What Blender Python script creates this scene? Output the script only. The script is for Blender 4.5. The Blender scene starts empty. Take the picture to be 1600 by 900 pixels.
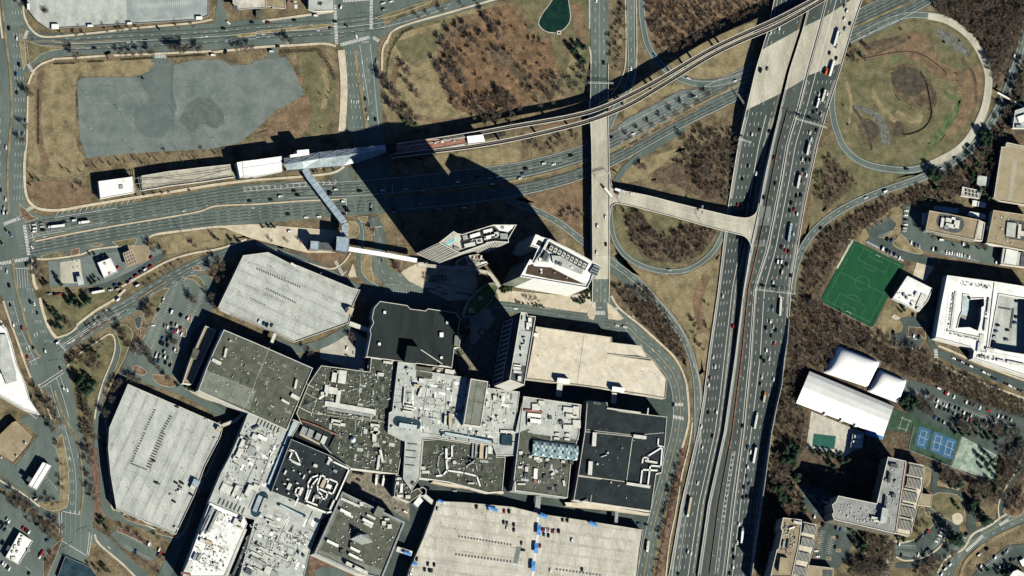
import bpy,bmesh,math,random
from mathutils import Vector,Matrix,geometry
sc=bpy.context.scene
col=sc.collection
random.seed(7)
S=0.8 # metres per photo pixel on the ground
# ---------------------------------------------------------------- camera
TGT=Vector((0,0,0)); DIST=12000.0
VD=Vector((-0.27,-0.125,1)).normalized()
CAM=TGT+VD*DIST
F=-VD
RV=F.cross(Vector((0,1,0))).normalized()
UV=RV.cross(F).normalized()
cam=bpy.data.cameras.new('camera'); camo=bpy.data.objects.new('camera',cam); col.objects.link(camo)
camo.matrix_world=Matrix(((RV.x,UV.x,-F.x,CAM.x),(RV.y,UV.y,-F.y,CAM.y),(RV.z,UV.z,-F.z,CAM.z),(0,0,0,1)))
FW=1600*S # field width at the target, metres
cam.sensor_width=36; cam.lens=36*DIST/FW
cam.clip_start=9000; cam.clip_end=60000
sc.camera=camo
sc.render.resolution_x=1024; sc.render.resolution_y=576
# ---------------------------------------------------------------- world and sun
AZ=math.radians(142); EL=math.radians(33)
w=bpy.data.worlds.new('World'); sc.world=w; w.use_nodes= True
nt=w.node_tree; bg=nt.nodes['Background']
sky=nt.nodes.new('ShaderNodeTexSky'); sky.sky_type='NISHITA'; sky.sun_disc= False
sky.air_density=.5; sky.dust_density=0; sky.ozone_density=7; sky.sun_elevation=EL; sky.sun_rotation=AZ
nt.links.new(sky.outputs[0],bg.inputs[0]); bg.inputs[1].default_value=0.05
sl=bpy.data.lights.new('sun','SUN'); sl.energy=5; sl.angle=math.radians(.5); sl.color=(1,.965,.85)
so=bpy.data.objects.new('sun',sl); col.objects.link(so)
SD=Vector((math.sin(AZ)*math.cos(EL),math.cos(AZ)*math.cos(EL),math.sin(EL)))
so.rotation_euler=SD.to_track_quat('Z','Y').to_euler(); so.location=SD*900
sc.view_settings.view_transform='Standard'; sc.view_settings.look='None'
sc.cycles.diffuse_bounces=0
sc.view_settings.exposure=0.6; sc.view_settings.gamma=1

def P(px,py,z=0.0):
    """the place at height z that the photograph shows at (px, py)"""
    d=F*DIST+RV*((px-800)*S)+UV*((450-py)*S)
    t=(z-CAM.z)/d.z
    p=CAM+d*t
    return Vector((p.x,p.y,z))
CR={0:(0,0,1)}
for j in range(4):
    for i in range(4):CR[1+i+4*j]=(400*i,225*j,4)
CR[17]=(640,330,5); CR[18]=(600,560,6.6667); CR[19]=(280,640,5); CR[20]=(280,740,5.625); CR[21]=(700,430,4.737); CR[22]=(1440,200,10)
def Z(c,*p):
    """flat list of sheet coordinates -> map points"""
    ox,oy,s=CR[c]
    return [(ox+p[i]/s,oy+p[i+1]/s) for i in range(0,len(p),2)]
def lerp(tab,v):
    if v<=tab[0][0]: return tab[0][1]
    for (a,b),(c,d) in zip(tab,tab[1:]):
        if v<=c: return b+(d-b)*(v-a)/(c-a)
    return tab[-1][1]
# ---------------------------------------------------------------- materials
MATS={}
def mat(name,c1,c2=None,size=20,fine=.12,rough=.9,fsize=1.6,metal=0,stretch=None,contrast=.22,c3=None,bump=0):
    m=bpy.data.materials.new(name); m.use_nodes= True; n=m.node_tree; b=n.nodes['Principled BSDF']
    b.inputs['Roughness'].default_value=rough; b.inputs['Metallic'].default_value=metal
    b.inputs['Specular IOR Level'].default_value=.25
    g=n.nodes.new('ShaderNodeNewGeometry'); L=n.links.new
    src=g.outputs['Position']
    if stretch:
        mp=n.nodes.new('ShaderNodeMapping'); mp.inputs['Rotation'].default_value=(0,0,math.radians(stretch[0])); mp.inputs['Scale'].default_value=(1,stretch[1],1)
        L(src,mp.inputs[0]); src=mp.outputs[0]
    def noise(sz,det=5):
        t=n.nodes.new('ShaderNodeTexNoise'); t.inputs['Scale'].default_value=1/sz; t.inputs['Detail'].default_value=det; t.inputs['Roughness'].default_value=.62
        L(src,t.inputs['Vector']); return t
    c2=c2 or c1
    t=noise(size); r=n.nodes.new('ShaderNodeValToRGB'); e=r.color_ramp.elements
    e[0].position=.5-contrast/2; e[1].position=.5+contrast/2; e[0].color=(*c1,1); e[1].color=(*c2,1)
    if c3:k=e.new(.5); k.color=(*c3,1)
    L(t.outputs['Fac'],r.inputs[0])
    f=noise(fsize,3); f2=noise(fsize*5,4)
    mr=n.nodes.new('ShaderNodeMapRange'); mr.inputs[1].default_value=.25; mr.inputs[2].default_value=.75; mr.inputs[3].default_value=1-fine*2; mr.inputs[4].default_value=1+fine*2
    L(f.outputs['Fac'],mr.inputs[0])
    mr2=n.nodes.new('ShaderNodeMapRange'); mr2.inputs[1].default_value=.3; mr2.inputs[2].default_value=.7; mr2.inputs[3].default_value=1-fine; mr2.inputs[4].default_value=1+fine
    L(f2.outputs['Fac'],mr2.inputs[0])
    mm=n.nodes.new('ShaderNodeMath'); mm.operation='MULTIPLY'; L(mr.outputs[0],mm.inputs[0]); L(mr2.outputs[0],mm.inputs[1])
    vm=n.nodes.new('ShaderNodeVectorMath'); vm.operation='SCALE'; L(r.outputs[0],vm.inputs[0]); L(mm.outputs[0],vm.inputs['Scale'])
    L(vm.outputs[0],b.inputs['Base Color'])
    if bump:
        bp=n.nodes.new('ShaderNodeBump'); bp.inputs['Strength'].default_value=.6; bp.inputs['Distance'].default_value=bump
        bn=noise(fsize*2.5,6); L(bn.outputs['Fac'],bp.inputs['Height']); L(bp.outputs[0],b.inputs['Normal'])
    MATS[name]=m; return m
def soft(name):
    """the same ground cover thinning out raggedly where its 'edge' attribute falls to 0"""
    k=name+'_edge'
    if k in MATS: return k
    m=MATS[name].copy(); m.name=k; n=m.node_tree; b=n.nodes['Principled BSDF']; a=n.nodes.new('ShaderNodeAttribute'); a.attribute_name='edge'; t=n.nodes.new('ShaderNodeTexNoise'); t.inputs['Scale'].default_value=.13; t.inputs['Detail'].default_value=9; t.inputs['Roughness'].default_value=.7; g=n.nodes.new('ShaderNodeNewGeometry'); n.links.new(g.outputs['Position'],t.inputs['Vector'])
    s=n.nodes.new('ShaderNodeMath'); s.operation='MULTIPLY_ADD'; s.inputs[1].default_value=.9; s.inputs[2].default_value=-.45; n.links.new(t.outputs['Fac'],s.inputs[0]); d=n.nodes.new('ShaderNodeMath'); d.operation='ADD'; n.links.new(s.outputs[0],d.inputs[0]); n.links.new(a.outputs['Fac'],d.inputs[1])
    r=n.nodes.new('ShaderNodeMapRange'); r.inputs[1].default_value=.47; r.inputs[2].default_value=.53; n.links.new(d.outputs[0],r.inputs[0]); n.links.new(r.outputs[0],b.inputs['Alpha']); MATS[k]=m; return k
def plain(name,c,rough=.5,metal=0,spec=.4,coat=0):
    m=bpy.data.materials.new(name); m.use_nodes= True; n=m.node_tree; b=n.nodes['Principled BSDF']
    b.inputs['Roughness'].default_value=rough; b.inputs['Metallic'].default_value=metal; b.inputs['Specular IOR Level'].default_value=spec
    oi=n.nodes.new('ShaderNodeObjectInfo'); h=n.nodes.new('ShaderNodeHueSaturation'); h.inputs['Color'].default_value=(*c,1)
    mr=n.nodes.new('ShaderNodeMapRange'); mr.inputs[3].default_value=.75; mr.inputs[4].default_value=1.2
    n.links.new(oi.outputs['Random'],mr.inputs[0]); n.links.new(mr.outputs[0],h.inputs['Value']); n.links.new(h.outputs[0],b.inputs['Base Color'])
    MATS[name]=m; return m
mat('ground',(.071,.061,.036),(.200,.164,.097),19,.26,fsize=2.4,contrast=.3,c3=(.152,.121,.071),bump=.4)
mat('grass_tan',(.124,.108,.060),(.256,.215,.124),17,.22,contrast=.3,c3=(.224,.183,.103))
mat('grass_olive',(.082,.083,.042),(.178,.158,.086),15,.22,contrast=.3)
mat('grass_green',(.05,.10,.035),(.12,.14,.06),8,.15)
mat('dirt_red',(.113,.080,.050),(.217,.149,.091),13,.26,contrast=.3)
mat('marsh',(.097,.064,.038),(.207,.132,.073),12,.32,contrast=.25)
mat('reeds',(.30,.21,.10),(.38,.27,.14),9,.25)
mat('leaf_litter',(.056,.044,.031),(.140,.105,.066),9,.34,contrast=.3,c3=(.095,.072,.047),fsize=2.2,bump=.4)
mat('wet_soil',(.041,.036,.027),(.090,.076,.053),7,.25,contrast=.3,bump=.3)
mat('mulch',(.10,.06,.045),(.20,.13,.09),6,.25)
mat('asphalt',(.082,.109,.098),(.122,.155,.137),30,.07,stretch=(15,.35))
mat('asphalt_old',(.103,.131,.123),(.178,.203,.188),22,.1,contrast=.4,c3=(.143,.171,.160))
mat('asphalt_patch',(.100,.126,.120),(.125,.150,.143),20,.08)
mat('asphalt_dark',(.048,.066,.062),(.078,.100,.091),25,.1)
mat('freeway',(.047,.062,.057),(.077,.092,.085),40,.08,stretch=(76,.12))
mat('shoulder',(.17,.175,.155),(.25,.25,.22),25,.08,stretch=(76,.15))
mat('road_concrete',(.35,.335,.265),(.50,.48,.385),26,.07,stretch=(80,.3))
mat('sidewalk',(.44,.38,.28),(.56,.50,.38),12,.08)
mat('sidewalk_grey',(.34,.33,.28),(.46,.44,.37),12,.08)
mat('paint_white',(.74,.74,.70),(.55,.56,.53),4,.1)
mat('paint_worn',(.40,.41,.38),(.52,.52,.48),5,.12)
mat('paint_yellow',(.50,.34,.14),(.60,.42,.18),6,.1)
mat('deck_grey',(.31,.335,.31),(.48,.50,.465),15,.1,stretch=(0,.5),contrast=.35)
mat('deck_beige',(.50,.45,.345),(.66,.60,.475),13,.09,contrast=.32)
mat('deck_wear',(.26,.265,.235),(.40,.395,.35),8,.14)
mat('deck_wear_cream',(.33,.31,.25),(.45,.42,.34),8,.1)
mat('deck_cream',(.372,.356,.296),(.549,.525,.444),16,.1,stretch=(0,.4),contrast=.35)
mat('deck_bluegrey',(.23,.27,.27),(.31,.34,.33),15,.06)
mat('deck_tan',(.282,.235,.147),(.336,.288,.190),15,.08)
mat('roof_white',(.60,.61,.58),(.86,.855,.82),13,.08,contrast=.4,c3=(.80,.80,.77))
mat('roof_light',(.30,.325,.30),(.50,.52,.48),14,.1,contrast=.36,c3=(.41,.43,.40))
mat('roof_grey',(.068,.077,.059),(.115,.122,.096),12,.12,contrast=.3)
mat('roof_midgrey',(.134,.150,.127),(.211,.226,.190),12,.12,contrast=.3)
mat('roof_speckled',(.047,.056,.042),(.090,.097,.074),7,.2,contrast=.2)
mat('roof_neutral',(.21,.22,.215),(.31,.315,.30),12,.1,contrast=.3)
mat('roof_black',(.010,.016,.019),(.02,.029,.032),15,.12,rough=.7)
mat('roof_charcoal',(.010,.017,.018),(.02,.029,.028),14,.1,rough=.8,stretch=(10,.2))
mat('roof_tan',(.238,.192,.121),(.317,.261,.173),12,.1,contrast=.3)
mat('roof_brown',(.055,.038,.028),(.085,.06,.042),12,.1)
mat('wall_light',(.55,.53,.46),(.66,.64,.56),15,.06)
mat('wall_grey',(.25,.26,.25),(.33,.34,.32),15,.06)
mat('wall_tan',(.42,.35,.24),(.50,.43,.31),15,.06)
mat('wall_brown',(.16,.10,.07),(.22,.15,.10),10,.08)
mat('wall_dark',(.06,.06,.06),(.09,.09,.085),10,.08)
mat('metal_white',(.72,.72,.68),(.82,.82,.78),5,.05,rough=.5)
mat('metal_light',(.50,.50,.45),(.62,.62,.56),5,.08,rough=.6)
mat('metal_grey',(.24,.26,.26),(.33,.35,.34),5,.08,rough=.5)
mat('metal_dark',(.06,.07,.075),(.10,.11,.11),5,.1,rough=.5)
mat('canopy_blue',(.25,.32,.38),(.33,.40,.45),8,.05,rough=.4)
mat('awning_blue',(.05,.20,.48),(.09,.29,.60),4,.08,rough=.6)
mat('glass_teal',(.016,.038,.052),(.036,.068,.085),10,.1,rough=.15)
mat('glass_pale',(.36,.47,.50),(.50,.60,.62),6,.1,rough=.2)
mat('glass_station',(.16,.21,.23),(.24,.30,.32),6,.12,rough=.2)
mat('glass_vault',(.13,.20,.21),(.20,.28,.29),4,.2,rough=.2)
mat('gravel',(.085,.09,.078),(.16,.165,.145),4,.25,contrast=.3)
mat('asphalt_stain',(.075,.094,.086),(.13,.15,.138),9,.12,contrast=.4)
mat('asphalt_track',(.092,.11,.102),(.13,.15,.138),12,.1)
mat('freeway_track',(.050,.061,.057),(.082,.095,.088),18,.1)
mat('glass_green',(.20,.24,.18),(.27,.31,.24),8,.1,rough=.15)
mat('water_green',(.005,.022,.018),(.010,.034,.026),9,.1,rough=.3)
mat('water_pool',(.10,.48,.55),(.13,.55,.60),5,.02,rough=.1)
mat('pool_cover',(.015,.085,.065),(.025,.105,.08),5,.05)
mat('turf',(.008,.066,.027),(.011,.080,.034),14,.05,stretch=(62,.3),rough=1)
mat('court_green',(.028,.062,.038),(.045,.085,.055),8,.1)
mat('court_blue',(.035,.105,.19),(.05,.135,.235),10,.05)
mat('court_clay_green',(.16,.24,.185),(.36,.41,.34),9,.15,contrast=.3)
mat('brick_red',(.26,.115,.085),(.34,.16,.12),8,.1)
mat('ballast',(.330,.319,.257),(.450,.428,.344),6,.12)
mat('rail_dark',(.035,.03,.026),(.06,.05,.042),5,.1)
mat('membrane_white',(.84,.84,.81),(.88,.88,.86),18,.02,rough=.6)
mat('membrane_grey',(.62,.63,.60),(.70,.71,.68),18,.03,rough=.6)
mat('bark',(.10,.085,.075),(.16,.14,.12),2,.15)
mat('twigs',(.100,.086,.070),(.170,.140,.112),3,.2)
mat('twigs_brown',(.100,.070,.049),(.163,.117,.079),3,.2)
mat('needles',(.010,.030,.018),(.028,.058,.03),2.2,.3)
mat('needles_light',(.025,.055,.025),(.055,.09,.04),2.2,.3)
mat('shrub',(.03,.04,.028),(.06,.065,.04),1.6,.3)
mat('cobble',(.13,.125,.10),(.24,.21,.16),4,.2)
CARC={'w':('white',(.80,.80,.78)),'s':('silver',(.38,.40,.41)),'g':('grey',(.12,.13,.135)),'k':('black',(.012,.013,.016)),'r':('red',(.36,.025,.02)),'b':('blue',(.03,.10,.22)),'d':('dark red',(.10,.015,.015)),'o':('orange',(.50,.10,.02)),'t':('tan',(.45,.33,.22))}
for k,(nm,c) in CARC.items():plain('paint_'+k,c,.35)
plain('car_glass',(.01,.014,.018),.1); plain('tyre',(.012,.012,.012),.9)
# ---------------------------------------------------------------- mesh helpers
class MB:
    def __init__(s):s.v=[]; s.f=[]; s.m=[]; s.mats=[]
    def mi(s,m):
        if m not in s.mats:s.mats.append(m)
        return s.mats.index(m)
    def face(s,pts,m):
        i=len(s.v); s.v+=[tuple(p) for p in pts]; s.f.append(tuple(range(i,i+len(pts)))); s.m.append(s.mi(m))
    def prism(s,top,zb,m,mw=None,bottom=False,hole=None):
        """top: list of Vectors (level or sloping); walls go straight down to zb"""
        mw=mw or m
        a=sum(p.x*q.y-q.x*p.y for p,q in zip(top,top[1:]+top[:1]))
        if a<0:top=top[::-1]
        if hole:
            ah=sum(p.x*q.y-q.x*p.y for p,q in zip(hole,hole[1:]+hole[:1]))
            if ah>0:hole=hole[::-1]
            allp=top+hole
            for t in geometry.tessellate_polygon([top,hole]):
                pts=[allp[i] for i in t]
                if (pts[1]-pts[0]).cross(pts[2]-pts[0]).z<0:pts=pts[::-1]
                s.face(pts,m)
        elif len(top)>4:
            for t in geometry.tessellate_polygon([top]):
                pts=[top[i] for i in t]
                if (pts[1]-pts[0]).cross(pts[2]-pts[0]).z<0:pts=pts[::-1]
                s.face(pts,m)
        else:s.face(top,m)
        if zb is None: return
        for lp in ([top,hole] if hole else [top]):
            for p,q in zip(lp,lp[1:]+lp[:1]):
                s.face([(p.x,p.y,zb),(q.x,q.y,zb),q,p],mw)
        if bottom:s.face([(p.x,p.y,zb) for p in top[::-1]],mw)
    def box(s,c,l,w,h,ang,m,mt=None):
        """c base centre"""
        ca,sa=math.cos(ang),math.sin(ang)
        t=[Vector((c[0]+x*ca-y*sa,c[1]+x*sa+y*ca,c[2]+h)) for x,y in ((-l/2,-w/2),(l/2,-w/2),(l/2,w/2),(-l/2,w/2))]
        s.prism(t,c[2],mt or m,m)
    def beam(s,a,b,r,m,n=4,r2=None):
        a=Vector(a); b=Vector(b); d=b-a
        if d.length<1e-6: return
        u=d.orthogonal().normalized(); v=d.cross(u).normalized(); r2=r if r2 is None else r2
        A=[a+(u*math.cos(k*2*math.pi/n)+v*math.sin(k*2*math.pi/n))*r for k in range(n)]
        B=[b+(u*math.cos(k*2*math.pi/n)+v*math.sin(k*2*math.pi/n))*r2 for k in range(n)]
        for k in range(n):s.face([A[k],A[(k+1)%n],B[(k+1)%n],B[k]],m)
        s.face(B,m)
    def mesh(s,name,org=(0,0,0)):
        me=bpy.data.meshes.new(name); o=org
        me.from_pydata([(x-o[0],y-o[1],z-o[2]) for x,y,z in s.v],[],s.f)
        for m in s.mats:me.materials.append(MATS[m])
        me.polygons.foreach_set('material_index',s.m); me.update(); return me
    def build(s,name,parent=None,**kw):
        if not s.f: return None
        org=(0,0,0)
        if parent is not None:org=parent['_o']
        o=bpy.data.objects.new(name,s.mesh(name,org)); col.objects.link(o)
        if parent is not None:o.parent=parent
        for k,v in kw.items():o[k]=v
        return o
ROOTS=[]
def root(name,loc,label,cat,group=None):
    o=bpy.data.objects.new(name,None); col.objects.link(o); o.location=loc; o['_o']=tuple(loc)
    o['label']=label; o['category']=cat
    if group:o['group']=group
    ROOTS.append(o); return o
def inset(pts,d):
    n=len(pts); a=sum(pts[i][0]*pts[(i+1)%n][1]-pts[(i+1)%n][0]*pts[i][1] for i in range(n)); sg=1 if a>0 else -1
    out=[]
    for i in range(n):
        p0,p1,p2=Vector(pts[i-1][:2]),Vector(pts[i][:2]),Vector(pts[(i+1)%n][:2])
        d1=(p1-p0).normalized(); d2=(p2-p1).normalized()
        n1=Vector((-d1.y,d1.x))*sg; n2=Vector((-d2.y,d2.x))*sg; m=(n1+n2)
        if m.length<1e-3:m=n1.copy()
        m.normalize(); k=d/max(.35,m.dot(n1)); q=p1+m*k; out.append((q.x,q.y))
    return out
def smooth(pts,n=6):
    out=[]
    for i in range(len(pts)-1):
        p=[pts[max(0,i-1)],pts[i],pts[i+1],pts[min(len(pts)-1,i+2)]]
        for k in range(n):
            t=k/n
            out.append(tuple(.5*((2*b)+(c-a)*t+(2*a-5*b+4*c-d)*t*t+(-a+3*b-3*c+d)*t**3) for a,b,c,d in zip(*p)))
    out.append(tuple(pts[-1])); return out
def offs(pts,o):
    """polyline shifted sideways by o pixels (right of travel positive)"""
    out=[]
    for i,p in enumerate(pts):
        a=pts[max(0,i-1)]; b=pts[min(len(pts)-1,i+1)]; dx,dy=b[0]-a[0],b[1]-a[1]; L=math.hypot(dx,dy) or 1
        k=o(i/(len(pts)-1)) if callable(o) else o
        out.append((p[0]-dy/L*k,p[1]+dx/L*k))
    return out
# ================================================================ ground, patches, roads
def sheet(name,pts,m,z,kind='structure',sm=0,**kw):
    if sm:pts=smooth(list(pts)+[pts[0]],sm)[:-1]
    b=MB(); b.prism([P(x,y,z) for x,y in pts],None,m); o=b.build(name,**kw); o['kind']=kind; return o
b=MB(); b.face([(-9000,-9000,0),(9000,-9000,0),(9000,9000,0),(-9000,9000,0)],'ground'); b.build('ground',kind='structure')
gz=[0.004]
def softlot(name,m,pts,sm=2):az[0]+=.006; return patch(name,m,pts,sm,az[0])
def trail(m,pts,w):q=smooth(pts,4); return patch('soil_track',m,offs(q,-w/2)+offs(q,w/2)[::-1],1)
def patch(name,m,pts,sm=4,z=None):
    gz[0]+=.002; z=z or gz[0]; pts=smooth(list(pts)+[pts[0]],sm)[:-1]; n=len(pts); ar=abs(sum(pts[i-1][0]*pts[i][1]-pts[i][0]*pts[i-1][1] for i in range(n)))/2; d=min(11,.2*ar**.5); ip=inset(pts,d*.6); op=inset(pts,-d*.6); b=MB(); b.prism([P(x,y,z) for x,y in ip],None,m); o=b.build(name,kind='structure')
    b=MB()
    for i in range(n):j=(i+1)%n; b.face([P(*op[i],z),P(*op[j],z),P(*ip[j],z),P(*ip[i],z)],soft(m))
    o=b.build(name+'_fringe',kind='structure'); at=o.data.attributes.new('edge','FLOAT','POINT'); at.data.foreach_set('value',[0,0,1,1]*n); return o
patch('grass','grass_tan',Z(1,170,560,240,430,340,400,980,370,960,440,850,480,570,480,480,500,480,900)+Z(5,530,80,480,200,240,180,170,40))
patch('grass','grass_tan',Z(2,800,460,830,300,1000,170,1500,30,1480,200,1200,330,1180,560,1330,700,940,820,800,700))
patch('grass','grass_olive',Z(2,850,230,1000,160,1350,90,1250,250,1100,330,1000,420,900,330))
patch('grass','grass_olive',Z(2,250,330,360,310,470,470,500,540,480,720,420,850,340,840,330,600,300,560))
patch('grass','dirt_red',Z(2,20,830,310,600,330,800,200,860))
patch('marsh','marsh',[(683,80),(705,35),(745,22),(780,10),(810,15),(830,55),(868,70),(880,100),(850,140),(800,175),(740,180),(703,160),(690,120)])
patch('reeds','marsh',[(752,78),(775,70),(800,98),(832,130),(838,150),(815,165),(798,130),(768,112)])
patch('reeds','leaf_litter',[(765,72),(790,78),(822,118),(832,138),(815,130),(790,105),(770,92)])
patch('grass','grass_olive',[(800,-10),(918,-10),(918,140),(880,130),(860,60),(835,40),(812,5)])
patch('grass','dirt_red',Z(3,370,30,430,40,470,250,400,240))
patch('dirt','dirt_red',[(1000,-5),(1180,-5),(1190,12),(1120,55),(1040,88),(1015,60)])
patch('grass','grass_tan',[(1040,95),(1160,40),(1185,45),(1160,108),(1110,125),(1060,115)])
patch('grass','grass_tan',Z(3,700,690,1000,520,1080,560,900,620,720,740))
patch('grass','grass_tan',Z(6,980,90,1600,20,1600,140,1200,180))
patch('grass','dirt_red',Z(7,30,360,300,270,440,240,440,560,330,520,130,390))
patch('grass','grass_tan',Z(7,620,160,800,100,1050,20,1040,60,760,240,640,190))
patch('grass','grass_olive',Z(7,620,400,700,390,1280,540,1200,680,1050,760,850,770,700,680,630,560))
patch('grass','grass_tan',Z(7,640,660,760,780,1000,830,1200,760,1290,690,1290,900,900,900,740,800))
patch('grass','grass_tan',Z(11,870,0,1290,0,1260,250,1190,550,1140,380,1060,220))
patch('leaf_litter','leaf_litter',Z(7,700,450,800,420,850,500,950,590,1080,500,1270,540,1180,680,1050,740,850,720,760,620))
patch('leaf_litter','leaf_litter',Z(7,870,240,900,160,1050,110,1200,0,1400,30,1340,380,1150,320,1000,250))
patch('leaf_litter','leaf_litter',Z(11,640,0,830,0,960,150,1060,340,1090,480,980,380,800,210))
patch('grass','grass_olive',[(1312,110),(1345,70),(1380,45),(1440,32),(1490,45),(1525,85),(1536,130),(1520,190),(1480,235),(1430,257),(1370,255),(1325,228),(1306,185)])
patch('grass','dirt_red',Z(4,600,300,760,240,900,200,1000,230,1080,380,1200,450,1100,500,950,400,800,330,640,370))
patch('grass','dirt_red',Z(4,1150,500,1320,400,1340,560,1250,750,1130,860,1050,880,1180,700,1220,600))
patch('grass','leaf_litter',Z(4,600,270,850,220,880,250,700,330,620,330))
patch('grass','leaf_litter',Z(4,760,440,860,400,950,440,1050,580,1030,680,900,660,800,580))
patch('grass','leaf_litter',Z(4,560,780,620,740,700,800,680,880,600,900))
patch('grass','leaf_litter',Z(4,750,760,830,760,880,840,780,860))
patch('grass','grass_green',Z(4,1000,900,1080,790,1150,700,1200,620,1190,700,1120,820,1050,900))
patch('grass','grass_green',Z(4,780,360,820,350,810,390,780,395)); patch('grass','grass_green',Z(4,1100,570,1170,600,1180,630,1120,610))
patch('gravel','gravel',Z(4,520,660,620,670,720,740,760,860,760,900,710,900,690,780,600,700,520,690))
patch('gravel','gravel',Z(4,1050,200,1080,180,1200,250,1260,340,1200,330,1090,250))
patch('grass','grass_olive',[(1310,225),(1350,262),(1420,268),(1460,262),(1400,285),(1330,310),(1290,330),(1262,365),(1256,370),(1278,240)])
patch('leaf_litter','leaf_litter',[(1285,250),(1310,255),(1330,290),(1300,320),(1285,330),(1290,290)])
patch('leaf_litter','leaf_litter',[(1250,460),(1262,400),(1290,362),(1340,330),(1410,302),(1450,288),(1500,255),(1540,225),(1570,160),(1600,90),(1600,220),(1570,235),(1550,310),(1510,300),(1430,320),(1400,330),(1350,362),(1320,380),(1290,450),(1283,470),(1360,515),(1385,545),(1450,545),(1480,590),(1540,640),(1600,665),(1600,760),(1500,800),(1300,800),(1200,905),(1180,905),(1200,800),(1212,640),(1232,540)],2)
patch('leaf_litter','leaf_litter',[(1455,-10),(1610,-10),(1600,60),(1560,140),(1548,120),(1525,60),(1480,28),(1460,15)])
patch('grass','grass_tan',Z(8,500,590,780,400,860,400,860,600,800,560,720,620,600,620,560,640))
patch('grass','grass_tan',Z(12,680,240,790,60,930,140,1000,190,960,260,800,300,740,350,640,300))
patch('grass','grass_olive',Z(12,1060,470,1300,560,1600,700,1600,760,1300,640,1060,560))
patch('grass','grass_tan',Z(5,940,590,1340,530,1560,590,1000,700,960,690))
patch('grass','dirt_red',Z(5,160,240,500,240,560,360,300,410,200,330))
patch('grass','grass_olive',Z(9,250,60,760,0,700,80,480,230,380,310,330,290,270,150))
patch('grass','grass_olive',Z(9,400,500,560,350,690,330,720,400,620,660,560,830,450,640))
patch('grass','dirt_red',Z(9,740,250,820,250,820,330,760,400,730,340))
patch('grass','dirt_red',Z(6,100,630,300,640,560,690,500,780,300,720))
patch('mulch','mulch',[(130,700),(155,700),(162,780),(155,815),(145,815),(148,760)])
patch('grass','leaf_litter',Z(13,590,560,680,530,700,640,780,690,960,790,1000,880,880,830,700,700,600,640))
patch('grass','grass_olive',Z(16,1030,400,1180,390,1230,470,1210,560,1160,570,1040,490))
patch('dirt','dirt_red',Z(16,100,300,200,330,190,400,130,340))
for k,(p,w) in enumerate((([(1437,112),(1447,130),(1453,158),(1455,180),(1445,198),(1425,208),(1405,210)],3.5),([(1330,165),(1345,185),(1358,215),(1362,235)],4),([(1392,110),(1400,150),(1425,165),(1450,175)],3),([(1480,180),(1470,210),(1450,235),(1440,250)],5),([(1345,92),(1380,85),(1420,80),(1450,90),(1480,115)],6),([(1320,120),(1330,160),(1325,200)],5),([(1502,90),(1522,120),(1525,160)],5))):trail(('wet_soil','wet_soil','grass_tan','grass_green','dirt_red','grass_tan','leaf_litter')[k],p,w)
patch('soil','wet_soil',[(1392,115),(1415,105),(1437,112),(1446,135),(1430,150),(1410,145),(1396,132)]); patch('soil','wet_soil',Z(4,600,790,640,760,690,800,670,860,620,850)); patch('soil','wet_soil',Z(4,770,775,820,770,850,830,800,850))
for p,w in (([(700,150),(690,120),(688,80),(705,45),(740,25)],9),([(470,120),(462,170),(450,200)],8),([(445,172),(430,190),(418,205)],5),([(65,110),(60,150),(62,220),(75,260)],10),([(640,180),(690,190),(740,185)],8),([(840,20),(880,60),(890,100)],7),([(1270,300),(1262,340),(1255,365)],6),([(965,385),(990,410),(1030,425)],5),([(1105,430),(1090,470),(1100,520)],14),([(830,205),(880,195),(910,190)],8),([(620,100),(615,140),(630,175)],9)):trail('dirt_red',p,w)
for p,w in (([(150,100),(200,98),(235,100)],8),([(80,160),(90,200),(85,235)],18),([(660,120),(675,150),(672,170)],14),([(620,60),(650,50),(690,40)],10),([(860,120),(890,110),(900,60)],10),([(1400,175),(1430,190),(1440,180)],9),([(1360,140),(1380,170),(1400,190)],8),([(500,90),(510,130),(505,170)],9)):trail('grass_tan',p,w)
# ---- asphalt
az=[.18]
WM=MB(); YM=MB(); MZ=.52
def line(ctr,o=0,wd=.35,dash=None,z=MZ,m='paint_white',mb=None,gap=None):
    mb=mb or (YM if m=='paint_yellow' else WM)
    pts=offs(ctr,o); zf=z if callable(z) else (lambda x,y:z)
    W=[P(x,y,zf(x,y)) for x,y in pts]
    acc=0; on,off=dash or (1e9,0); per=on+off
    for a,b in zip(W,W[1:]):
        d=b-a; L=d.length
        if L<1e-4: continue
        u=d/L; nrm=Vector((-u.y,u.x,0))*wd/2; s=0
        while s<L-1e-6:
            ph=(acc+s)%per; nx=min(L-s,(on-ph) if ph<on else per-ph); nx=max(nx,.01)
            if ph<on:
                p=a+u*s; q=a+u*(s+nx)
                mb.face([p-nrm,q-nrm,q+nrm,p+nrm],m)
            s+=nx
        acc+=L
def inside_(p,pts):
    r= False; j=len(pts)-1
    for i in range(len(pts)):
        if (pts[i][1]>p[1])!=(pts[j][1]>p[1]) and p[0]<(pts[j][0]-pts[i][0])*(p[1]-pts[i][1])/(pts[j][1]-pts[i][1])+pts[i][0]:r= not r
        j=i
    return r
GL_=[(125,130),(244,110),(413,96),(450,98),(468,145),(400,195),(340,226),(138,240)]
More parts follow.
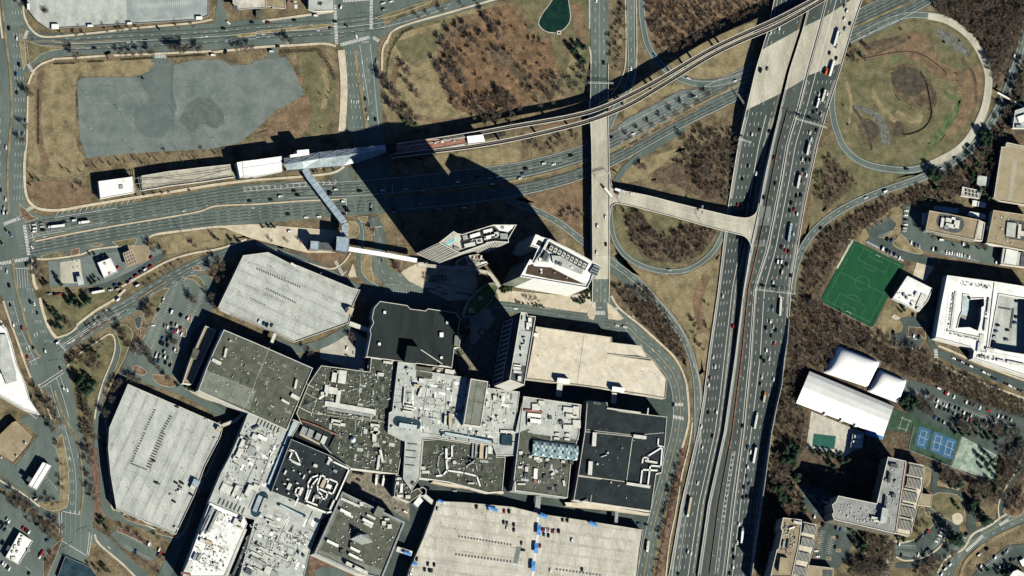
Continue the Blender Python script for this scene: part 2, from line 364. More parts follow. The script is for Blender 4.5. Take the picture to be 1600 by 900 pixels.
def road(name,m,pts,z=None,sm=6):
    az[0]+=.004
    pts=smooth(pts,sm); ctr=[(p[0],p[1]) for p in pts]; n=len(pts)-1
    Lf=offs(ctr,0); L=[]; R=[]
    for i,p in enumerate(pts):
        l=offs(ctr[max(0,i-1):i+2],-p[2]/2)[min(i,1)]; r=offs(ctr[max(0,i-1):i+2],p[2]/2)[min(i,1)]; L.append(l); R.append(r)
    b=MB()
    for i in range(n):
        b.face([P(*L[i],az[0]),P(*R[i],az[0]),P(*R[i+1],az[0]),P(*L[i+1],az[0])],m)
    o=b.build(name,kind='structure'); return ctr
def lot(name,m,pts,sm=0):
    az[0]+=.004; return sheet(name,pts,m,az[0],sm=sm)
D=(4.2,9.4)
def zebra(a,b,wd=4.2,z=MZ+.01,step=1.9):
    A,B=P(*a,z),P(*b,z); d=B-A; L=d.length; u=d/L; nr=Vector((-u.y,u.x,0))*wd/2; k=0
    while k<L:
        p=A+u*k; q=A+u*min(L,k+.95); WM.face([p-nr,q-nr,q+nr,p+nr],'paint_white'); k+=step
def arrow(x,y,ang,z=MZ+.01,s=1.0):
    c=P(x,y,z); ca,sa=math.cos(math.radians(ang)),math.sin(math.radians(ang))
    def T(u,v): return c+Vector((u*ca-v*sa,u*sa+v*ca,0))*s
    WM.face([T(-2.2,-.3),T(.8,-.3),T(.8,.3),T(-2.2,.3)],'paint_white'); WM.face([T(.8,-.9),T(2.6,0),T(.8,.9)],'paint_white')
lot('service_alleys','asphalt_dark',[(305,500),(380,520),(480,560),(560,540),(570,470),(720,480),(770,600),(830,500),(1060,600),(1050,680),(1020,815),(1000,905),(260,905),(330,760),(375,660),(285,605)])
# west road and its crossing
lot('road','asphalt',[(-30,-10),(29,-10),(33,50),(36,100),(39,120),(42,150),(42,200),(40,232),(36,270),(38,300),(44,328),(55,345),(62,400),(46,405),(48,445),(60,470),(72,500),(85,531),(100,560),(115,615),(122,660),(136,700),(146,760),(146,810),(140,860),(118,905),(76,905),(96,850),(92,810),(104,785),(106,730),(94,680),(86,640),(75,612),(52,600),(43,558),(24,530),(2,460),(-30,440)],2)
lot('road','asphalt',[(55,345),(100,352),(105,380),(62,398)])
NS=road('street','asphalt',[(20,80,14),(42,70,16),(60,66,22),(85,66,30),(120,68,34),(200,64,36),(250,62,38),(350,56,42),(400,51,42),(520,44,45),(600,35,42)])
road('slip_road','asphalt',[(36,112,10),(44,105,9),(60,92,9),(85,84,10),(120,80,12),(160,76,14)])
road('slip_road','asphalt',[(28,-8,6),(36,20,9),(40,40,9),(50,52,12),(75,60,12)])
lot('street','asphalt',[(582,-10),(672,-10),(660,2),(640,10),(612,20),(586,29)])
road('slip_road','asphalt',[(586,75,8),(590,58,10),(605,46,12),(640,32,19),(700,14,20),(775,-8,20)])
lot('street','asphalt',[(522,-10),(585,-10),(590,40),(588,75),(594,140),(600,220),(615,300),(560,300),(552,220),(543,200),(535,75),(524,60)])
# boulevard
WB=road('boulevard','asphalt',[(30,366,24),(55,358,32),(82,353,34),(130,345,33),(212,332,31),(337,310,31),(400,303,32),(475,298,30),(540,296,28),(620,290,26),(700,281,26),(800,268,26),(860,255,26),(912,239,25),(955,221,26),(1050,172,26),(1165,118,24),(1250,72,23),(1350,24,23),(1430,-14,23)])
EB=road('boulevard','asphalt',[(30,392,26),(55,388,26),(150,370,25),(300,346,27),(400,335,30),(480,328,29),(540,324,27),(640,318,24),(720,311,20),(800,299,18),(860,286,18),(912,270,18),(970,243,18),(1050,198,18),(1150,148,19),(1250,95,20),(1340,52,22),(1400,25,23),(1470,-14,23)])
lot('boulevard','asphalt',[(110,375),(235,358),(232,372),(225,385),(185,400),(160,405),(120,395),(100,398)])
lot('boulevard','asphalt',Z(6,480,160,560,140,620,160,600,240,620,420,540,460,470,260))
# lots
GL=lot('parking_lot','asphalt_old',[(120,127),(128,122),(142,121),(212,120),(235,112),(244,96),(260,104),(300,94),(345,93),(360,102),(390,101),(400,95),(413,92),(425,88),(447,90),(462,115),(475,148),(432,172),(400,202),(375,222),(355,228),(325,233),(250,237),(200,240),(135,247),(131,232),(124,215),(122,160)])
softlot('asphalt_patch','asphalt_patch',Z(1,860,480,930,450,990,400,1080,380,1080,580,1100,700,1010,860,870,820,840,690,930,640,910,560),3)
softlot('asphalt_patch','asphalt_stain',Z(1,1120,750,1150,690,1200,625,1270,610,1330,630,1400,710,1390,770,1340,805,1260,765,1215,830),2)
softlot('asphalt_patch','asphalt_old',Z(1,640,500,850,490,920,620,840,680,660,620),3)
lot('street','asphalt',Z(1,950,390,1040,390,1040,340,950,340)); lot('street','asphalt',Z(2,75,370,135,370,140,300,80,300))
lot('street','asphalt',Z(1,1340,180,1400,180,1410,110,1345,110)); lot('street','asphalt',Z(1,1360,-20,1380,-20,1420,110,1345,110),0)
road('slip_road','asphalt',[(30,312,8),(40,328,9),(52,338,9),(75,343,9),(95,344,8)])
CM=MB(); cr=random.Random(17)
for k in range(26):
    x,y=cr.uniform(135,440),cr.uniform(105,225); a=cr.choice((0,.1,1.6,1.5,.8)); p=[(x,y)]
    for i in range(cr.randint(3,8)):a+=cr.uniform(-.25,.25); x+=6*math.cos(a); y+=6*math.sin(a); p.append((x,y))
    if all(inside_(q,GL_) for q in p):line(p,0,cr.uniform(.18,.4),z=az[0]+.03,m=cr.choice(('asphalt_dark','asphalt_dark','asphalt_old')),mb=CM)
for k in range(0,22,3):t=k*.16-.9; line([(315+44*math.cos(t),178+42*math.sin(t)),(315+44*math.cos(t+.07),178+42*math.sin(t+.07))],0,.3,z=az[0]+.03,m='paint_worn',mb=CM)
line([(268,95),(268,160),(270,210)],0,.35,z=az[0]+.03,m='asphalt_dark',mb=CM); CM.build('paving_cracks',kind='structure')
# gas station courts
lot('forecourt','asphalt_old',Z(5,300,735,600,690,1000,640,1020,700,900,770,700,860,540,895,310,890))
lot('forecourt','road_concrete',Z(5,375,740,500,720,520,870,380,870)); lot('forecourt','roof_tan',Z(5,800,640,925,625,945,720,790,775))
RR=road('mall_ring_road','asphalt',[(88,546,24),(150,506,26),(200,480,26),(240,456,28),(280,432,26),(330,406,19),(370,390,14),(400,384,11),(440,396,11),(475,408,11),(510,424,13),(545,444,14),(600,466,15),(680,478,18),(740,476,18),(800,480,17),(860,488,17),(930,500,20),(960,508,22)])
lot('parking_lot','asphalt',[(268,446),(285,432),(325,428),(345,460),(335,480),(320,500),(300,520),(285,560),(275,605),(205,588),(195,560),(215,530),(245,490),(258,462)])
road('parking_lot','asphalt_dark',[(130,458,6),(180,440,9),(215,425,12),(240,408,10),(258,396,6)])
R1=road('slip_road','asphalt',[(560,345,10),(565,365,12),(562,400,10),(566,430,10),(590,450,12)])
R2=road('street','asphalt',[(582,340,20),(594,375,18),(592,405,22),(603,430,24),(640,445,24),(690,450,22),(760,462,20)])
lot('street','asphalt',[(598,440),(700,444),(697,478),(640,480),(598,468)])
road('mall_ring_road','asphalt',[(180,512,9),(187,527,9),(184,552,9),(172,580,9),(157,620,10),(151,660,12),(156,700,9),(160,740,9),(161,775,9),(170,800,14),(200,812,14),(240,825,14),(275,842,16)])
road('mall_ring_road','asphalt',[(215,540,10),(200,565,10),(185,600,11),(172,635,12),(158,670,14),(150,700,10)])
road('mall_ring_road','asphalt',[(196,580,14),(230,592,15),(280,608,15),(320,630,14),(360,655,13)])
road('alley','asphalt',[(372,660,16),(355,690,16),(325,750,14),(300,800,14),(280,845,16),(255,905,20)])
road('street','asphalt',[(130,828,22),(160,845,20),(190,872,18),(225,905,20)])
road('street','asphalt',[(-10,746,13),(40,778,14),(70,800,14),(105,825,16)])
lot('parking_lot','asphalt',[(-10,700),(24,728),(60,680),(30,655),(60,640),(90,668),(95,700),(96,780),(85,795),(62,785),(40,768),(-10,735)])
lot('parking_lot','asphalt',[(-10,760),(30,790),(60,815),(80,835),(92,850),(90,880),(75,905),(-10,905)])
lot('parking_lot','asphalt',Z(13,730,600,790,610,940,690,960,740,1000,760,940,810,760,720,690,640))
lot('plaza','sidewalk',[(690,395),(745,425),(745,470),(700,470),(640,440),(625,425),(650,412)])
lot('plaza','cobble',[(705,470),(770,465),(790,500),(780,560),(770,615),(722,600),(715,560),(722,505)])
lot('plaza','sidewalk_grey',[(735,488),(760,480),(778,492),(758,520),(738,540),(730,520)]); lot('plaza','brick_red',smooth(Z(21,215,420,245,390,285,410,280,445,245,460,215,420),3)[:-1]); lot('plaza','sidewalk',smooth(Z(21,232,425,250,408,268,425,250,440,232,425),3)[:-1])
lot('plaza','sidewalk',[(775,452),(885,462),(935,455),(930,490),(850,482),(800,472),(780,470)])
lot('plaza','asphalt',[(764,476),(800,480),(795,497),(770,497)]); lot('loading_yard','sidewalk_grey',[(500,540),(548,512),(572,530),(570,585),(500,560)])
road('alley','asphalt',[(432,532,12),(462,545,13),(500,538,14),(535,520,13),(552,505,10)])
lot('loading_yard','cobble',[(545,735),(625,742),(640,790),(640,815),(600,790),(538,766)])
road('alley','asphalt_dark',[(655,830,22),(640,870,22),(632,905,22)]); road('alley','asphalt_dark',[(655,800,16),(668,778,16),(690,770,16),(760,778,14),(850,792,16),(950,808,16),(1020,816,16)])
road('alley','asphalt_dark',[(805,612,20),(900,625,20),(1000,640,20),(1055,648,22)])
lot('plaza','mulch',[(485,860),(500,868),(560,888),(590,905),(480,905)]); lot('street','asphalt',[(495,905),(490,893),(505,885),(530,888),(550,905)])
# ring road east and viaduct approach
E0=road('street','asphalt',[(937,440,24),(938,470,24),(938,500,20)])
E1=road('mall_ring_road','asphalt',[(935,505,14),(975,508,22),(1000,530,24),(1030,556,23),(1055,590,22),(1063,630,23),(1060,675,22),(1045,735,21),(1030,790,22),(1018,840,22),(1005,905,22)])
road('slip_road','asphalt',[(946,450,8),(955,475,8),(972,495,9),(1000,518,10)])
# ramps near the viaduct
RA=road('ramp','asphalt',[(790,312,8),(825,324,9),(870,346,10),(912,378,11),(955,408,11),(1005,448,11),(1048,500,11),(1074,540,11),(1087,587,11),(1090,640,12),(1088,700,12),(1070,790,14),(1054,905,14)])
RB=road('ramp','asphalt',[(953,305,6),(954,345,9),(962,378,9),(984,405,9),(1025,422,9),(1072,422,9),(1110,398,10),(1130,365,11),(1140,335,12)])
road('ramp','asphalt',[(945,400,6),(960,425,9),(985,445,9),(1010,470,9)])
RC=road('ramp','asphalt',[(963,283,9),(975,265,9),(1000,243,9),(1030,225,9),(1070,200,8)])
RD=road('ramp','asphalt',[(1002,-8,10),(1004,30,10),(1013,72,11),(1037,105,11),(1070,126,12),(1110,131,14),(1150,122,14),(1200,100,10)])
RE=road('ramp','asphalt',[(986,-8,12),(986,60,12),(987,110,12),(978,145,12),(960,175,14),(950,200,14)])
RF=road('ramp','asphalt',[(936,-8,30),(937,60,28),(937,120,27),(937,200,26)])
lot('parking_lot','asphalt_old',Z(3,660,790,720,740,860,670,1060,560,1150,560,1200,600,1000,720,800,830,680,870))
# big loop
BL=road('ramp','asphalt',[(1317,75,8),(1309,100,10),(1302,130,11),(1300,165,11),(1306,200,11),(1322,234,11),(1355,257,12),(1412,266,12),(1450,259,12),(1490,240,12),(1514,218,12),(1535,178,12),(1544,140,12),(1542,105,12),(1518,60,11),(1482,32,11),(1448,24,11),(1412,25,10),(1372,40,9),(1340,58,8)])
road('ramp','road_concrete',[(1450,25,10),(1484,34,11),(1519,61,11),(1542,105,12),(1544,140,12),(1536,177,12),(1514,217,12),(1490,239,12),(1455,257,12)])
BM=road('ramp','asphalt',[(1236,470,10),(1241,425,11),(1256,385,12),(1282,352,12),(1320,325,12),(1370,302,12),(1420,285,12),(1450,273,13),(1500,246,14),(1530,218,14),(1562,165,14),(1585,110,14),(1604,40,14)])
# right side
lot('parking_lot','asphalt_dark',Z(8,610,530,760,450,780,475,805,500,780,540,715,580,680,580,740,600,790,600,800,640,880,670,960,690,1060,720,1060,760,930,740,860,720,800,720,610,610,640,580))
lot('parking_lot','asphalt',Z(8,880,380,1000,460,980,540,1080,600,1300,630,1480,650,1460,760,1360,745,1060,690,950,660,880,600,830,560,850,400))
lot('plaza','sidewalk',Z(8,930,740,1040,770,980,860,900,830))
lot('parking_lot','asphalt_dark',Z(12,820,190,900,180,990,210,985,250,880,240,865,300,950,290,970,330,930,390,770,355,765,290,840,280,850,240))
R3=road('street','asphalt_dark',Z(12,1020,100)[0:1] and [(1456,478,10),(1454,520,10),(1460,545,11),(1485,560,13),(1530,580,13),(1605,605,13)])
lot('parking_lot','asphalt_dark',[(1418,592),(1470,608),(1605,650),(1605,725),(1540,705),(1430,655),(1405,632),(1412,610)])
lot('parking_lot','asphalt_dark',Z(16,205,320,360,370,410,410,400,520,330,540,280,520,190,410))
lot('parking_lot','asphalt_dark',Z(16,380,560,560,600,500,780,430,860,240,900,260,700,330,600))
R4=road('street','asphalt',[(1610,799,22),(1560,822,22),(1520,845,24),(1492,868,24),(1472,905,26)])
lot('parking_lot','asphalt_dark',Z(16,790,690,900,690,960,650,1030,560,1090,580,1120,620,1110,720,980,800,830,800,780,780))
R5=road('street','asphalt_dark',[(1457,722,10),(1462,745,9),(1460,765,10),(1480,770,12),(1505,775,12),(1517,800,12),(1518,822,14),(1530,842,16)])
road('street','asphalt_dark',[(1450,790,10),(1470,806,12),(1492,822,14),(1478,860,12),(1440,880,10),(1400,884,8)])
road('street','asphalt_dark',[(1604,722,12),(1580,750,12),(1567,785,12),(1563,815,12)])
lot('parking_lot','asphalt_dark',Z(16,1280,900,1330,840,1500,710,1600,700,1600,800,1530,860,1520,900))
lot('patio','deck_cream',Z(16,270,-130,540,-20,600,0,590,100,540,110,470,160,380,130,260,110,240,90)); lot('pool_cover','pool_cover',Z(16,285,10,425,25,415,108,275,90))
PO=smooth([(866,-6),(856,9),(847,21),(841,36),(847,46),(857,51),(870,51.5),(883,45),(892,30),(890,8),(886,-6),(866,-6)],3)[:-1]
sheet('pond',PO,'sidewalk_grey',.19); sheet('pond_water',inset(PO,1.3),'water_green',.23)
# sports ground
TF=Z(8,530,600,845,755)+Z(12,775,45,725,120,660,235,640,245,345,90,335,60,370,0)
TF=[(1332,375),(1413,414),(1411,418),(1365,508),(1361,511),(1286,473),(1284,466)]
lot('sports_field','turf',TF)
FM=MB()
def fl(a,b,m='paint_yellow',wd=.13):line([a,b],0,wd,None,az[0]+.02,'court_clay_green',FM)
def fx(u,v): # along the long side, across
    a,b,c,d=(1336,381),(1406,415),(1358,503),(1290,469)
    return ((a[0]*(1-v)+b[0]*v)*(1-u)+(d[0]*(1-v)+c[0]*v)*u,(a[1]*(1-v)+b[1]*v)*(1-u)+(d[1]*(1-v)+c[1]*v)*u)
def poly(pl,**k):
    for a,b in zip(pl,pl[1:]):fl(fx(*a),fx(*b),**k)
poly([(0,0),(0,1),(1,1),(1,0),(0,0)]); poly([(.5,0),(.5,1)])
for e in (0,1):
    q= lambda t:t if e==0 else 1-t
    poly([(q(0),.2),(q(.2),.2),(q(.2),.8),(q(0),.8)]); poly([(q(0),.36),(q(.08),.36),(q(.08),.64),(q(0),.64)])
    poly([(q(.2+.07*math.sin(t*math.pi/8)),.5-.14*math.cos(t*math.pi/8)) for t in range(9)])
poly([(.5+.11*math.cos(t*math.pi/10),.5+.15*math.sin(t*math.pi/10)) for t in range(21)])
FM.build('pitch_markings',kind='structure')
lot('track_edge','road_concrete',Z(8,520,600,535,605,435,780,425,775)); lot('track_edge','canopy_blue',Z(8,620,605,850,725,845,735,615,615))
lot('tennis_court','court_green',[(1397,640),(1432,650),(1420,676),(1378,672)]); lot('tennis_court','court_green',[(1429,651),(1502,681),(1485,729),(1419,702)])
strip('road_concrete',[(1419,703),(1452,716),(1485,730),(1502,737),(1530,750)],1.6,'path',z=.4) if 0 else None; lot('tennis_court','court_clay_green',[(1504,682),(1560,712),(1553,752),(1487,730)])
for x,y in ((1442,684),(1465,692),(1483,700)):
    lot('tennis_court','court_blue',[(x-5,y-18),(x+13,y-12),(x+5,y+19),(x-13,y+12)])
    for k in (-.62,.62):
        line([(x+3+k*7-.5,y-11.5+k*2),(x-4+k*7+.5,y+12+k*2)],0,.3,z=az[0]+.02)
    line([(x-7,y-3),(x+8,y+3)],0,.3,z=az[0]+.02)
    for t in (-.85,.85):line([(x-4-3.6*t,y-1+12*t),(x+5-3.6*t,y+2+12*t)],0,.3,z=az[0]+.02)
for k in (0,12,):line([(1411+k*.9,650+k*.5),(1404+k*.9,672+k*.3)],0,.3,z=az[0]+.02)
line([(1407,652),(1425,659)],0,.3,z=az[0]+.02); line([(1402,668),(1418,672)],0,.3,z=az[0]+.02)
# ---- kerbed islands and pavements, 12 cm above the asphalt
IZ=.62
def island(m,pts,name='traffic_island',sm=3,z=IZ,kerb='sidewalk'):
    if sm:pts=smooth(list(pts)+[pts[0]],sm)[:-1]
    b=MB(); b.prism([P(x,y,z) for x,y in pts],.02,kerb,kerb)
    ip=inset(pts,.55)
    b.prism([P(x,y,z+.01) for x,y in ip],None,m); return b.build(name,kind='structure')
def strip(m,pts,w,name='sidewalk',z=IZ,sm=5):
    pts=smooth(pts,sm); ctr=[(p[0],p[1]) for p in pts]; L=offs(ctr,-w/2); R=offs(ctr,w/2); b=MB(); zz=z+random.uniform(0,.03)
    for i in range(len(ctr)-1):
        b.prism([P(*L[i],zz),P(*R[i],zz),P(*R[i+1],zz),P(*L[i+1],zz)],.02,m)
    return b.build(name,kind='structure')
SWK='sidewalk'
strip('grass_tan',[(2,-8),(7,40),(11,75),(15.5,110),(18,150),(18,185),(14.5,225),(12,270),(12,300),(14,333)],3.5,'median')
strip(SWK,[(-3,0),(0,30),(4,60)],3); strip('grass_tan',[(20,402),(22,430),(27,455),(36,490),(45,525),(55,548),(64,558)],3.5,'median')
strip('grass_tan',[(85,610),(95,640),(110,668),(122,690),(128,730),(130,770),(126,803)],3.2,'median')
strip(SWK,[(40,236),(38,262),(40,300),(48,318),(65,327),(95,328),(130,322),(190,312),(260,301),(340,288),(400,281)],4)
strip(SWK,[(400,281),(470,276),(520,270),(538,260)],3.5); strip('sidewalk',[(533,78),(537,120),(537,160),(534,205)],11); strip(SWK,[(330,82),(400,74),(470,70),(505,68),(525,72)],3.5)
strip(SWK,[(36,3),(38,25),(48,45),(66,57),(100,56),(160,50),(220,43),(300,36),(332,30)],3); strip(SWK,[(82,92),(120,90),(165,87),(240,84),(330,80)],3)
strip(SWK,[(44,132),(52,112),(65,100),(84,93)],3); strip(SWK,[(44,140),(43,170),(42,220),(40,236)],2.5)
strip(SWK,[(605,68),(612,50),(640,37),(700,20),(790,-6)],3); strip(SWK,[(597,110),(598,78),(605,62)],3); strip(SWK,[(410,33),(520,18)],3.5)
strip('grass_tan',[(555,78),(560,130)],4,'median'); strip('grass_tan',[(562,130),(568,165),(574,200)],5,'median')
island('grass_olive',Z(2,745,110,800,90,1070,5,1090,-30,1100,10,900,90,760,122),sm=0); island('grass_tan',Z(2,0,195,300,160,470,148,490,165,300,185,0,212),sm=0)
island('grass_tan',Z(1,1460,215,1600,200,1600,225,1500,232),sm=0)
island('grass_olive',Z(1,165,250,260,285,400,295,450,300,330,315,250,345,185,395),sm=2); island('grass_tan',Z(1,120,210,155,255,165,400,145,440,130,350),sm=0)
strip('grass_tan',[(55,377),(150,358),(300,333),(337,322),(400,319),(472,314),(541,311)],3,'median')
strip('sidewalk',[(55,377),(150,358),(300,333),(337,322),(400,319),(472,314),(541,311)],1.9,'median',z=.68)
strip('grass_tan',[(700,297),(800,283),(860,270),(912,254),(960,233),(1050,186),(1150,134),(1250,84),(1345,38),(1430,0)],3.5,'median')
island('dirt_red',Z(5,120,370,160,410,200,450,240,465,160,490,150,470,125,440),sm=0)
island('dirt_red',Z(5,560,635,590,622,640,622,645,632,600,642),sm=0); island('grass_olive',Z(5,700,610,850,585,858,600,840,635,740,645),sm=0); island('mulch',Z(5,435,660,495,648,500,685,450,700),sm=0); island('grass_olive',Z(5,250,700,350,675,385,700,370,715,270,720),sm=0)
strip(SWK,[(56,404),(75,405),(125,398),(145,390),(185,385)],2.5); strip(SWK,[(50,405),(53,440),(58,452)],5)
strip(SWK,[(232,372),(245,366),(290,360),(345,354),(365,360),(400,372)],3.5); lot('plaza','sidewalk',[(352,352),(400,350),(500,358),(535,360),(540,395),(480,395),(440,385),(385,370)])
strip(SWK,[(190,448),(225,428),(262,408),(300,396),(345,388),(385,374)],3); strip('sidewalk',[(120,508),(150,485),(180,467),(196,452)],4)
strip(SWK,[(62,465),(68,490),(78,515),(88,528)],4.5); strip(SWK,[(88,528),(110,520),(122,508)],2.5)
strip('grass_tan',[(212,470),(235,455),(260,440)],2.2,'median'); strip('mulch',[(110,545),(140,520),(178,498)],2,'median')
strip(SWK,[(400,380),(440,396),(478,410),(515,420),(535,412),(548,395)],2.5)
strip(SWK,[(105,572),(125,552),(150,535),(172,522),(180,535),(176,560),(160,600),(150,640),(148,655)],2.2)
island('grass_olive',Z(9,715,270,740,235,790,228,830,280,820,330,770,460,700,580,660,680,650,640,720,500,755,380),sm=2,z=.58)
island('mulch',Z(9,825,490,860,485,915,520,900,545,850,535,830,510)); island('dirt_red',Z(9,950,535,1090,560,1085,620,1000,605,960,570))
island('grass_olive',Z(9,890,110,960,30,1060,0,1020,60,950,220,900,200),sm=2); island('asphalt_dark',Z(9,835,190,875,170,890,200,870,260,850,240),sm=2)
strip('dirt_red',[(236,500),(226,520),(215,545)],2.4); island('mulch',Z(9,880,245,920,250,900,310,860,380,830,450,870,330),sm=0)
for x,y in ((298,497),(290,520),(277,545),(267,568)):island('mulch',[(x-2,y-6),(x+2,y-6),(x+1,y+6),(x-4,y+6)],sm=0)
island('mulch',Z(5,1200,770,1240,755,1260,790,1210,790),sm=0); island('grass_olive',Z(5,1150,840,1180,820,1240,830,1270,860,1280,900,1250,890,1210,850),sm=2)
strip('sidewalk',[(165,655),(170,700),(172,740),(174,790),(182,797)],2.2); strip('sidewalk',[(180,796),(210,812),(240,826),(272,840),(280,832)],2.2)
island('dirt_red',Z(13,765,520,850,530,920,575,900,585,790,550),sm=2); island('dirt_red',Z(13,960,605,1000,610,1100,650,1080,660,980,635),sm=2); island('mulch',Z(13,730,595,800,610,940,680,950,710,900,700,770,635,735,625),sm=0)
strip(SWK,[(345,690),(325,735),(310,770),(300,800),(288,830),(275,842)],2.5); strip('sidewalk',[(400,655),(380,640),(320,622),(290,606)],3)
strip(SWK,[(148,835),(155,850),(190,880),(215,905)],3); strip('mulch',[(150,857),(180,878),(205,900)],1.6,'median')
island('grass_tan',Z(13,330,80,380,10,400,60,430,250,430,430,400,480,330,495,260,470,240,440,350,430,375,380,365,150),sm=2)
strip(SWK,[(-5,748),(30,768),(50,782),(62,792)],2.4); strip('dirt_red',[(110,680),(103,668),(96,655)],2); strip(SWK,[(5,470),(15,500),(28,535),(40,570),(48,590)],3); strip('sidewalk',[(60,600),(70,625),(80,655)],2.5)
island('leaf_litter',Z(13,270,780,380,670,385,690,300,900,270,900),sm=2)
island('sidewalk',Z(6,605,745,630,830,585,835,575,820),sm=0); island('grass_tan',Z(6,655,700,720,695,720,760,740,870,700,850,660,800),sm=2)
island('grass_tan',Z(6,575,480,620,485,645,520,640,570,590,590,575,560),sm=2); island('mulch',Z(6,860,730,910,730,905,830,870,780),sm=0); island('grass_tan',Z(6,630,455,700,450,690,500,650,480),sm=0)
island('mulch',Z(6,700,520,745,515,740,570,710,570),sm=0)
island('sidewalk',Z(11,595,90,625,110,700,190,680,200,600,195),sm=0); island('sidewalk',Z(11,470,160,520,60,525,150,510,200,480,190),sm=0)
strip(SWK,[(955,462),(968,482),(1000,508),(1030,535),(1055,560),(1070,590),(1075,620),(1076,660),(1066,700)],3)
strip('mulch',[(1070,690),(1062,730),(1052,780),(1040,840),(1028,905)],8,'verge',z=.5); strip(SWK,[(1082,660),(1076,700),(1066,740),(1056,800),(1046,850),(1040,905)],2)
strip('shoulder',[(1000,445),(1040,480),(1068,520),(1082,560),(1094,600),(1096,640),(1094,700)],3,'shoulder',z=.5)
strip('sidewalk_grey',[(921,-8),(921,45)],2.5); strip('sidewalk_grey',[(920,72),(923,85),(923,110),(918,145)],2.5); strip('sidewalk_grey',[(977,-8),(978,90),(970,125),(955,148)],2)
strip('sidewalk_grey',[(994,-8),(995,90),(990,130),(975,160)],1.5)
for k in range(7):island('mulch',[(970+k*18,222-k*9.5),(974+k*18,220-k*9.5),(984+k*18,227-k*9.5),(981+k*18,229-k*9.5)],sm=0,z=.56)
strip('dirt_red',[(975,233),(1010,214),(1060,186),(1100,163)],3,'verge',z=.56)
# right side islands
island('grass_olive',Z(16,1022,400,1060,380,1180,390,1225,460,1225,540,1190,580,1130,550,1015,475),sm=2); island('sidewalk',Z(16,1150,520,1185,505,1215,520,1215,560,1180,580,1155,560),sm=2,z=IZ+.06)
island('grass_olive',Z(16,950,470,975,470,990,520,1055,560,960,640,900,680,800,680,800,640,890,640),sm=2)
strip(SWK,[(1395,845),(1410,848),(1430,842),(1450,828),(1460,812)],2); strip(SWK,[(1400,870),(1415,876),(1440,872),(1465,858),(1478,838),(1476,824)],2.4)
island('grass_tan',Z(16,1060,310,1200,350,1190,365,1060,330),sm=0); island('grass_tan',Z(16,980,215,1020,235,1010,320,985,345,960,370),sm=2)
strip('grass_tan',[(1604,818),(1560,838),(1530,857),(1508,880),(1500,905)],5,'verge'); strip(SWK,[(1604,789),(1570,805),(1545,822),(1520,835),(1505,858),(1480,872),(1465,895)],3)
strip(SWK,[(1596,712),(1588,735),(1570,765),(1560,790),(1562,812)],2); island('dirt_red',Z(16,1470,500,1500,430,1560,380,1600,370,1600,500,1530,530),sm=2)
strip(SWK,[(1462,565),(1490,580),(1540,600),(1605,624)],3); strip(SWK,[(1466,540),(1490,550),(1540,572),(1605,596)],3)
island('leaf_litter',Z(12,880,240,985,250,985,320,945,290,870,310),sm=0); island('sidewalk',Z(12,790,160,830,190,800,200,770,180),sm=0)
island('grass_tan',Z(8,800,600,830,560,880,610,960,660,955,690,860,670,790,640,780,600),sm=2)
for x,y in ((270,400),(300,430),(375,470),(345,500),(320,680),(420,660),(440,740),(380,790),(300,790)):island('mulch',Z(16,x-14,y-10,x+14,y-6,x+12,y+12,x-16,y+6),sm=0)
strip('dirt_red',[(1274,815),(1277,840),(1270,880)],3); strip(SWK,[(1372,730),(1390,725)],2)
# ---- markings
TK=MB()
for c,os_ in ((WB[4:],(-11,-6.5,-1.5,3.5,8)),(EB[4:],(-8,-3,2,7)),(RR,(-6,-1,4)),(E1[2:],(-7,-2,3,8)),(NS[4:],(-12,-5,3,10)),(RA,(0,)),(BM,(-2.5,2.5)),(RF,(-9,-3,4,9))):
    for o in os_:
        for e in (-.55,.55):line(c,o+e,.5,z=MZ-.02,m='asphalt_track',mb=TK)
tk=random.Random(8)
for k in range(220):
    c=tk.choice((WB,EB,RR,NS,E1,R2)); i=tk.randint(2,len(c)-5); o=tk.uniform(-9,9); line(c[i:i+tk.choice((2,3))],o,tk.uniform(.4,2.6),z=MZ-.015,m=tk.choice(('asphalt_track','asphalt_stain','asphalt_old')),mb=TK)
TK.build('road_wear',kind='structure')
for o in (-9,-3,3,9):line(WB[6:40],o,.3,D,m='paint_worn')
line(WB[2:16],11,.4); line(WB[2:22],7.5,.35); line(WB[2:22],15,.3,m='paint_yellow')
for o in (-8,-2.5,3):line(EB[2:20],o,.3,D,m='paint_worn')
for o in (-9,-4,1,6):line(EB[20:42],o,.3,D,m='paint_worn')
for o in (-8,-3.5,1,5.5):line(WB[40:],o,.3,D,m='paint_worn')
for o in (-4.5,0,4.5):line(EB[42:],o,.3,D,m='paint_worn')
line(WB[36:],-12,.35); line(EB[42:],8,.35); line(WB[40:],10.5,.3); 
def bars(ctr,o0,o1,n,sk=1.5):
    for k in range(n):
        i=int((k+.5)/n*(len(ctr)-1)); p=offs(ctr,o0)[i]; q=offs(ctr,o1)[min(len(ctr)-1,i+int(sk))]; line([p,q],0,.5)
for k in range(14):line(Z(5,350+k*37,445-k*6,358+k*37+8,418-k*6),0,.45)
line(Z(5,340,460,730,400),0,.45)
for k in range(16):
    x=1520+k*38; y=285-k*3.2; line(Z(5,x,y-12,x+16,y,x,y+12),0,.45)
line(Z(5,1520,272,2000,232),0,.4); line(Z(5,1520,296,2100,250),0,.4)
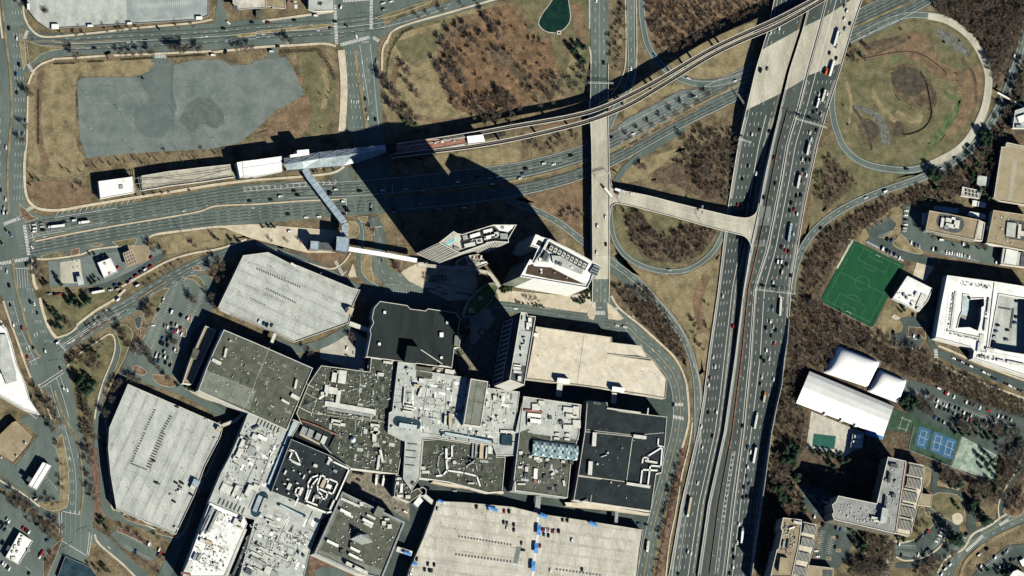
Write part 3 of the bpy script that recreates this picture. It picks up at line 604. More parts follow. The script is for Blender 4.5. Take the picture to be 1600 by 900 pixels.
zebra((6,350),(32,340)); zebra((38,352),(45,399)); zebra((0,412),(45,404)); zebra((43,48),(38,60)); zebra((44,100),(53,116)); zebra((523,8),(526,68)); zebra((580,-5),(580,46)); zebra((532,70),(577,58)); zebra((583,58),(592,64)); zebra((536,1),(578,-2)); zebra((242,88),(259,88)); zebra((524,408),(536,430)); zebra((930,489),(946,489),5); zebra((961,484),(968,479)); zebra((1050,632),(1068,632)); zebra((1052,651),(1068,654)); zebra((1510,861),(1536,837),4); zebra((1389,871),(1384,900),5); zebra((1562,820),(1576,812),4); zebra((1462,546),(1463,560),5); zebra((42,328),(53,323))
for a,b in (((46,350),(53,376)),((88,533),(103,548)),((61,602),(98,578)),((64,606),(100,582)),((45,566),(62,558)),((98,799),(124,804)),((97,845),(135,868)),((92,800),(93,832)),((96,800),(97,833)),((144,835),(138,868)),((140,832),(136,866)),((541,311),(541,336)),((21,419),(45,419)),((586,355),(597,354)),((932,481),(941,481)),((1497,835),(1510,842)),((613,288),(613,303)),((566,66),(576,65))):line([a,b],0,.6)
for o in (-6,-2,2,6):line([(26+o*1.2,0),(29+o*1.1,100),(32+o*1.1,200),(28+o*1.1,320)],0,.35,D); 
for o in (-7,-2):line([(o,100),(o+3,220),(o+1,330)],0,.35,D)
for k in range(6):line([(22+k*4,420),(24+k*4,450)],0,.35)
for o in (-8,-4,0):line(smooth([(20+o,470),(35+o,520),(58+o,570)],4),0,.35,D if o else None)
for o in (0,4,8):line(smooth([(42+o,450),(55+o,500),(75+o,540)],4),0,.35,D)
for o in (2,6,10):line(smooth([(68+o,600),(80+o,640),(95+o,680),(108+o,740),(108+o,800)],4),0,.35,D if o!=10 else None)
line(smooth([(88,590),(100,625),(108,655)],4),0,.4); line(smooth([(94,588),(104,615)],4),0,.4)
for o in (2,6,10,14):line([(98+o*2,802),(98+o*2,862)],0,.3,(1,2))
for o in (-9,-4,4,9):line(RR[1:30],o,.35,D)
line(RR[1:12],2,.4); line(RR[1:9],-1,.4)
for o in (-8,0,8):line(NS[18:],o,.35,D if o else None)
line(NS[8:30],-2,.35,m='paint_yellow'); line(NS[8:26],5,.35,m='paint_yellow')
for x in (5,11,17,23):line([(536+x,80),(540+x,130),(548+x,200)],0,.35,D)
line([(562,70),(568,110),(577,165)],0,.4); line([(578,68),(584,120),(588,165),(592,200)],0,.4); line([(573,90),(583,190)],0,.35,D); line([(590,30),(620,20)],0,.35,D); line([(588,45),(640,32),(700,12)],0,.4); line([(590,40),(660,18),(720,2)],0,.35,D)
for x,y,a in ((549,159,90),(553,160,90),(557,160,90),(560,159,90),(566,96,270),(567,117,270),(568,138,270),(470,42,190),(497,48,0),(412,54,180),(450,67,0),(201,66,190),(210,66,190),(314,58,10),(322,57,10),(288,330,190),(70,370,190),(395,325,0),(110,800,270),(117,800,270),(124,800,270),(108,715,270),(122,711,270),(936,465,90),(939,465,90),(990,495,135),(1020,547,120),(540,425,220),(555,455,0),(165,485,35),(108,536,35),(115,532,35),(148,505,35),(35,482,100),(38,484,100),(54,524,110),(58,522,110),(150,493,200),(1430,530,0),(171,856,140),(42,545,110),(46,542,110)):arrow(x,y,a)
line(E1[4:],0,.35,m='paint_yellow'); line(E1[4:],-5.5,.3,D); line(E1[4:],5.5,.3,D); line(E1[2:],11,.35,m='paint_white')
for c,wd in ((RA,5),(RB,3.8),(RD,4.5),(BL,4.8),(BM,5.2)):
    line(c,-wd+.6,.3); line(c,wd-.6,.3)
line(RA,0,.3,D); line(BM,0,.3,D); line(RE,0,.3,D); line(RE,-5,.3); line(RE,5,.3)
line([(937,-5),(937,128)],0,.35,m='paint_yellow'); line([(930,-5),(930,128)],0,.35,D); line([(944,-5),(944,128)],0,.35,D); line([(929,129),(941,129)],0,1.0)
line(R4,0,.35,m='paint_yellow'); line(R4,6,.3,D); line(R4,-6,.3,D); line(R2,0,.3,D); line(R1,-3,.3)
line([(40,885),(50,895)],0,.3)
def stalls(a,b,n,depth,z=MZ,m='paint_worn',mb=None,wd=.3,both=False,spine=True):
    """n+1 stall lines from a to b, each reaching depth px to the right of travel"""
    dx,dy=b[0]-a[0],b[1]-a[1]; L=math.hypot(dx,dy); nx,ny=-dy/L*depth,dx/L*depth
    for i in range(n+1):
        x,y=a[0]+dx*i/n,a[1]+dy*i/n
        line([(x-(nx if both else 0),y-(ny if both else 0)),(x+nx,y+ny)],0,wd,z=z,m=m,mb=mb)
    if spine:line([a,b],0,wd,z=z,m=m,mb=mb)
for a,b,n,d in (((277,440),(236,545),30,4.5),((300,470),(262,565),26,4.5),((318,452),(300,500),14,4.5),((255,470),(223,550),26,4.5)):stalls(a,b,n,d,both=True)
for a,b,n in ((Z(8,610,530,760,450),0,14),(Z(8,690,575,780,540),0,8),(Z(8,630,615,800,700),0,18)):stalls(a[0],a[1],n,4.5)
stalls((1410,603),(1495,640),34,4.5,both=True); stalls((1463,625),(1580,668),40,4.5,both=True); stalls((1400,865),(1440,872),16,-6); stalls((1440,872),(1472,845),12,-6)
stalls((1398,852),(1430,852),12,5); stalls((1260,765),(1252,790),8,5); stalls((1290,775),(1275,800),8,5); stalls((1285,830),(1278,860),9,5,both=True); stalls((1300,838),(1295,865),9,5,both=True); stalls((1307,822),(1322,826),5,5)
stalls((1530,893),(1580,855),18,5,both=True); stalls((192,832),(238,855),16,5); stalls((195,852),(240,875),16,5); stalls((70,742),(90,765),6,7); stalls((1,815),(20,830),8,5); stalls((290,446),(297,452),2,4)
stalls((602,444),(660,446),14,6); stalls((602,455),(660,457),14,5,both=True); stalls((765,478),(800,481),12,5); stalls((1390,438),(1345,430),1,4); stalls((1470,392),(1530,408),20,4.5); stalls((1418,330),(1416,362),10,5)
stalls((1392,538),(1437,545),14,-5); stalls((300,845),(302,860),3,3)
WM.build('lane_markings',kind='structure'); YM.build('centre_lines',kind='structure')
WM=MB(); YM=MB()

# ================================================================ freeway
FR=[(-14,1212,1264,1269,1296,1352),(45,1200,1250,1254,1281,1332),(110,1180,1229,1233,1263,1313),(170,1166,1214,1219,1248,1294),(225,1153,1200,1206,1231,1278),(280,1144,1190,1194,1222,1266),(330,1136,1181,1185,1212,1256),(390,1129,1168,1172,1200,1246),(450,1122,1154,1162,1180,1236),(560,1106,1143,1148,1173,1229),(620,1099,1136,1139,1167,1218),(675,1090,1129,1131,1162,1207),(787,1064,1104,1106,1147,1186),(914,1042,1086,1088,1132,1173)]
def fe(k,y): return lerp([(r[0],r[k]) for r in FR],y)
def znb(x,y): return lerp([(-14,10),(170,10),(250,13),(380,13),(470,5.5),(560,4.2),(700,2.6),(914,2.2)],y)
def zsb(x,y): return lerp([(-14,10),(180,10),(225,7),(310,.5),(914,.4)],y)
YS=[-14+i*16 for i in range(59)]
def deck(name,kl,kr,zf,m,wall,bridge=(-20,150),off=0):
    b=MB()
    for y0,y1 in zip(YS,YS[1:]):
        q=[(fe(kl,y0)+off,y0),(fe(kr,y0),y0),(fe(kr,y1),y1),(fe(kl,y1)+off,y1)]
        t=[P(x,y,zf(x,y)) for x,y in q]
        mm=m
        b.prism(t,(min(p.z for p in t)-1.8) if y1<bridge[1] else -.3,mm,wall,bottom=y1<bridge[1])
    return b.build(name,kind='structure')
deck('freeway',1,2,zsb,'freeway','wall_grey'); deck('freeway',3,4,znb,'freeway','wall_light'); deck('freeway',4,5,lambda x,y:znb(x,y)+.002,'freeway','wall_light',off=1.4)
def dsheet(name,m,pts,zf,dz):
    b=MB(); b.prism([P(x,y,zf(x,y)+dz) for x,y in pts],None,m); b.build(name,kind='structure')
def band(m,kl,kr,ya,yb,yc,yd,zf,off=0):
    """bridge deck paving between two slanting ends: ya..yb at the top, yc..yd at the bottom (left, right)"""
    n=14; b=MB()
    for i in range(n):
        r=[]
        for t in (i/n,(i+1)/n):
            yl=ya+(yc-ya)*t; yr=yb+(yd-yb)*t; r.append([(fe(kl,yl)+off,yl),(fe(kr,yr)-.3,yr)])
        q=[r[0][0],r[0][1],r[1][1],r[1][0]]
        b.face([P(x,y,zf(x,y)+.05) for x,y in q][::-1],m)
    b.build('bridge_paving',kind='structure')
band('road_concrete',1,2,78,45,172,146,zsb,.3); band('road_concrete',3,4,42,28,142,122,znb,.3); band('road_concrete',4,5,27,-14,118,98,znb,1.7)
def yline(k,fr,y0,y1,o=0,dash=None,wd=.4,m='paint_white',zf=znb,k2=None):
    pts=[]
    for i in range(int((y1-y0)/12)+1):
        y=min(y1,y0+i*12); a=fe(k,y); bb=fe(k2,y) if k2 else a; pts.append((a+(bb-a)*fr+o,y))
    line(pts,0,wd,dash,lambda x,y:zf(x,y)+.09,m)
for f in (.24,.38,.52,.86):yline(1,f,0,905,0,D,zf=zsb,k2=2)
FK=MB()
for kk,k2,zf,fs in ((1,2,zsb,(.17,.31,.45,.61,.78,.92)),(3,4,znb,(.22,.58,.8)),(4,5,znb,(.07,.19,.33,.47,.6,.74,.87))):
    for f in fs:
        for e in (-.7,.7):
            pts=[(fe(kk,y)+(fe(k2,y)-fe(kk,y))*f+e,y) for y in range(180,906,11)]; line(pts,0,.5,None,(lambda x,y,q=zf:q(x,y)+.07),'freeway_track',FK)
FK.build('lane_wear',kind='structure')
yline(1,.70,180,905,0,None,.6,zf=zsb,k2=2); yline(1,.11,0,905,0,None,.4,zf=zsb,k2=2); yline(1,.95,0,905,0,None,.3,'paint_yellow',zsb,2)
for f in (.68,):yline(3,f,180,905,0,D,k2=4)
yline(3,.10,0,905,0,None,.4,k2=4); yline(3,.90,0,905,0,None,.5,k2=4)
for f in (.12,.40,.54,.67,.81):yline(4,f,0,905,0,D,k2=5)
yline(4,.26,0,905,0,None,.6,k2=5); yline(4,.95,0,905,0,None,.4,k2=5)
for k in range(14):
    y=712+k*8; x=fe(3,y)+(fe(4,y)-fe(3,y))*.66; line([(x-2,y-3),(x,y),(x+2.2,y-2.6)],0,.5,z=lambda x,y:znb(x,y)+.1)
yline(3,.66,705,905,-2.4,None,.35,k2=4); yline(3,.66,705,905,2.4,None,.35,k2=4)
# shoulders, barriers
def barrier(k,fr,y0,y1,o,m,name,h,zf,k2=None,wd=.7,cap=None):
    b=MB(); pts=[]
    for i in range(int((y1-y0)/14)+1):
        y=y0+i*14; a=fe(k,y); bb=fe(k2,y) if k2 else a; pts.append((a+(bb-a)*fr+o,y))
    W=[P(x,y,zf(x,y)) for x,y in pts]
    for a,c in zip(W,W[1:]):
        u=(c-a).normalized(); n=Vector((-u.y,u.x,0))*wd/2
        b.prism([a-n+Vector((0,0,h)),c-n+Vector((0,0,h)),c+n+Vector((0,0,h)),a+n+Vector((0,0,h))],min(a.z,c.z)-.05,m)
    return b.build(name)
def sheetline(k,o0,o1,y0,y1,m,zf,nm='shoulder',k2=None,fr=0,dz=.045):
    b=MB()
    for i in range(int((y1-y0)/16)):
        r=[]
        for y in (y0+i*16,y0+(i+1)*16):
            a=fe(k,y); bb=fe(k2,y) if k2 else a; x=a+(bb-a)*fr; r.append(((x+o0,y),(x+o1,y)))
        q=[r[0][0],r[0][1],r[1][1],r[1][0]]; b.face([P(x,y,zf(x,y)+dz) for x,y in q][::-1],m)
    b.build(nm,kind='structure')
sheetline(2,-7,-.5,176,905,'shoulder',zsb,dz=.05); sheetline(1,.3,4,170,905,'shoulder',zsb); sheetline(3,.3,5,176,905,'shoulder',znb); sheetline(4,-2.5,3,125,905,'shoulder',znb,dz=.06); sheetline(5,-6,-.3,125,905,'shoulder',znb)
sheetline(3,-3,2,380,700,'mulch',znb,'median_drain',k2=4,fr=.42); 
T=[]
def bar_thing(o,label,cat='barrier'):
    o['label']=label; o['category']=cat; ROOTS.append(o)
bar_thing(barrier(1,0,-10,905,.4,'wall_light','concrete_barrier',1.1,zsb),'pale concrete barrier along the outer edge of the freeway lanes nearest the mall')
bar_thing(barrier(3,0,-10,905,.4,'wall_light','concrete_barrier',1.1,znb),'pale concrete parapet on top of the retaining wall beside the express lanes')
bar_thing(barrier(3,.42,170,905,0,'wall_brown','median_barrier',1.2,znb,4),'thin brown median barrier running down the middle of the express lanes','barrier')
bar_thing(barrier(4,0,-10,905,0,'wall_light','concrete_barrier',1.1,znb),'pale concrete barrier between the express lanes and the crowded right hand freeway lanes')
bar_thing(barrier(5,0,-10,500,-.3,'wall_light','concrete_barrier',1.1,znb),'pale concrete barrier on the outer edge of the freeway beside the loop ramp')
# sound wall east of the freeway
b=MB(); sw=[(1233,500),(1231,530),(1226,560),(1222,600),(1221,606),(1213,640),(1206,675),(1200,720),(1196,750),(1189,800),(1182,850),(1174,905)]
SWR=root('sound_wall',P(1222,600,0),'tall grey sound wall between the crowded freeway lanes and the brown woods','wall')
for (a,c) in zip(sw,sw[1:]):
    n=max(1,int(math.hypot(c[0]-a[0],c[1]-a[1])/11))
    for i in range(n):
        p=[a[0]+(c[0]-a[0])*i/n,a[1]+(c[1]-a[1])*i/n]; q=[a[0]+(c[0]-a[0])*(i+1)/n,a[1]+(c[1]-a[1])*(i+1)/n]
        hh=lerp([(500,8),(620,12),(914,13)],p[1]); A,B_=P(p[0],p[1],hh),P(q[0],q[1],hh); u=(B_-A).normalized(); nn=Vector((-u.y,u.x,0))*.4; g=u*.12
        mb=MB(); mb.prism([A-nn+g,B_-nn-g,B_+nn-g,A+nn+g],0,'wall_grey'); mb.build('panel',SWR)
        mb=MB(); mb.box((A.x,A.y,0),.9,.9,hh+.4,math.atan2(u.y,u.x),'wall_light'); mb.build('post',SWR)
# ================================================================ viaduct, ramp bridge
def zvi(x,y): return lerp([(100,.6),(185,9),(400,9),(470,.7)],y)
V=root('road_bridge',P(937,300,0),'long pale concrete road bridge crossing the boulevard beside the white office tower','bridge')
b=MB(); ys=[100+i*12 for i in range(32)]
def vl(y): return lerp([(100,923),(180,922),(225,924),(330,925),(420,926),(472,925)],y)
def vr(y): return lerp([(100,951),(180,951),(225,952),(330,953),(420,953),(472,952)],y)
for y0,y1 in zip(ys,ys[1:]):
    t=[P(vl(y0),y0,zvi(0,y0)),P(vr(y0),y0,zvi(0,y0)),P(vr(y1),y1,zvi(0,y1)),P(vl(y1),y1,zvi(0,y1))]
    br=190<y0<300; b.prism(t,min(p.z for p in t)-1.8 if br else 0,'asphalt' if y1<176 or y0>425 else 'road_concrete','wall_light',bottom=br)
b.build('deck',V)
for o,f in ((0,vl),(0,vr)):
    b=MB(); W=[P(f(y)+(.5 if f is vl else -.5),y,zvi(0,y)+1) for y in ys]
    for a,c in zip(W,W[1:]):b.prism([a-Vector((.35,0,0)),c-Vector((.35,0,0)),c+Vector((.35,0,0)),a+Vector((.35,0,0))],min(a.z,c.z)-1.1,'wall_light')
    b.build('parapet',V)
for y in (212,255,285):
    for x in (928,937,946):
        b=MB(); c=P(x,y,7.2); b.box((c.x,c.y,0),1.6,1.6,7.2,0,'wall_light'); b.build('pier',V)
for f in (.28,.5,.74):line([(vl(y)+(vr(y)-vl(y))*f,y) for y in ys],0,.35,D if f!=.5 else None,z=lambda x,y:zvi(x,y)+.06,m='paint_yellow' if f==.5 else 'paint_white')
RBG=root('road_bridge',P(1060,330,0),'pale concrete ramp bridge between the long road bridge and the freeway','bridge')
def zrb(x,y=0): return lerp([(945,9.05),(1000,10),(1180,13)],x)
tp=smooth([(953,268),(957,292),(968,297),(1010,305),(1060,318),(1110,330),(1150,339),(1170,340),(1182,332),(1186,318)],3)
bt=smooth([(953,338),(956,322),(968,318),(1000,325),(1050,338),(1110,355),(1150,365),(1165,370),(1173,382),(1175,396)],3)
b=MB()
for i in range(len(tp)-1):
    q=[tp[i],tp[i+1],bt[i+1],bt[i]]; t=[P(x,y,zrb(x)) for x,y in q]
    b.prism(t,min(p.z for p in t)-1.8,'road_concrete','wall_light',bottom=True)
b.build('deck',RBG)
for pl in (tp,bt):
    b=MB()
    for a,c in zip(pl,pl[1:]):
        A,C=P(*a,zrb(a[0])+1),P(*c,zrb(c[0])+1); u=(C-A).normalized(); n=Vector((-u.y,u.x,0))*.35; b.prism([A-n,C-n,C+n,A+n],min(A.z,C.z)-1.1,'wall_light')
    b.build('parapet',RBG)
for x,y in ((990,312),(1040,325),(1095,338),(1130,348)):
    b=MB(); c=P(x,y,8); b.box((c.x,c.y,0),2,9,8.5,.0,'wall_light'); b.build('pier',RBG)
line(smooth([(962,306),(1010,316),(1100,340),(1170,352)],5),0,.4,z=lambda x,y:zrb(x)+.08); line(smooth([(970,302),(1060,323),(1170,346)],5),0,.3,D,z=lambda x,y:zrb(x)+.08); line(smooth([(970,313),(1060,334),(1160,360)],5),0,.3,D,z=lambda x,y:zrb(x)+.08)
line([(1172,358),(1170,372)],0,.8,z=lambda x,y:zrb(x)+.09)
b=MB(); c=[(1185,322),(1205,322),(1203,385),(1176,385)]; b.prism([P(x,y,znb(x,y)+.2) for x,y in c],None,'asphalt_old'); b.build('junction_paving',kind='structure')
WM.build('lane_markings',kind='structure'); YM.build('centre_lines',kind='structure')
# ================================================================ buildings
def ctr(pts): return (sum(p[0] for p in pts)/len(pts),sum(p[1] for p in pts)/len(pts))
def bld(name,label,pts,h,wall,roof,cat='building',par=(1.0,.9),pm=None,hole=None,wm=None,z0=0,parent=None,lift=0,holeroof=None,hz=None):
    """pts: roof outline on the map, h: roof height in metres"""
    if sum(pts[i-1][0]*pts[i][1]-pts[i][0]*pts[i-1][1] for i in range(len(pts)))<0:rev= True
    else:rev= False
    c=ctr(pts)
    B=parent if parent is not None else root(name,P(c[0],c[1],h)-Vector((0,0,h)),label,cat)
    top=[P(x,y,h) for x,y in pts]; hl=[P(x,y,h) for x,y in hole] if hole else None
    r=MB(); r.prism(top,None,roof,hole=hl); r.build('roof',B)
    n=len(top)
    groups={}
    for i in range(n):
        m=(wm or {}).get(i,wall); p,q=top[i],top[(i+1)%n]
        if rev:qd=[(q.x,q.y,z0),(p.x,p.y,z0),p,q]
        else:qd=[(p.x,p.y,z0),(q.x,q.y,z0),q,p]
        if i==0 or m!=lm:gk=(m,i)
        lm=m; groups.setdefault(gk,MB()).face(qd[::-1],m)
    for (m,_),g in groups.items():g.build('wall',B)
    if hole:
        g=MB(); hz=z0 if hz is None else hz
        for p,q in zip(hl,hl[1:]+hl[:1]):g.face([(p.x,p.y,hz),(q.x,q.y,hz),q,p],wall)
        g.build('courtyard_wall',B)
        if holeroof:g=MB(); g.prism([Vector((p.x,p.y,hz+.3)) for p in hl],None,holeroof); g.build('courtyard_floor',B)
    if par:
        ip=inset(pts,par[0]); g=MB(); pm=pm or 'wall_light'
        for i in range(n):
            a,b2,c2,d=pts[i],pts[(i+1)%n],ip[(i+1)%n],ip[i]
            g.prism([P(*q,h+par[1]) for q in (a,b2,c2,d)],h-.2,pm)
        g.build('parapet',B)
        if hole:
            ih=inset(hole,-par[0]); g=MB()
            for i in range(len(hole)):
                j=(i+1)%len(hole); g.prism([P(*q,h+par[1]) for q in (hole[i],hole[j],ih[j],ih[i])],h-.2,pm)
            g.build('parapet',B)
    B['_h']=h; return B
def unit(B,c,x,y,l,w,ang=0,dh=2.2,m='metal_light',name='roof_unit',h=None,mt=None):
    """box on a roof, centre of its top at crop position; l, w in crop pixels"""
    h=B['_h'] if h is None else h; ox,oy,s=CR[c]; p=P(ox+x/s,oy+y/s,h+dh); k=S/s
    g=MB(); g.box((p.x,p.y,h-.05),l*k,w*k,dh+.05,math.radians(ang),m,mt or m); return g.build(name,B)
def units(B,c,L,m='metal_light',dh=2.2,name='roof_unit'):
    for u in L:unit(B,c,*u[:4],ang=u[4] if len(u)>4 else 0,m=u[5] if len(u)>5 else m,dh=u[6] if len(u)>6 else dh,name=name)
def duct(B,c,p,w,dh=1.6,m='metal_white',name='duct',h=None,lo=.3):
    h=B['_h'] if h is None else h; pts=Z(c,*p); s=CR[c][2]; wd=w/s*S; g=MB(); W=[P(x,y,h+dh) for x,y in pts]
    for a,b2 in zip(W,W[1:]):
        u=(b2-a).normalized(); n=Vector((-u.y,u.x,0))*wd/2; e=u*wd/2
        g.prism([a-n-e,b2-n+e,b2+n+e,a+n-e],h+lo*0-.02,m)
    return g.build(name,B)
def seam(B,c,p,w=.35,m='wall_light',h=None,dh=.25,name='roof_seam'):
    g=MB(); h=B['_h'] if h is None else h; W=[P(x,y,h+dh) for x,y in Z(c,*p)]
    for a,b2 in zip(W,W[1:]):
        u=(b2-a).normalized(); n=Vector((-u.y,u.x,0))*w/2; g.prism([a-n,b2-n,b2+n,a+n],h-.02,m)
    return g.build(name,B)
def inside(p,pts):
    r= False; j=len(pts)-1
    for i in range(len(pts)):
        if (pts[i][1]>p[1])!=(pts[j][1]>p[1]) and p[0]<(pts[j][0]-pts[i][0])*(p[1]-pts[i][1])/(pts[j][1]-pts[i][1])+pts[i][0]:r= not r
        j=i
    return r
def vents(B,poly,n,ms=('metal_light','metal_white','metal_grey'),sz=(.5,1.6),dh=(.4,1.4),ang=0,h=None,seed=1,long=.25):
    rnd=random.Random(seed); h=B['_h'] if h is None else h; g=MB(); x0=min(p[0] for p in poly); x1=max(p[0] for p in poly); y0=min(p[1] for p in poly); y1=max(p[1] for p in poly); k=0; t=0
    pi=inset(poly,1.5)
    while k<n and t<n*20:
        t+=1; x,y=rnd.uniform(x0,x1),rnd.uniform(y0,y1)
        if not inside((x,y),pi): continue
        p=P(x,y,h); a=math.radians(ang+rnd.choice((0,90))); l=rnd.uniform(*sz); w=l*rnd.uniform(.5,1)
        if rnd.random()<long:l*=2.6; w*=.6
        g.box((p.x,p.y,h-.02),l,w,rnd.uniform(*dh),a,rnd.choice(ms)); k+=1
    g.build('roof_vents',B,kind='stuff')
def mottle(B,poly,n,ms,ang=0,seed=1,h=None):
    rn=random.Random(seed); h=B['_h'] if h is None else h; g=MB(); pi=inset(poly,3); x0=min(p[0] for p in poly); x1=max(p[0] for p in poly); y0=min(p[1] for p in poly); y1=max(p[1] for p in poly); k=t=0; a=math.radians(ang)
    while k<n and t<n*12:
        t+=1; x,y=rn.uniform(x0,x1),rn.uniform(y0,y1); l,w_=rn.uniform(1.5,7),rn.uniform(.6,3)
        if all(inside((x+dx,y+dy),pi) for dx,dy in ((l,0),(-l,0),(0,l),(0,-l))):p=P(x,y,h); g.box((p.x,p.y,h-.02),l*1.5,w_*1.5,.035+.004*(k%9),a+rn.choice((0,math.pi/2)),rn.choice(ms)); k+=1
    g.build('roof_patches',B,kind='stuff')
def flat(B,c,p,m,dz=.06,name='roof_panel',h=None,dh=None):
    h=B['_h'] if h is None else h; g=MB(); zt=h+(dh if dh else dz); g.prism([P(x,y,zt) for x,y in Z(c,*p)],(h-.02) if dh else None,m); return g.build(name,B)
def winband(B,a,b2,h,n,nb,m='glass_teal',z0=2,frac=.62,out=.12,bfrac=.8,name='windows',wallm=None,kind='stuff'):
    """n floors by nb bays of glass set proud on the wall whose top edge runs a->b2 on the map"""
    A,Bq=P(*a,h),P(*b2,h); u=(Bq-A); L=u.length; u.normalize(); nn=Vector((u.y,-u.x,0))
    if nn.y>0 and abs(nn.y)>abs(nn.x) or (abs(nn.x)>=abs(nn.y) and nn.x>0):nn=-nn
    g=MB(); fh=(h-z0)/n; bw=L/nb
    for i in range(n):
        for j in range(nb):
            x0=j*bw+bw*(1-bfrac)/2; x1=x0+bw*bfrac; za=z0+i*fh+fh*(1-frac)/2; zb=za+fh*frac
            q=[Vector((A.x,A.y,0))+u*x+nn*out+Vector((0,0,z)) for x,z in ((x0,za),(x1,za),(x1,zb),(x0,zb))]
            g.face(q,m)
    o=g.build(name,B)
    if kind:o['kind']=kind
    return o
def lamp(B,x,y,hb,hh=7,parent=True):
    g=MB(); p=P(x,y,hb); g.beam(p,p+Vector((0,0,hh)),.14,'metal_light',5,.09); g.box((p.x,p.y,hb+hh-.1),1.8,.5,.2,.5,'metal_light')
    return g.build('lamp_post',B)
def rows(B,poly,d,sp,h,depth=6.2,pitch=3.35,ex=(),m='paint_white',off=0,wd=.3,wear='deck_wear'):
    """parking rows along direction d (degrees, map) covering the roof polygon"""
    c=ctr(poly); ca,sa=math.cos(math.radians(d)),-math.sin(math.radians(d)); g=MB(); pi=inset(poly,2.2)
    def ok(p): return inside(p,pi) and not any(inside(p,e) for e in ex)
    R=180
    k=-int(R/sp)
    while k*sp<R:
        v=k*sp+off; t=-R; run= None
        while t<R:
            q=[(c[0]+ca*t-sa*(v+e)*-1*-1,c[1]+sa*t+ca*(v+e)) for e in (-depth,0,depth)]
            if all(ok(x) for x in q):
                line([q[0],q[2]],0,wd,z=h+.06,m=m,mb=g)
                if run is None:run=q[1]
                last=q[1]
            elif run is not None:
                line([run,last],0,wd,z=h+.055,m=m,mb=g); run= None
            t+=pitch
        k+=1
    g.build('stall_lines',B,kind='stuff'); g=MB(); rn=random.Random(int(c[0])); k=-int(R/sp)
    while k*sp<R:
        for tr_ in (-1.1,1.1):
            v=(k+.5)*sp+off+tr_; run=[]; t=-R
            while t<R+3:
                q=(c[0]+ca*t-sa*v,c[1]+sa*t+ca*v)
                if t<R and ok(q):run.append(q)
                elif len(run)>3:line(run,0,rn.uniform(.6,1.1),z=h+.03+tr_*.005,m=wear,mb=g); run=[]
                t+=6
        k+=1
    for i in range(90):
        t,v=rn.uniform(-R,R),rn.uniform(-R,R); q=(c[0]+ca*t-sa*v,c[1]+sa*t+ca*v); l=rn.uniform(2,14)
        if ok(q) and ok((q[0]+sa*l,q[1]-ca*l)):line([q,(q[0]+sa*l,q[1]-ca*l)],0,rn.uniform(.3,1.0),z=h+.04,m=wear,mb=g)
    g.build('wear_stains',B,kind='stuff')
def pole_shadow(): pass
# ---------------- mall
M1=bld('department_store','large dark grey roofed store at the left end, beside a brown strip roof',[(350,515),(400,536),(489,575),(448,672),(400,650),(310,610),(323,575),(335,547)],23,'wall_light','roof_grey',pm='metal_light')
bld('','',[(321,509),(338,516),(300,601),(285,599),(297,563)],11,'wall_light','roof_tan',parent=M1); M1['_h']=23
units(M1,9,[(1410,405,14,56,-12),(1355,460,62,20,-25),(1440,330,10,10)]); units(M1,10,[(250,600,14,58,-12),(245,680,55,24,-28),(185,710,56,13,-28)])
seam(M1,10,[85,370,45,470,0,570]); seam(M1,9,[1600,580,1560,680,1520,755]); seam(M1,9,[1300,520,1450,560,1600,620],.3,'roof_speckled'); vents(M1,[(355,520),(485,578),(446,668),(315,608)],90,ang=-25,seed=3)
unit(M1,9,1220,412,40,62,-18,2,'metal_light',h=11,mt='roof_grey'); flat(M1,9,[1290,510,1600,640,1560,760,1245,640],'roof_midgrey',name='roof_patch')
M2=bld('mall_wing','dark grey mall wing crowded with small white vents, left of the pale central mall roofs',[(502,571),(578,581),(580,559),(622,565),(614,620),(610,660),(631,668),(629,700),(622,741),(549,732),(520,712),(500,690),(478,676),(463,646),(482,600)],16,'wall_light','roof_speckled',par=(.9,.7),pm='metal_light')
vents(M2,[(502,573),(618,568),(610,660),(626,700),(620,738),(550,730),(522,708),(530,680),(480,650),(486,604)],460,sz=(.5,1.7),ang=-6,seed=5)
units(M2,10,[(490,550,30,75,-8),(540,555,50,80,-8,'metal_light',2.6),(520,525,80,18,-8),(480,640,60,40,-10),(515,680,26,80,-8),(440,640,24,70,-8),(420,660,30,20,0),(590,750,330,34,-8,'metal_light',1.5),(500,835,60,24,-8),(520,850,80,18,-8),(745,860,60,20,-5),(750,890,30,50,-5),(780,540,40,20,-5),(825,465,60,14,-5)])
for p in ([410,740,760,800],[440,775,780,830],[350,780,480,800,600,815,830,840],[655,540,640,740],[625,800,620,895]):seam(M2,10,p,.4)
unit(M2,10,590,775,300,16,-8,2.0,'metal_grey','skylight'); duct(M2,10,[430,600,470,640,520,640,520,700],10,1.2); duct(M2,10,[400,690,440,660],12,1.4)
units(M2,14,[(765,190,14,90,-8),(785,150,16,80,12),(740,30,26,60),(745,0,60,14),(610,45,10,10)])
g=MB(); c=P(551,687,16); g.beam(c-Vector((0,0,.1)),c+Vector((0,0,2.5)),4.2,'glass_pale',14,3.2); g.beam(c+Vector((0,0,2.5)),c+Vector((0,0,4.4)),3.2,'glass_pale',14,.6); g.build('dome_skylight',M2)
# plant court with cooling units
flat(M2,19,[945,85,1230,205,1180,335,900,215],'roof_black',.1,'plant_court',h=16); units(M2,19,[(975,165,45,60,-25,'metal_grey',3),(1025,185,45,60,-25,'metal_grey',3),(1085,210,40,50,-25,'metal_grey',3),(1130,235,36,60,-25,'metal_light',2),(1020,230,180,14,-25,'wall_tan',1),(1200,250,10,100,-25,'metal_dark',2)]); duct(M2,19,[960,85,1100,135,1240,200],6,2.5,'brick_red','court_wall')
M2['_h']=16
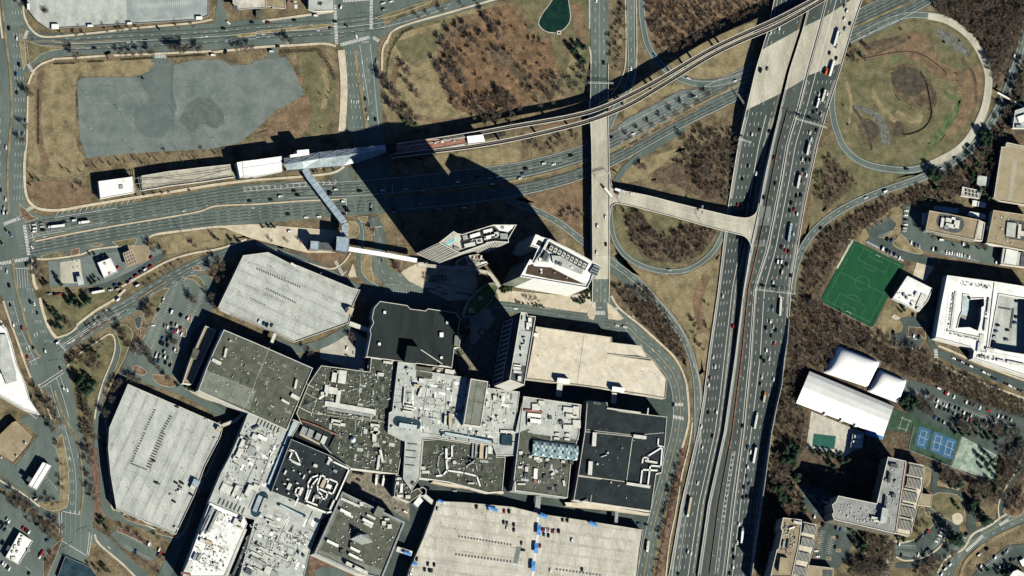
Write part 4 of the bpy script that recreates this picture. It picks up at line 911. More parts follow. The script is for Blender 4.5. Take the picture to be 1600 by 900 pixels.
# sloping wedge roof with a small pyramid between stores
def pyramid(B,c,x,y,r,m,hh=2.5,ang=45,h=None,name='pyramid_skylight'):
    h=B['_h'] if h is None else h; ox,oy,s=CR[c]; p=P(ox+x/s,oy+y/s,h+hh*.4); k=r/s*S; g=MB(); a=math.radians(ang)
    cs=[Vector((p.x+k*math.cos(a+i*math.pi/2),p.y+k*math.sin(a+i*math.pi/2),h-.02)) for i in range(4)]; ap=Vector((p.x,p.y,h+hh))
    for i in range(4):g.face([cs[i],cs[(i+1)%4],ap],m)
    return g.build(name,B)
pyramid(M2,10,320,725,36,'metal_dark',3,20); seam(M2,10,[320,600,405,645],.8); seam(M2,10,[262,740,350,785],.8); seam(M2,10,[310,655,382,695,350,780],.5)
M3=bld('mall_centre','pale grey central mall roof with an oval skylight and a pointed lower arm',[(622,565),(650,568),(650,578),(730,590),(728,600),(762,606),(812,612),(805,672),(812,674),(807,712),(776,712),(770,696),(685,684),(661,686),(656,747),(643,767),(630,748),(633,690),(606,676),(608,645),(613,642)],20,'wall_light','roof_light',par=(.8,.6),pm='metal_light')
flat(M3,18,[340,80,505,100,500,215,330,200],'roof_grey'); pyramid(M3,18,240,105,36,'metal_grey',3,0)
for p in ([455,235,430,400,400,590],[455,235,610,260,600,330],[450,400,620,425,615,495,440,475,450,400],[530,410,525,485],[425,545,605,565,590,635,420,605,425,545],[510,555,505,620],[120,315,215,330,200,460,100,460],[110,390,205,400],[650,250,640,500,630,600],[660,300,720,290],[640,530,790,550],[1140,460,1345,475],[1135,460,1115,640],[1075,520,1120,520],[1110,430,1350,470],[1060,640,1180,650],[1160,650,1150,740],[400,770,1190,890],[400,660,410,770]):seam(M3,18,p,.3,'metal_dark')
units(M3,18,[(270,495,90,14,-8),(265,525,120,16,-8),(245,555,110,18,-8),(210,390,12,160,-5),(340,285,60,30,-8,'wall_tan',3),(395,230,60,40,-8),(380,350,30,100,-20),(690,480,26,26,0),(800,495,24,18,0),(765,580,24,10,0),(1155,410,36,50),(1230,415,20,20),(1075,470,30,50),(1040,540,30,16),(1185,610,20,20),(1045,690,36,20),(1130,650,24,24),(980,780,24,24),(615,805,20,20),(90,715,24,14),(380,640,20,20),(170,240,14,14),(130,520,16,16),(715,350,14,10),(690,640,30,140,0,'wall_tan',2.5),(640,640,24,90,-5,'metal_light',3)])
duct(M3,18,[215,320,200,490,330,510],9,1.4)
def vault(B,c,a,b2,w,hh,m,h=None,name='skylight',rib=None,n=8,nr=0,caps=True):
    h=B['_h'] if h is None else h; p,q=Z(c,*a)[0],Z(c,*b2)[0]; A,C=P(*p,h+hh*.5),P(*q,h+hh*.5); A.z=C.z=h; u=(C-A); L=u.length; u.normalize(); nn=Vector((-u.y,u.x,0)); r=w/CR[c][2]*S/2; g=MB()
    pr=[(math.cos(math.pi*i/n)*r,math.sin(math.pi*i/n)*hh) for i in range(n+1)]; ns=max(1,nr)
    for j in range(ns):
        s0,s1=A+u*L*j/ns,A+u*L*(j+1)/ns
        for i in range(n):
            (x0,z0),(x1,z1)=pr[i],pr[i+1]
            g.face([s0+nn*x0+Vector((0,0,z0)),s1+nn*x0+Vector((0,0,z0)),s1+nn*x1+Vector((0,0,z1)),s0+nn*x1+Vector((0,0,z1))],m if not callable(m) else m(i,j))
    for s0,fl_ in ((A,1),(C,-1)):g.face([s0+nn*x+Vector((0,0,z)) for x,z in (pr if fl_>0 else pr[::-1])],m if not callable(m) else m(0,0))
    o=g.build(name,B)
    if rib:
        for j in range(nr+1):
            g=MB(); s0=A+u*L*j/nr
            for i in range(n):
                (x0,z0),(x1,z1)=pr[i],pr[i+1]; e=u*.12; k=1.02
                g.face([s0-e+nn*x0*k+Vector((0,0,z0*k+.05)),s0+e+nn*x0*k+Vector((0,0,z0*k+.05)),s0+e+nn*x1*k+Vector((0,0,z1*k+.05)),s0-e+nn*x1*k+Vector((0,0,z1*k+.05))],rib)
            g.build('rib',o if False else B)
    return o
def oval(B,c,a,b2,w,m,h,dh,name,mw=None,n=10):
    (x0,y0),(x1,y1)=Z(c,*a)[0],Z(c,*b2)[0]; r=w/CR[c][2]/2; an=math.atan2(y1-y0,x1-x0); pts=[]
    for i in range(n+1):t=an+math.pi/2+math.pi*i/n; pts.append((x0+r*math.cos(t),y0+r*math.sin(t)))
    for i in range(n+1):t=an-math.pi/2+math.pi*i/n; pts.append((x1+r*math.cos(t),y1+r*math.sin(t)))
    g=MB(); g.prism([P(x,y,h+dh) for x,y in pts],h-.02,m,mw or m); return g.build(name,B),pts
oval(M3,18,[150,655],[330,690],105,'glass_teal',20,.5,'oval_well','metal_light'); unit(M3,18,250,705,190,44,-8,2.2,'metal_white','oval_skylight',mt='glass_pale')
for k in range(11):unit(M3,18,165+k*17,693+k*2.4,4,46,-8,2.4,'metal_white','skylight_bar')
oval(M3,18,[590,765],[1120,850],34,'glass_teal',20,.4,'long_well','metal_light'); unit(M3,18,875,822,500,22,-9,1.6,'metal_light','long_skylight',mt='glass_pale')
unit(M3,18,1280,850,120,110,-3,2.0,'glass_teal','skylight'); flat(M3,18,[1215,745,1440,760,1430,780,1210,775],'metal_light',dh=1.5)
for y in (75,117,160,207):unit(M3,14,978-(y-75)*.12,y,62,5,-5,.6,'metal_dark','slot_skylight')
pyramid(M3,14,980,318,18,'metal_dark',2,0); vents(M3,[(625,570),(800,615),(800,668),(640,660),(636,740),(620,640)],90,('metal_grey','metal_dark','metal_light'),ang=-5,seed=9,sz=(.4,1.1))
M5=bld('mall_block','tall grey green rectangular block rising above the pale central mall roof',Z(18,905,210,1085,240,1010,715,825,690),29,'wall_light','roof_midgrey',par=(1.3,.8),pm='wall_light',z0=18)
seam(M5,18,[880,440,1045,465],.3,'roof_grey'); seam(M5,18,[970,225,900,690],.25,'roof_grey')
MF=bld('restaurant_roof','small cluttered roof between the black roofed store and the pale central mall',Z(10,1105,495,1240,510,1270,580,1170,575,1100,560),17,'wall_light','roof_tan',par=(.8,.5)); units(MF,10,[(1210,530,60,40,-8),(1200,550,30,20,20,'metal_dark'),(1240,560,30,10,0,'metal_dark'),(1140,520,20,20,0)]); vents(MF,Z(10,1110,500,1235,515,1260,575,1110,560),30,seed=4,sz=(.8,2))
M4=bld('mall_wing','dark grey mall wing with thick white ducts, directly below the pale central mall roof',[(661,688),(686,686),(770,698),(776,714),(790,714),(785,768),(763,770),(700,753),(680,750),(656,747)],16,'wall_light','roof_speckled',par=(.9,.7),pm='metal_light')
duct(M4,14,[1225,90,1225,160,1190,170,1195,240,1170,270,1130,275],10,1.6); duct(M4,14,[1195,240,1300,255,1380,275,1400,335],9,1.4); duct(M4,14,[1190,110,1190,160],14,2.2); duct(M4,14,[1170,130,1145,145,1135,220,1150,260],9,1.3,'metal_grey')
units(M4,14,[(1355,110,10,100,-4,'metal_grey'),(1375,110,10,90,-4,'metal_grey'),(1410,120,24,90,-4,'wall_tan'),(1465,110,30,50,-4),(1440,130,10,70,-4),(1240,190,20,20),(1345,195,60,8,35,'metal_grey'),(1045,225,30,20),(1060,250,50,16),(1345,320,40,8)])
vents(M4,[(663,690),(770,700),(784,766),(700,750),(660,744)],150,ang=-5,seed=12)
M4B=bld('mall_block','small dark roof with plant units beside the pointed lower arm of the pale mall roof',Z(14,875,268,925,275,930,300,975,372,1010,350,1040,380,960,440,865,400),14,'wall_light','roof_speckled',par=(.7,.6)); units(M4B,14,[(910,350,16,56,-5,'metal_white'),(885,320,20,20),(950,405,30,20),(900,400,40,16),(895,290,30,12)]); vents(M4B,Z(14,880,272,925,290,1000,380,870,395),40,seed=8)
g=root('round_tower',P(660,768,0),'round open topped stair drum beside the pointed arm of the pale mall roof','tower'); b=MB(); c=P(660,768,13)
for k in range(16):
    a0,a1=k*math.pi/8,(k+1)*math.pi/8; v= lambda a,r,z:Vector((c.x+r*math.cos(a),c.y+r*math.sin(a),z))
    b.face([v(a0,5.5,0),v(a1,5.5,0),v(a1,5.5,13),v(a0,5.5,13)],'wall_light'); b.face([v(a0,5.5,13),v(a1,5.5,13),v(a1,4.7,13),v(a0,4.7,13)],'metal_light'); b.face([v(a0,4.7,13),v(a1,4.7,13),v(a1,4.7,9),v(a0,4.7,9)],'wall_dark')
b.build('drum_wall',g); b=MB(); b.face([v(k*math.pi/8,4.7,9) for k in range(16)],'roof_brown'); b.build('drum_floor',g)
WW=bld('wedge_canopy','bright white wedge roof beside the round stair drum',Z(14,1020,400,1045,430,1010,470,985,445),9,'metal_white','metal_white',par=None)
# south facade strip of the mall
for nm,lb,pp,hh in (('loading_canopy','long cream canopy along the foot of the dark mall wing above the lower garage',Z(14,1110,305,1200,322,1550,375,1548,385,1200,335,1100,315),11),('loading_canopy','cream stepped canopy under the bottom edge of the black roofed store on the right',Z(15,330,440,430,440,560,455,860,510,858,520,560,480,430,470,340,460),12)):bld(nm,lb,pp,hh,'wall_tan','deck_beige','canopy',par=None)
M6=bld('mall_wing','grey mall wing with a glass barrel vault roof beside a black roofed store',[(818,619),(908,632),(905,680),(893,718),(887,778),(801,766)],23,'wall_grey','roof_grey',par=(1.0,.8),pm='metal_light')
flat(M6,15,[70,-220,435,-170,415,50,130,10,105,-20,20,10],'roof_light',.08); flat(M6,15,[125,25,105,60,100,115,130,130,410,175,430,120],'roof_black',.1,'vault_well')
vault(M6,15,[128,95],[412,128],102,4.5,lambda i,j:('glass_vault','glass_pale','glass_teal','glass_vault')[(i*7+j*5+i*j*3)%4],nr=22,name='glass_vault')
units(M6,11,[(135,770,120,10,-5,'brick_red',2),(140,795,90,22,-5,'metal_white'),(140,830,90,26,-5,'metal_white'),(150,745,50,40,0),(185,720,40,30),(350,760,60,30,-5),(370,800,70,24,-5),(400,770,40,60,-5),(405,850,50,50,0),(350,870,60,30),(240,810,20,20,0,'metal_dark'),(310,840,24,24,0,'metal_dark'),(105,830,20,60,0)],dh=2)
units(M6,15,[(55,130,24,20),(80,155,20,20,0,'metal_dark'),(115,155,20,14),(155,165,36,20),(180,175,20,20),(222,172,24,14),(248,180,20,20,0,'metal_dark'),(320,185,24,14),(372,190,24,24,0,'metal_dark'),(222,210,24,24,0,'metal_dark'),(50,220,30,14),(92,232,20,30),(90,270,26,26,0,'metal_dark'),(148,260,24,64,-4,'metal_white'),(145,305,18,24,0,'brick_red'),(208,280,24,24,0,'metal_dark'),(255,262,26,16,30),(285,355,20,40,20,'metal_dark'),(325,320,14,34,10),(60,325,50,10),(280,40,36,12,-6),(345,45,36,12,-6),(285,12,30,12,-6),(350,15,30,12,-6),(20,340,10,60)],dh=1.8)
vents(M6,[(822,624),(900,636),(898,675),(830,665)],90,ang=-5,seed=21); vents(M6,[(806,715),(888,730),(884,772),(806,760)],70,ang=-5,seed=22)
M7=bld('department_store','black flat roofed store beside the freeway, its roof divided by cream curbs',Z(11,470,700,595,715,600,745,680,770,970,805)+Z(15,955,92,938,255,902,262,868,495,385,425,412,270,455,0),24,'wall_light','roof_black',par=(1.0,1),pm='deck_cream')
for p in ([415,270,715,312,755,28,460,-2],[412,276,560,295],[715,312,712,330]):seam(M7,15,p,.9,'deck_cream',dh=.5)
seam(M7,11,[465,885,760,920,950,905],.5,'metal_light'); units(M7,15,[(515,45,26,84,-4,'metal_light',3),(490,225,26,84,-4,'metal_light',3),(800,30,84,20,-5,'metal_light',3),(790,332,155,16,-7,'metal_light',2.5),(870,185,80,12,-8,'metal_light',2),(575,150,40,5,20),(600,130,10,10),(690,100,5,5),(535,200,12,10),(450,430,50,5,20,'metal_grey'),(620,315,8,8)])
duct(M7,15,[940,95,850,150,850,175],9); duct(M7,15,[940,95,930,215,865,210,850,325],9); duct(M7,15,[905,240,815,235,803,330],9); duct(M7,15,[815,190,820,160,850,160],8); duct(M7,15,[915,45,912,85,945,92],8); duct(M7,15,[497,395,490,440],6,1,'metal_grey')
flat(M7,11,[475,705,590,718,590,745,478,728],'roof_charcoal',dh=2.2); units(M7,11,[(530,720,50,16,-6,'metal_dark',3),(700,765,220,7,-6,'metal_light',3.2),(850,770,7,40,-6,'metal_light',3.2)]); vents(M7,[(920,640),(1030,655),(1020,790),(905,775)],26,seed=31,sz=(.4,.9))
M8=bld('department_store','black flat roofed store at lower left with a maze of white ducts',[(455,686),(517,712),(547,731),(513,803),(424,768)],23,'wall_light','roof_black',par=(.9,.8),pm='metal_grey')
for p in ([850,310,905,325,945,410,935,425],[850,310,885,330,860,385,945,430],[985,710,1010,620,1005,580,1035,530,1080,515],[1000,700,1030,620,1040,590,1080,540],[985,710,1085,750,1110,695,1060,670,1045,715],[1085,750,1110,700],[1110,510,1080,590,1085,640,1120,670,1110,690,1145,700,1160,650,1100,620],[1110,510,1145,530,1130,550,1170,540,1240,570,1200,660,1165,645],[1150,600,1165,555],[1170,375,1200,405,1330,465,1225,700],[905,745,935,685,905,655,920,610,965,615],[1000,745,1150,805,1185,800]):duct(M8,19,p,11,1.8)
units(M8,19,[(1170,600,40,30,-25,'metal_white',3),(1125,580,30,60,-25,'wall_tan',2.5),(1168,410,20,40,-25),(1065,438,30,22,-20),(860,600,26,50,-25),(830,490,14,34,-25),(975,525,12,34,-25),(910,415,70,16,-25),(1195,745,16,80,-25,'metal_light',2.5),(1075,680,30,30,-25,'metal_grey'),(1220,480,30,20,-25,'metal_grey'),(950,640,24,60,-25,'metal_light'),(895,475,14,10),(945,500,14,10),(825,580,20,8,-20),(850,545,20,8,-20),(925,575,20,8,-20),(765,620,12,12),(855,655,12,12),(1020,485,12,12),(1060,350,6,6)])
seam(M8,19,[1210,440,1180,500],.4,'metal_grey'); vents(M8,[(460,695),(540,730),(515,790),(430,762)],40,ang=-25,seed=41,sz=(.4,1))
M9=bld('mall_wing','pale grey mall wing at lower left between the large garage and the black roofed store',[(388,645),(448,672),(458,655),(470,660),(455,686),(424,768),(513,804),(503,812),(483,866),(474,905),(373,905),(398,812),(325,787),(345,740),(360,712),(375,678)],18,'wall_light','roof_light',par=(.8,.6),pm='metal_light')
M9B=bld('mall_wing','bright white roofed mall wing at the bottom edge, right of the narrow alley',Z(20,270,255,575,385,600,440,400,905,30,905,180,500),19,'wall_light','roof_white',par=(.8,.6),pm='metal_white')
for k in range(7):unit(M9,19,618+k*26,88+k*12,5,50,-25,.7,'metal_dark','slot_skylight'); unit(M9,19,315+k*31,715+k*12.5,6,52,-25,.7,'metal_dark','slot_skylight')
for p in ([770,210,715,340,620,590,540,770],[630,310,700,380],[520,370,700,400],[610,380,450,740],[370,545,590,640],[1040,790,990,900],[620,580,570,570]):seam(M9,19,p,.5,'metal_dark')
seam(M9,19,[895,90,800,330,700,570],1.2,'metal_dark',dh=.5); unit(M9,19,800,340,22,530,-22.5,2,'metal_light','long_skylight',mt='glass_pale'); unit(M9,19,740,480,16,180,-22.5,1.4,'metal_dark','slot_skylight')
units(M9,19,[(650,220,80,30,-25,'metal_white'),(590,210,40,40,-25),(565,320,60,60,-25,'metal_grey',1),(495,260,30,90,-25),(470,340,40,90,-25),(440,380,36,30,-25),(500,220,50,20,-25),(530,240,20,60,-25,'metal_dark'),(370,620,90,70,-25,'metal_light',1.5),(440,635,30,90,-25,'metal_light',3),(405,640,26,70,-25,'metal_dark',1),(545,630,40,90,-25,'metal_light',3),(600,610,50,50,-25,'metal_light',2),(640,250,8,8),(600,140,60,14,25,'metal_dark')])
oval(M9,19,[655,680],[600,800],78,'glass_teal',18,.6,'oval_well','metal_light'); unit(M9,19,612,735,36,130,-22,2,'canopy_blue','oval_skylight'); unit(M9,19,655,745,26,110,-22,2,'metal_white','oval_skylight',mt='metal_light')
for k in range(9):unit(M9,19,683-k*7,692+k*13,26,3,-22,2.3,'metal_dark','skylight_bar')
oval(M9,20,[870,265],[1100,370],28,'glass_teal',18,.4,'long_well','metal_light'); unit(M9,20,985,325,225,14,-25,1.3,'metal_light','long_skylight',mt='glass_pale'); oval(M9,20,[1205,410],[1265,440],34,'glass_teal',18,.8,'oval_skylight','metal_light')
for p in ([950,410,860,610],[690,520,790,560,850,600,950,650],[790,560,760,640,820,660,850,580,790,560],[960,640,1020,670,1000,720,940,700,960,640],[860,600,1010,660],[1050,580,1040,660,970,800],[840,720,1040,830],[850,790,800,900],[1110,450,1175,330],[1050,600,980,590],[690,440,560,780]):seam(M9,20,p,.35,'metal_dark')
units(M9,20,[(800,415,90,14,-25),(820,450,70,20,-25),(850,520,60,16,-25),(1095,720,12,24,-25,'metal_dark'),(1050,695,10,20,-25,'metal_dark'),(740,660,80,12,-25),(720,690,60,14,-25,'metal_white'),(680,710,110,14,-25),(770,720,120,12,-25),(900,740,120,12,-25),(960,740,20,36,-25),(700,770,160,26,-25,'metal_grey'),(640,830,90,16,-25),(700,850,100,18,-25),(610,860,60,40,-25,'metal_dark'),(780,850,60,70,-25),(840,880,70,40,-25,'metal_grey'),(690,630,40,10,-25,'metal_dark'),(680,490,12,12,0,'metal_dark')])
vents(M9,Z(20,860,450,1160,520,1130,650,980,620),60,('metal_dark','metal_grey','metal_light'),ang=-25,seed=51,sz=(.4,1)); vents(M9,Z(20,560,640,900,780,850,890,520,890),60,ang=-25,seed=52); vents(M9,[(380,660),(440,680),(410,770),(340,760)],50,('metal_dark','metal_light'),ang=-25,seed=53,sz=(.4,1)); vents(M9,Z(19,490,210,560,240,520,390,430,380),50,('metal_dark','metal_light','metal_white'),ang=-25,seed=54)
unit(M9,20,500,700,18,460,-22.5,1,'metal_light'); unit(M9,20,545,720,24,380,-22.5,1.2,'metal_dark','long_skylight')
units(M9B,20,[(250,400,26,230,-25,'metal_grey'),(300,420,24,200,-25,'metal_grey'),(225,450,10,200,-25,'metal_dark'),(275,430,10,220,-25,'metal_dark',1),(360,370,40,50,-25,'metal_light'),(510,430,70,60,-25,'metal_light'),(540,400,30,50,-25,'metal_dark'),(530,470,60,16,-25,'wall_tan'),(205,590,50,30,-25),(260,605,60,30,-25,'wall_tan'),(140,730,26,60,-25,'metal_grey'),(175,740,26,60,-25,'metal_grey'),(330,800,60,16,-25,'metal_light'),(80,820,40,110,-25,'metal_light',1),(60,880,90,14,-10,'brick_red',2)])
for p in ([300,620,480,670],[290,640,220,810],[220,810,400,860]):seam(M9B,20,p,.35,'metal_light')
vents(M9B,Z(20,200,540,460,640,400,850,80,850),70,('metal_light','metal_grey','wall_tan'),ang=-25,seed=55,sz=(.5,1.4)); vents(M9B,Z(20,280,300,480,370,460,440,330,430),40,('metal_light','metal_grey','wall_tan'),ang=-25,seed=56,sz=(.4,1.1))
M10=bld('department_store','grey roofed store at the bottom centre with a steep tented skylight in its middle',[(535,768),(633,816),(597,905),(560,896),(491,865)],24,'wall_light','roof_midgrey',par=(2.6,1.4),pm='metal_grey')
flat(M10,14,[560,410,900,575,790,860,400,740],'roof_grey',.08)
units(M10,14,[(590,440,130,14,-22),(560,500,74,18,-25,'metal_white',3),(580,520,60,14,-25),(720,530,60,14,-25,'metal_light',2),(700,560,74,16,-25,'metal_white',3),(700,580,60,12,-25),(480,695,80,16,-25,'metal_white',3),(620,735,66,14,-25,'metal_white',3),(610,775,66,14,-25,'metal_white',3),(800,570,26,26,0,'metal_light'),(835,590,26,26,0,'metal_light'),(770,500,50,60,-25,'roof_midgrey',4),(660,450,24,24),(820,545,30,12),(640,790,60,12,-25),(600,700,24,24,0,'metal_dark'),(540,745,24,24,0,'metal_dark'),(590,830,60,20,-25,'metal_light',5),(650,860,110,22,-25,'metal_light',5)])
g=MB(); h0=24
tp_=[P(*Z(14,x,y)[0],h0+z) for x,y,z in ((640,600,16),(575,690,2),(670,700,2),(735,690,2),(680,640,10),(620,640,14))]
ap=P(*Z(14,655,640)[0],h0+13); bs=[P(*Z(14,x,y)[0],h0) for x,y in ((590,670),(660,705),(735,690),(700,640),(640,625))]
for i in range(5):g.face([bs[i],bs[(i+1)%5],ap],'roof_midgrey' if i%2 else 'metal_grey')
g.build('tented_skylight',M10); vents(M10,[(545,780),(620,816),(595,885),(510,860)],40,ang=-25,seed=61)
seam(M10,14,[740,680,835,715],.4,'roof_speckled'); seam(M10,14,[690,560,620,720,560,830],.4,'roof_speckled')
# black roofed store in the centre
MC=bld('department_store','charcoal roofed store with clipped corners below the plaza, a square block on its lower edge',Z(10,725,190,738,125,775,82,945,108,965,130,1060,142,1075,128,1250,155,1277,195,1262,285,1280,298,1272,370,1240,375,1225,500,690,430,718,290,712,262,735,215),19,'wall_light','roof_charcoal',par=(.8,.8),pm='wall_light')
flat(MC,10,[945,360,1030,370,1010,465,930,455],'roof_charcoal',dh=9,name='lift_block'); seam(MC,10,[1030,385,1180,485,1215,495],1.0,'wall_light',dh=.5); units(MC,10,[(805,152,16,16,0,'metal_white'),(1197,215,16,16,0,'metal_white'),(1160,292,24,28,0,'metal_white'),(772,350,16,16,0,'metal_white'),(1160,435,16,14,0,'metal_white'),(965,442,8,8),(1255,330,30,66,-5,'roof_midgrey',2),(1170,488,50,8,-8)])
for k in range(10):seam(MC,10,[780+k*46,92+k*6,730+k*46,425+k*6],.18,'roof_black',dh=.08)
L_,G_=('roof_white','roof_light','roof_midgrey','metal_light'),('roof_grey','roof_speckled','roof_midgrey','roof_light','roof_charcoal')
mottle(M1,[(350,515),(400,536),(489,575),(448,672),(310,610)],70,G_[:3],-25,1); mottle(M2,[(502,573),(618,568),(610,660),(626,700),(620,738),(550,730),(490,650)],140,G_,-6,2); mottle(M3,[(622,568),(730,592),(808,612),(804,700),(640,680)],110,L_,-5,3); mottle(M4,[(663,690),(770,700),(784,766),(700,750)],60,G_,-5,4); mottle(M6,[(818,622),(905,634),(885,775),(803,764)],60,G_,-5,5); mottle(M9,[(388,650),(450,672),(425,768),(510,806),(480,900),(385,900),(400,812),(330,785)],130,L_,-25,6); mottle(M9B,Z(20,270,260,570,390,400,900,40,900),70,('roof_white','roof_light','metal_light','metal_white'),-25,7); mottle(M10,[(540,775),(628,818),(595,895),(500,862)],60,('roof_midgrey','roof_grey','roof_light'),-25,8); mottle(M7,[(920,635),(1035,655),(1015,790),(902,775)],30,('roof_black','roof_charcoal'),-6,9)
vents(M9,[(385,655),(445,675),(425,765),(335,780)],110,('metal_dark','metal_light','metal_white','metal_grey'),ang=-25,seed=153,sz=(.5,2)); vents(M9,Z(20,620,420,1150,520,1000,850,480,890),190,('metal_dark','metal_light','metal_white','metal_grey'),ang=-25,seed=154,sz=(.5,2)); vents(M9B,Z(20,200,480,500,480,400,880,60,880),60,('metal_light','wall_tan','metal_light','metal_grey'),ang=-25,seed=155,sz=(.5,2)); vents(M3,[(622,568),(730,592),(808,612),(804,700),(640,680)],150,('metal_dark','metal_white','metal_grey'),ang=-5,seed=156,sz=(.5,1.8)); vents(M10,[(545,775),(625,820),(595,890),(505,862)],60,ang=-25,seed=157)
# ---------------- garages
def garage(label,pts,h,roof,d,sp,ex=(),off=0,wall='wall_light',par=(.7,1.0),pm=None,**kw):
    B=bld('parking_garage',label,pts,h,wall,roof,'parking garage',par,pm or 'wall_light')
    rows(B,pts,d,sp,h,ex=ex,off=off,**kw)
    n=len(pts); 
    for i in range(n):
        a,b2=pts[i],pts[(i+1)%n]; L=math.hypot(a[0]-b2[0],a[1]-b2[1])
        if L>25:winband(B,a,b2,h,max(2,int(h/3.2)),int(L/7),'wall_dark',z0=.8,frac=.5,bfrac=.9,name='deck_openings')
    return B
G1=garage('pale grey garage with a slanting roof outline, above the charcoal roofed store',[(341,480),(380,399),(419,394),(452,411),(466,415),(548,449),(563,453),(550,481),(545,505),(462,534),(432,520),(400,506),(360,490)],13,'deck_grey',-24,18,off=3)
def slot(B,c,p,n,w=7,m='wall_dark',h=None):
    """a row of dark comb openings along a ramp edge"""
    (x0,y0),(x1,y1)=Z(c,*p); h=B['_h'] if h is None else h; a=-math.degrees(math.atan2(y1-y0,x1-x0)); L=math.hypot(x1-x0,y1-y0)/n*.55
    for i in range(n):
        t=(i+.5)/n; q=P(x0+(x1-x0)*t,y0+(y1-y0)*t,h); g=MB(); g.box((q.x,q.y,h-.02),L*S,w/CR[c][2]*S,.12,math.radians(a),m); g.build('ramp_opening',B)
slot(G1,10,[60,0,250,92],14,12); slot(G1,6,[0,775,280,895],20,12); slot(G1,10,[-40,60,60,110],7); seam(G1,10,[340,0,215,305],.35,'metal_grey',dh=.06); seam(G1,6,[410,800,350,900],.35,'metal_grey',dh=.06)
for x,y in ((395,420),(430,425),(470,432),(512,470),(462,497),(420,470),(510,497),(455,455),(380,465)):lamp(G1,x,y,13,6)
units(G1,10,[(590,140,36,40,-20,'wall_tan',4),(570,130,20,20,0,'metal_dark',5)]); units(G1,6,[(235,755,40,14,-28,'wall_light',2)])
G2=bld('parking_garage','largest pale grey garage at lower left with dark comb edged ramp slots in its roof',[(200,600),(349,665),(345,682),(320,730),(305,772),(275,835),(228,815),(182,795),(173,742),(169,700),(171,668)],11,'wall_light','deck_grey','parking garage',(.7,1))
rows(G2,[(200,600),(349,665),(345,682),(320,730),(305,772),(275,835),(182,795),(173,742),(169,700),(171,668)],65,17.5,11,off=2,ex=([(242,634),(203,724),(232,736),(270,646)],))
slot(G2,9,[970,755,905,890],9,13); slot(G2,13,[905,0,820,190],12,14); slot(G2,9,[1070,795,1010,900],7,22); slot(G2,13,[1020,0,925,225],14,32); seam(G2,13,[815,195,920,236],1.4,'wall_dark',dh=.1); seam(G2,13,[1140,0,1000,325,905,570],.35,'metal_grey',dh=.06); seam(G2,13,[690,190,830,250,1000,330,1190,400],.35,'metal_grey',dh=.06)
for x,y in ((300,680),(290,740),(215,700),(240,770),(205,770),(260,800),(330,690),(222,620)):lamp(G2,x,y,11,6)
units(G2,13,[(1225,318,44,40,-25,'canopy_blue',4),(1205,345,30,20,-25,'wall_light',3)]); units(G2,9,[(1370,880,30,24,-25,'wall_tan',4)])
for i,(a,b2) in enumerate((((200,600),(171,668)),((171,668),(173,742)),((173,742),(182,795)),((182,795),(275,835)))):winband(G2,a,b2,11,3,8+i*3,'wall_dark',z0=.8,frac=.5,bfrac=.9,name='deck_openings')
G3=bld('parking_garage','cream beige garage roof with no parked cars, right of the tall dark glass tower',Z(11,150,240,625,308,625,340,810,362,845,425,890,462,970,575,960,690,880,677,700,650,560,625,90,568,122,400),15,'wall_light','deck_beige','parking garage',(.7,1),pm='deck_cream')
rows(G3,Z(11,150,240,625,308,625,340,810,362,845,425,890,462,970,575,960,690,90,568,122,400),-8.5,17,15,off=4,m='paint_white',ex=(Z(11,560,380,900,380,900,480,590,440),),wd=.3,wear='deck_beige')
flat(G3,11,[600,415,780,420,870,445,865,455],'wall_dark',.08,'ramp_opening'); seam(G3,11,[450,290,405,610],.4,'metal_dark',dh=.07); seam(G3,11,[600,412,860,440],.6,'wall_light',dh=1.0); seam(G3,11,[570,370,600,412],.35,'metal_grey')
flat(G3,11,[285,560,365,570,362,598,280,588],'roof_white',dh=6,name='stair_block'); flat(G3,11,[628,615,705,625,702,652,624,642],'roof_white',dh=6,name='stair_block'); unit(G3,11,150,292,30,20,-8,3,'roof_white','stair_block')
for x,y in ((204,353),(187,458),(441,388),(425,497),(655,532),(838,557),(918,573)):q=Z(11,x,y)[0]; lamp(G3,q[0],q[1],15,6)
for i,(a,b2) in enumerate((Z(11,90,568,560,625),Z(11,560,625,960,690),Z(11,150,240,122,400),Z(11,122,400,90,568))):winband(G3,a,b2,15,4,10,'wall_dark' if i>1 else 'wall_tan',z0=.8,frac=.45,bfrac=.92,name='deck_openings')
G4P=Z(14,1130,432,1310,440)+[(800,792)]+Z(15,180,512,500,560,822,612,800,760,778,960)+[(985,925),(630,925),(640,890),(662,840),(677,800)]
G4=bld('parking_garage','wide cream garage along the bottom edge with a row of blue canopies down its middle',G4P,12,'wall_light','deck_cream','parking garage',(.7,1),pm='deck_cream')
rows(G4,G4P,-7.5,17,12,off=5,wear='deck_wear_cream',ex=([(832,790),(850,792),(836,925),(812,925)],)); slot(G4,14,[1260,650,1600,705],18,12); slot(G4,14,[1240,762,1600,810],18,15); slot(G4,15,[270,855,560,895],14,12); seam(G4,14,[1445,470,1420,720,1400,900],.35,'metal_grey',dh=.07); seam(G4,15,[262,540,262,650,230,900],.35,'metal_grey',dh=.07); seam(G4,15,[160,530,165,620,150,700,140,800,130,900],3.0,'membrane_grey',dh=.15,name='walkway'); seam(G4,15,[45,710,20,820],6,'asphalt_old',dh=.08); seam(G4,15,[0,710,50,712],.8,'metal_white'); seam(G4,15,[0,825,60,835],.8,'metal_white')
for x,y in ((200,532),(510,670),(715,700),(700,770),(260,645),(110,600)):q=Z(15,x,y)[0]; lamp(G4,q[0],q[1],12,6)
for x,y in ((1180,600),(1280,545),(1270,640),(1230,760),(1440,540),(1120,680)):q=Z(14,x,y)[0]; lamp(G4,q[0],q[1],12,6)
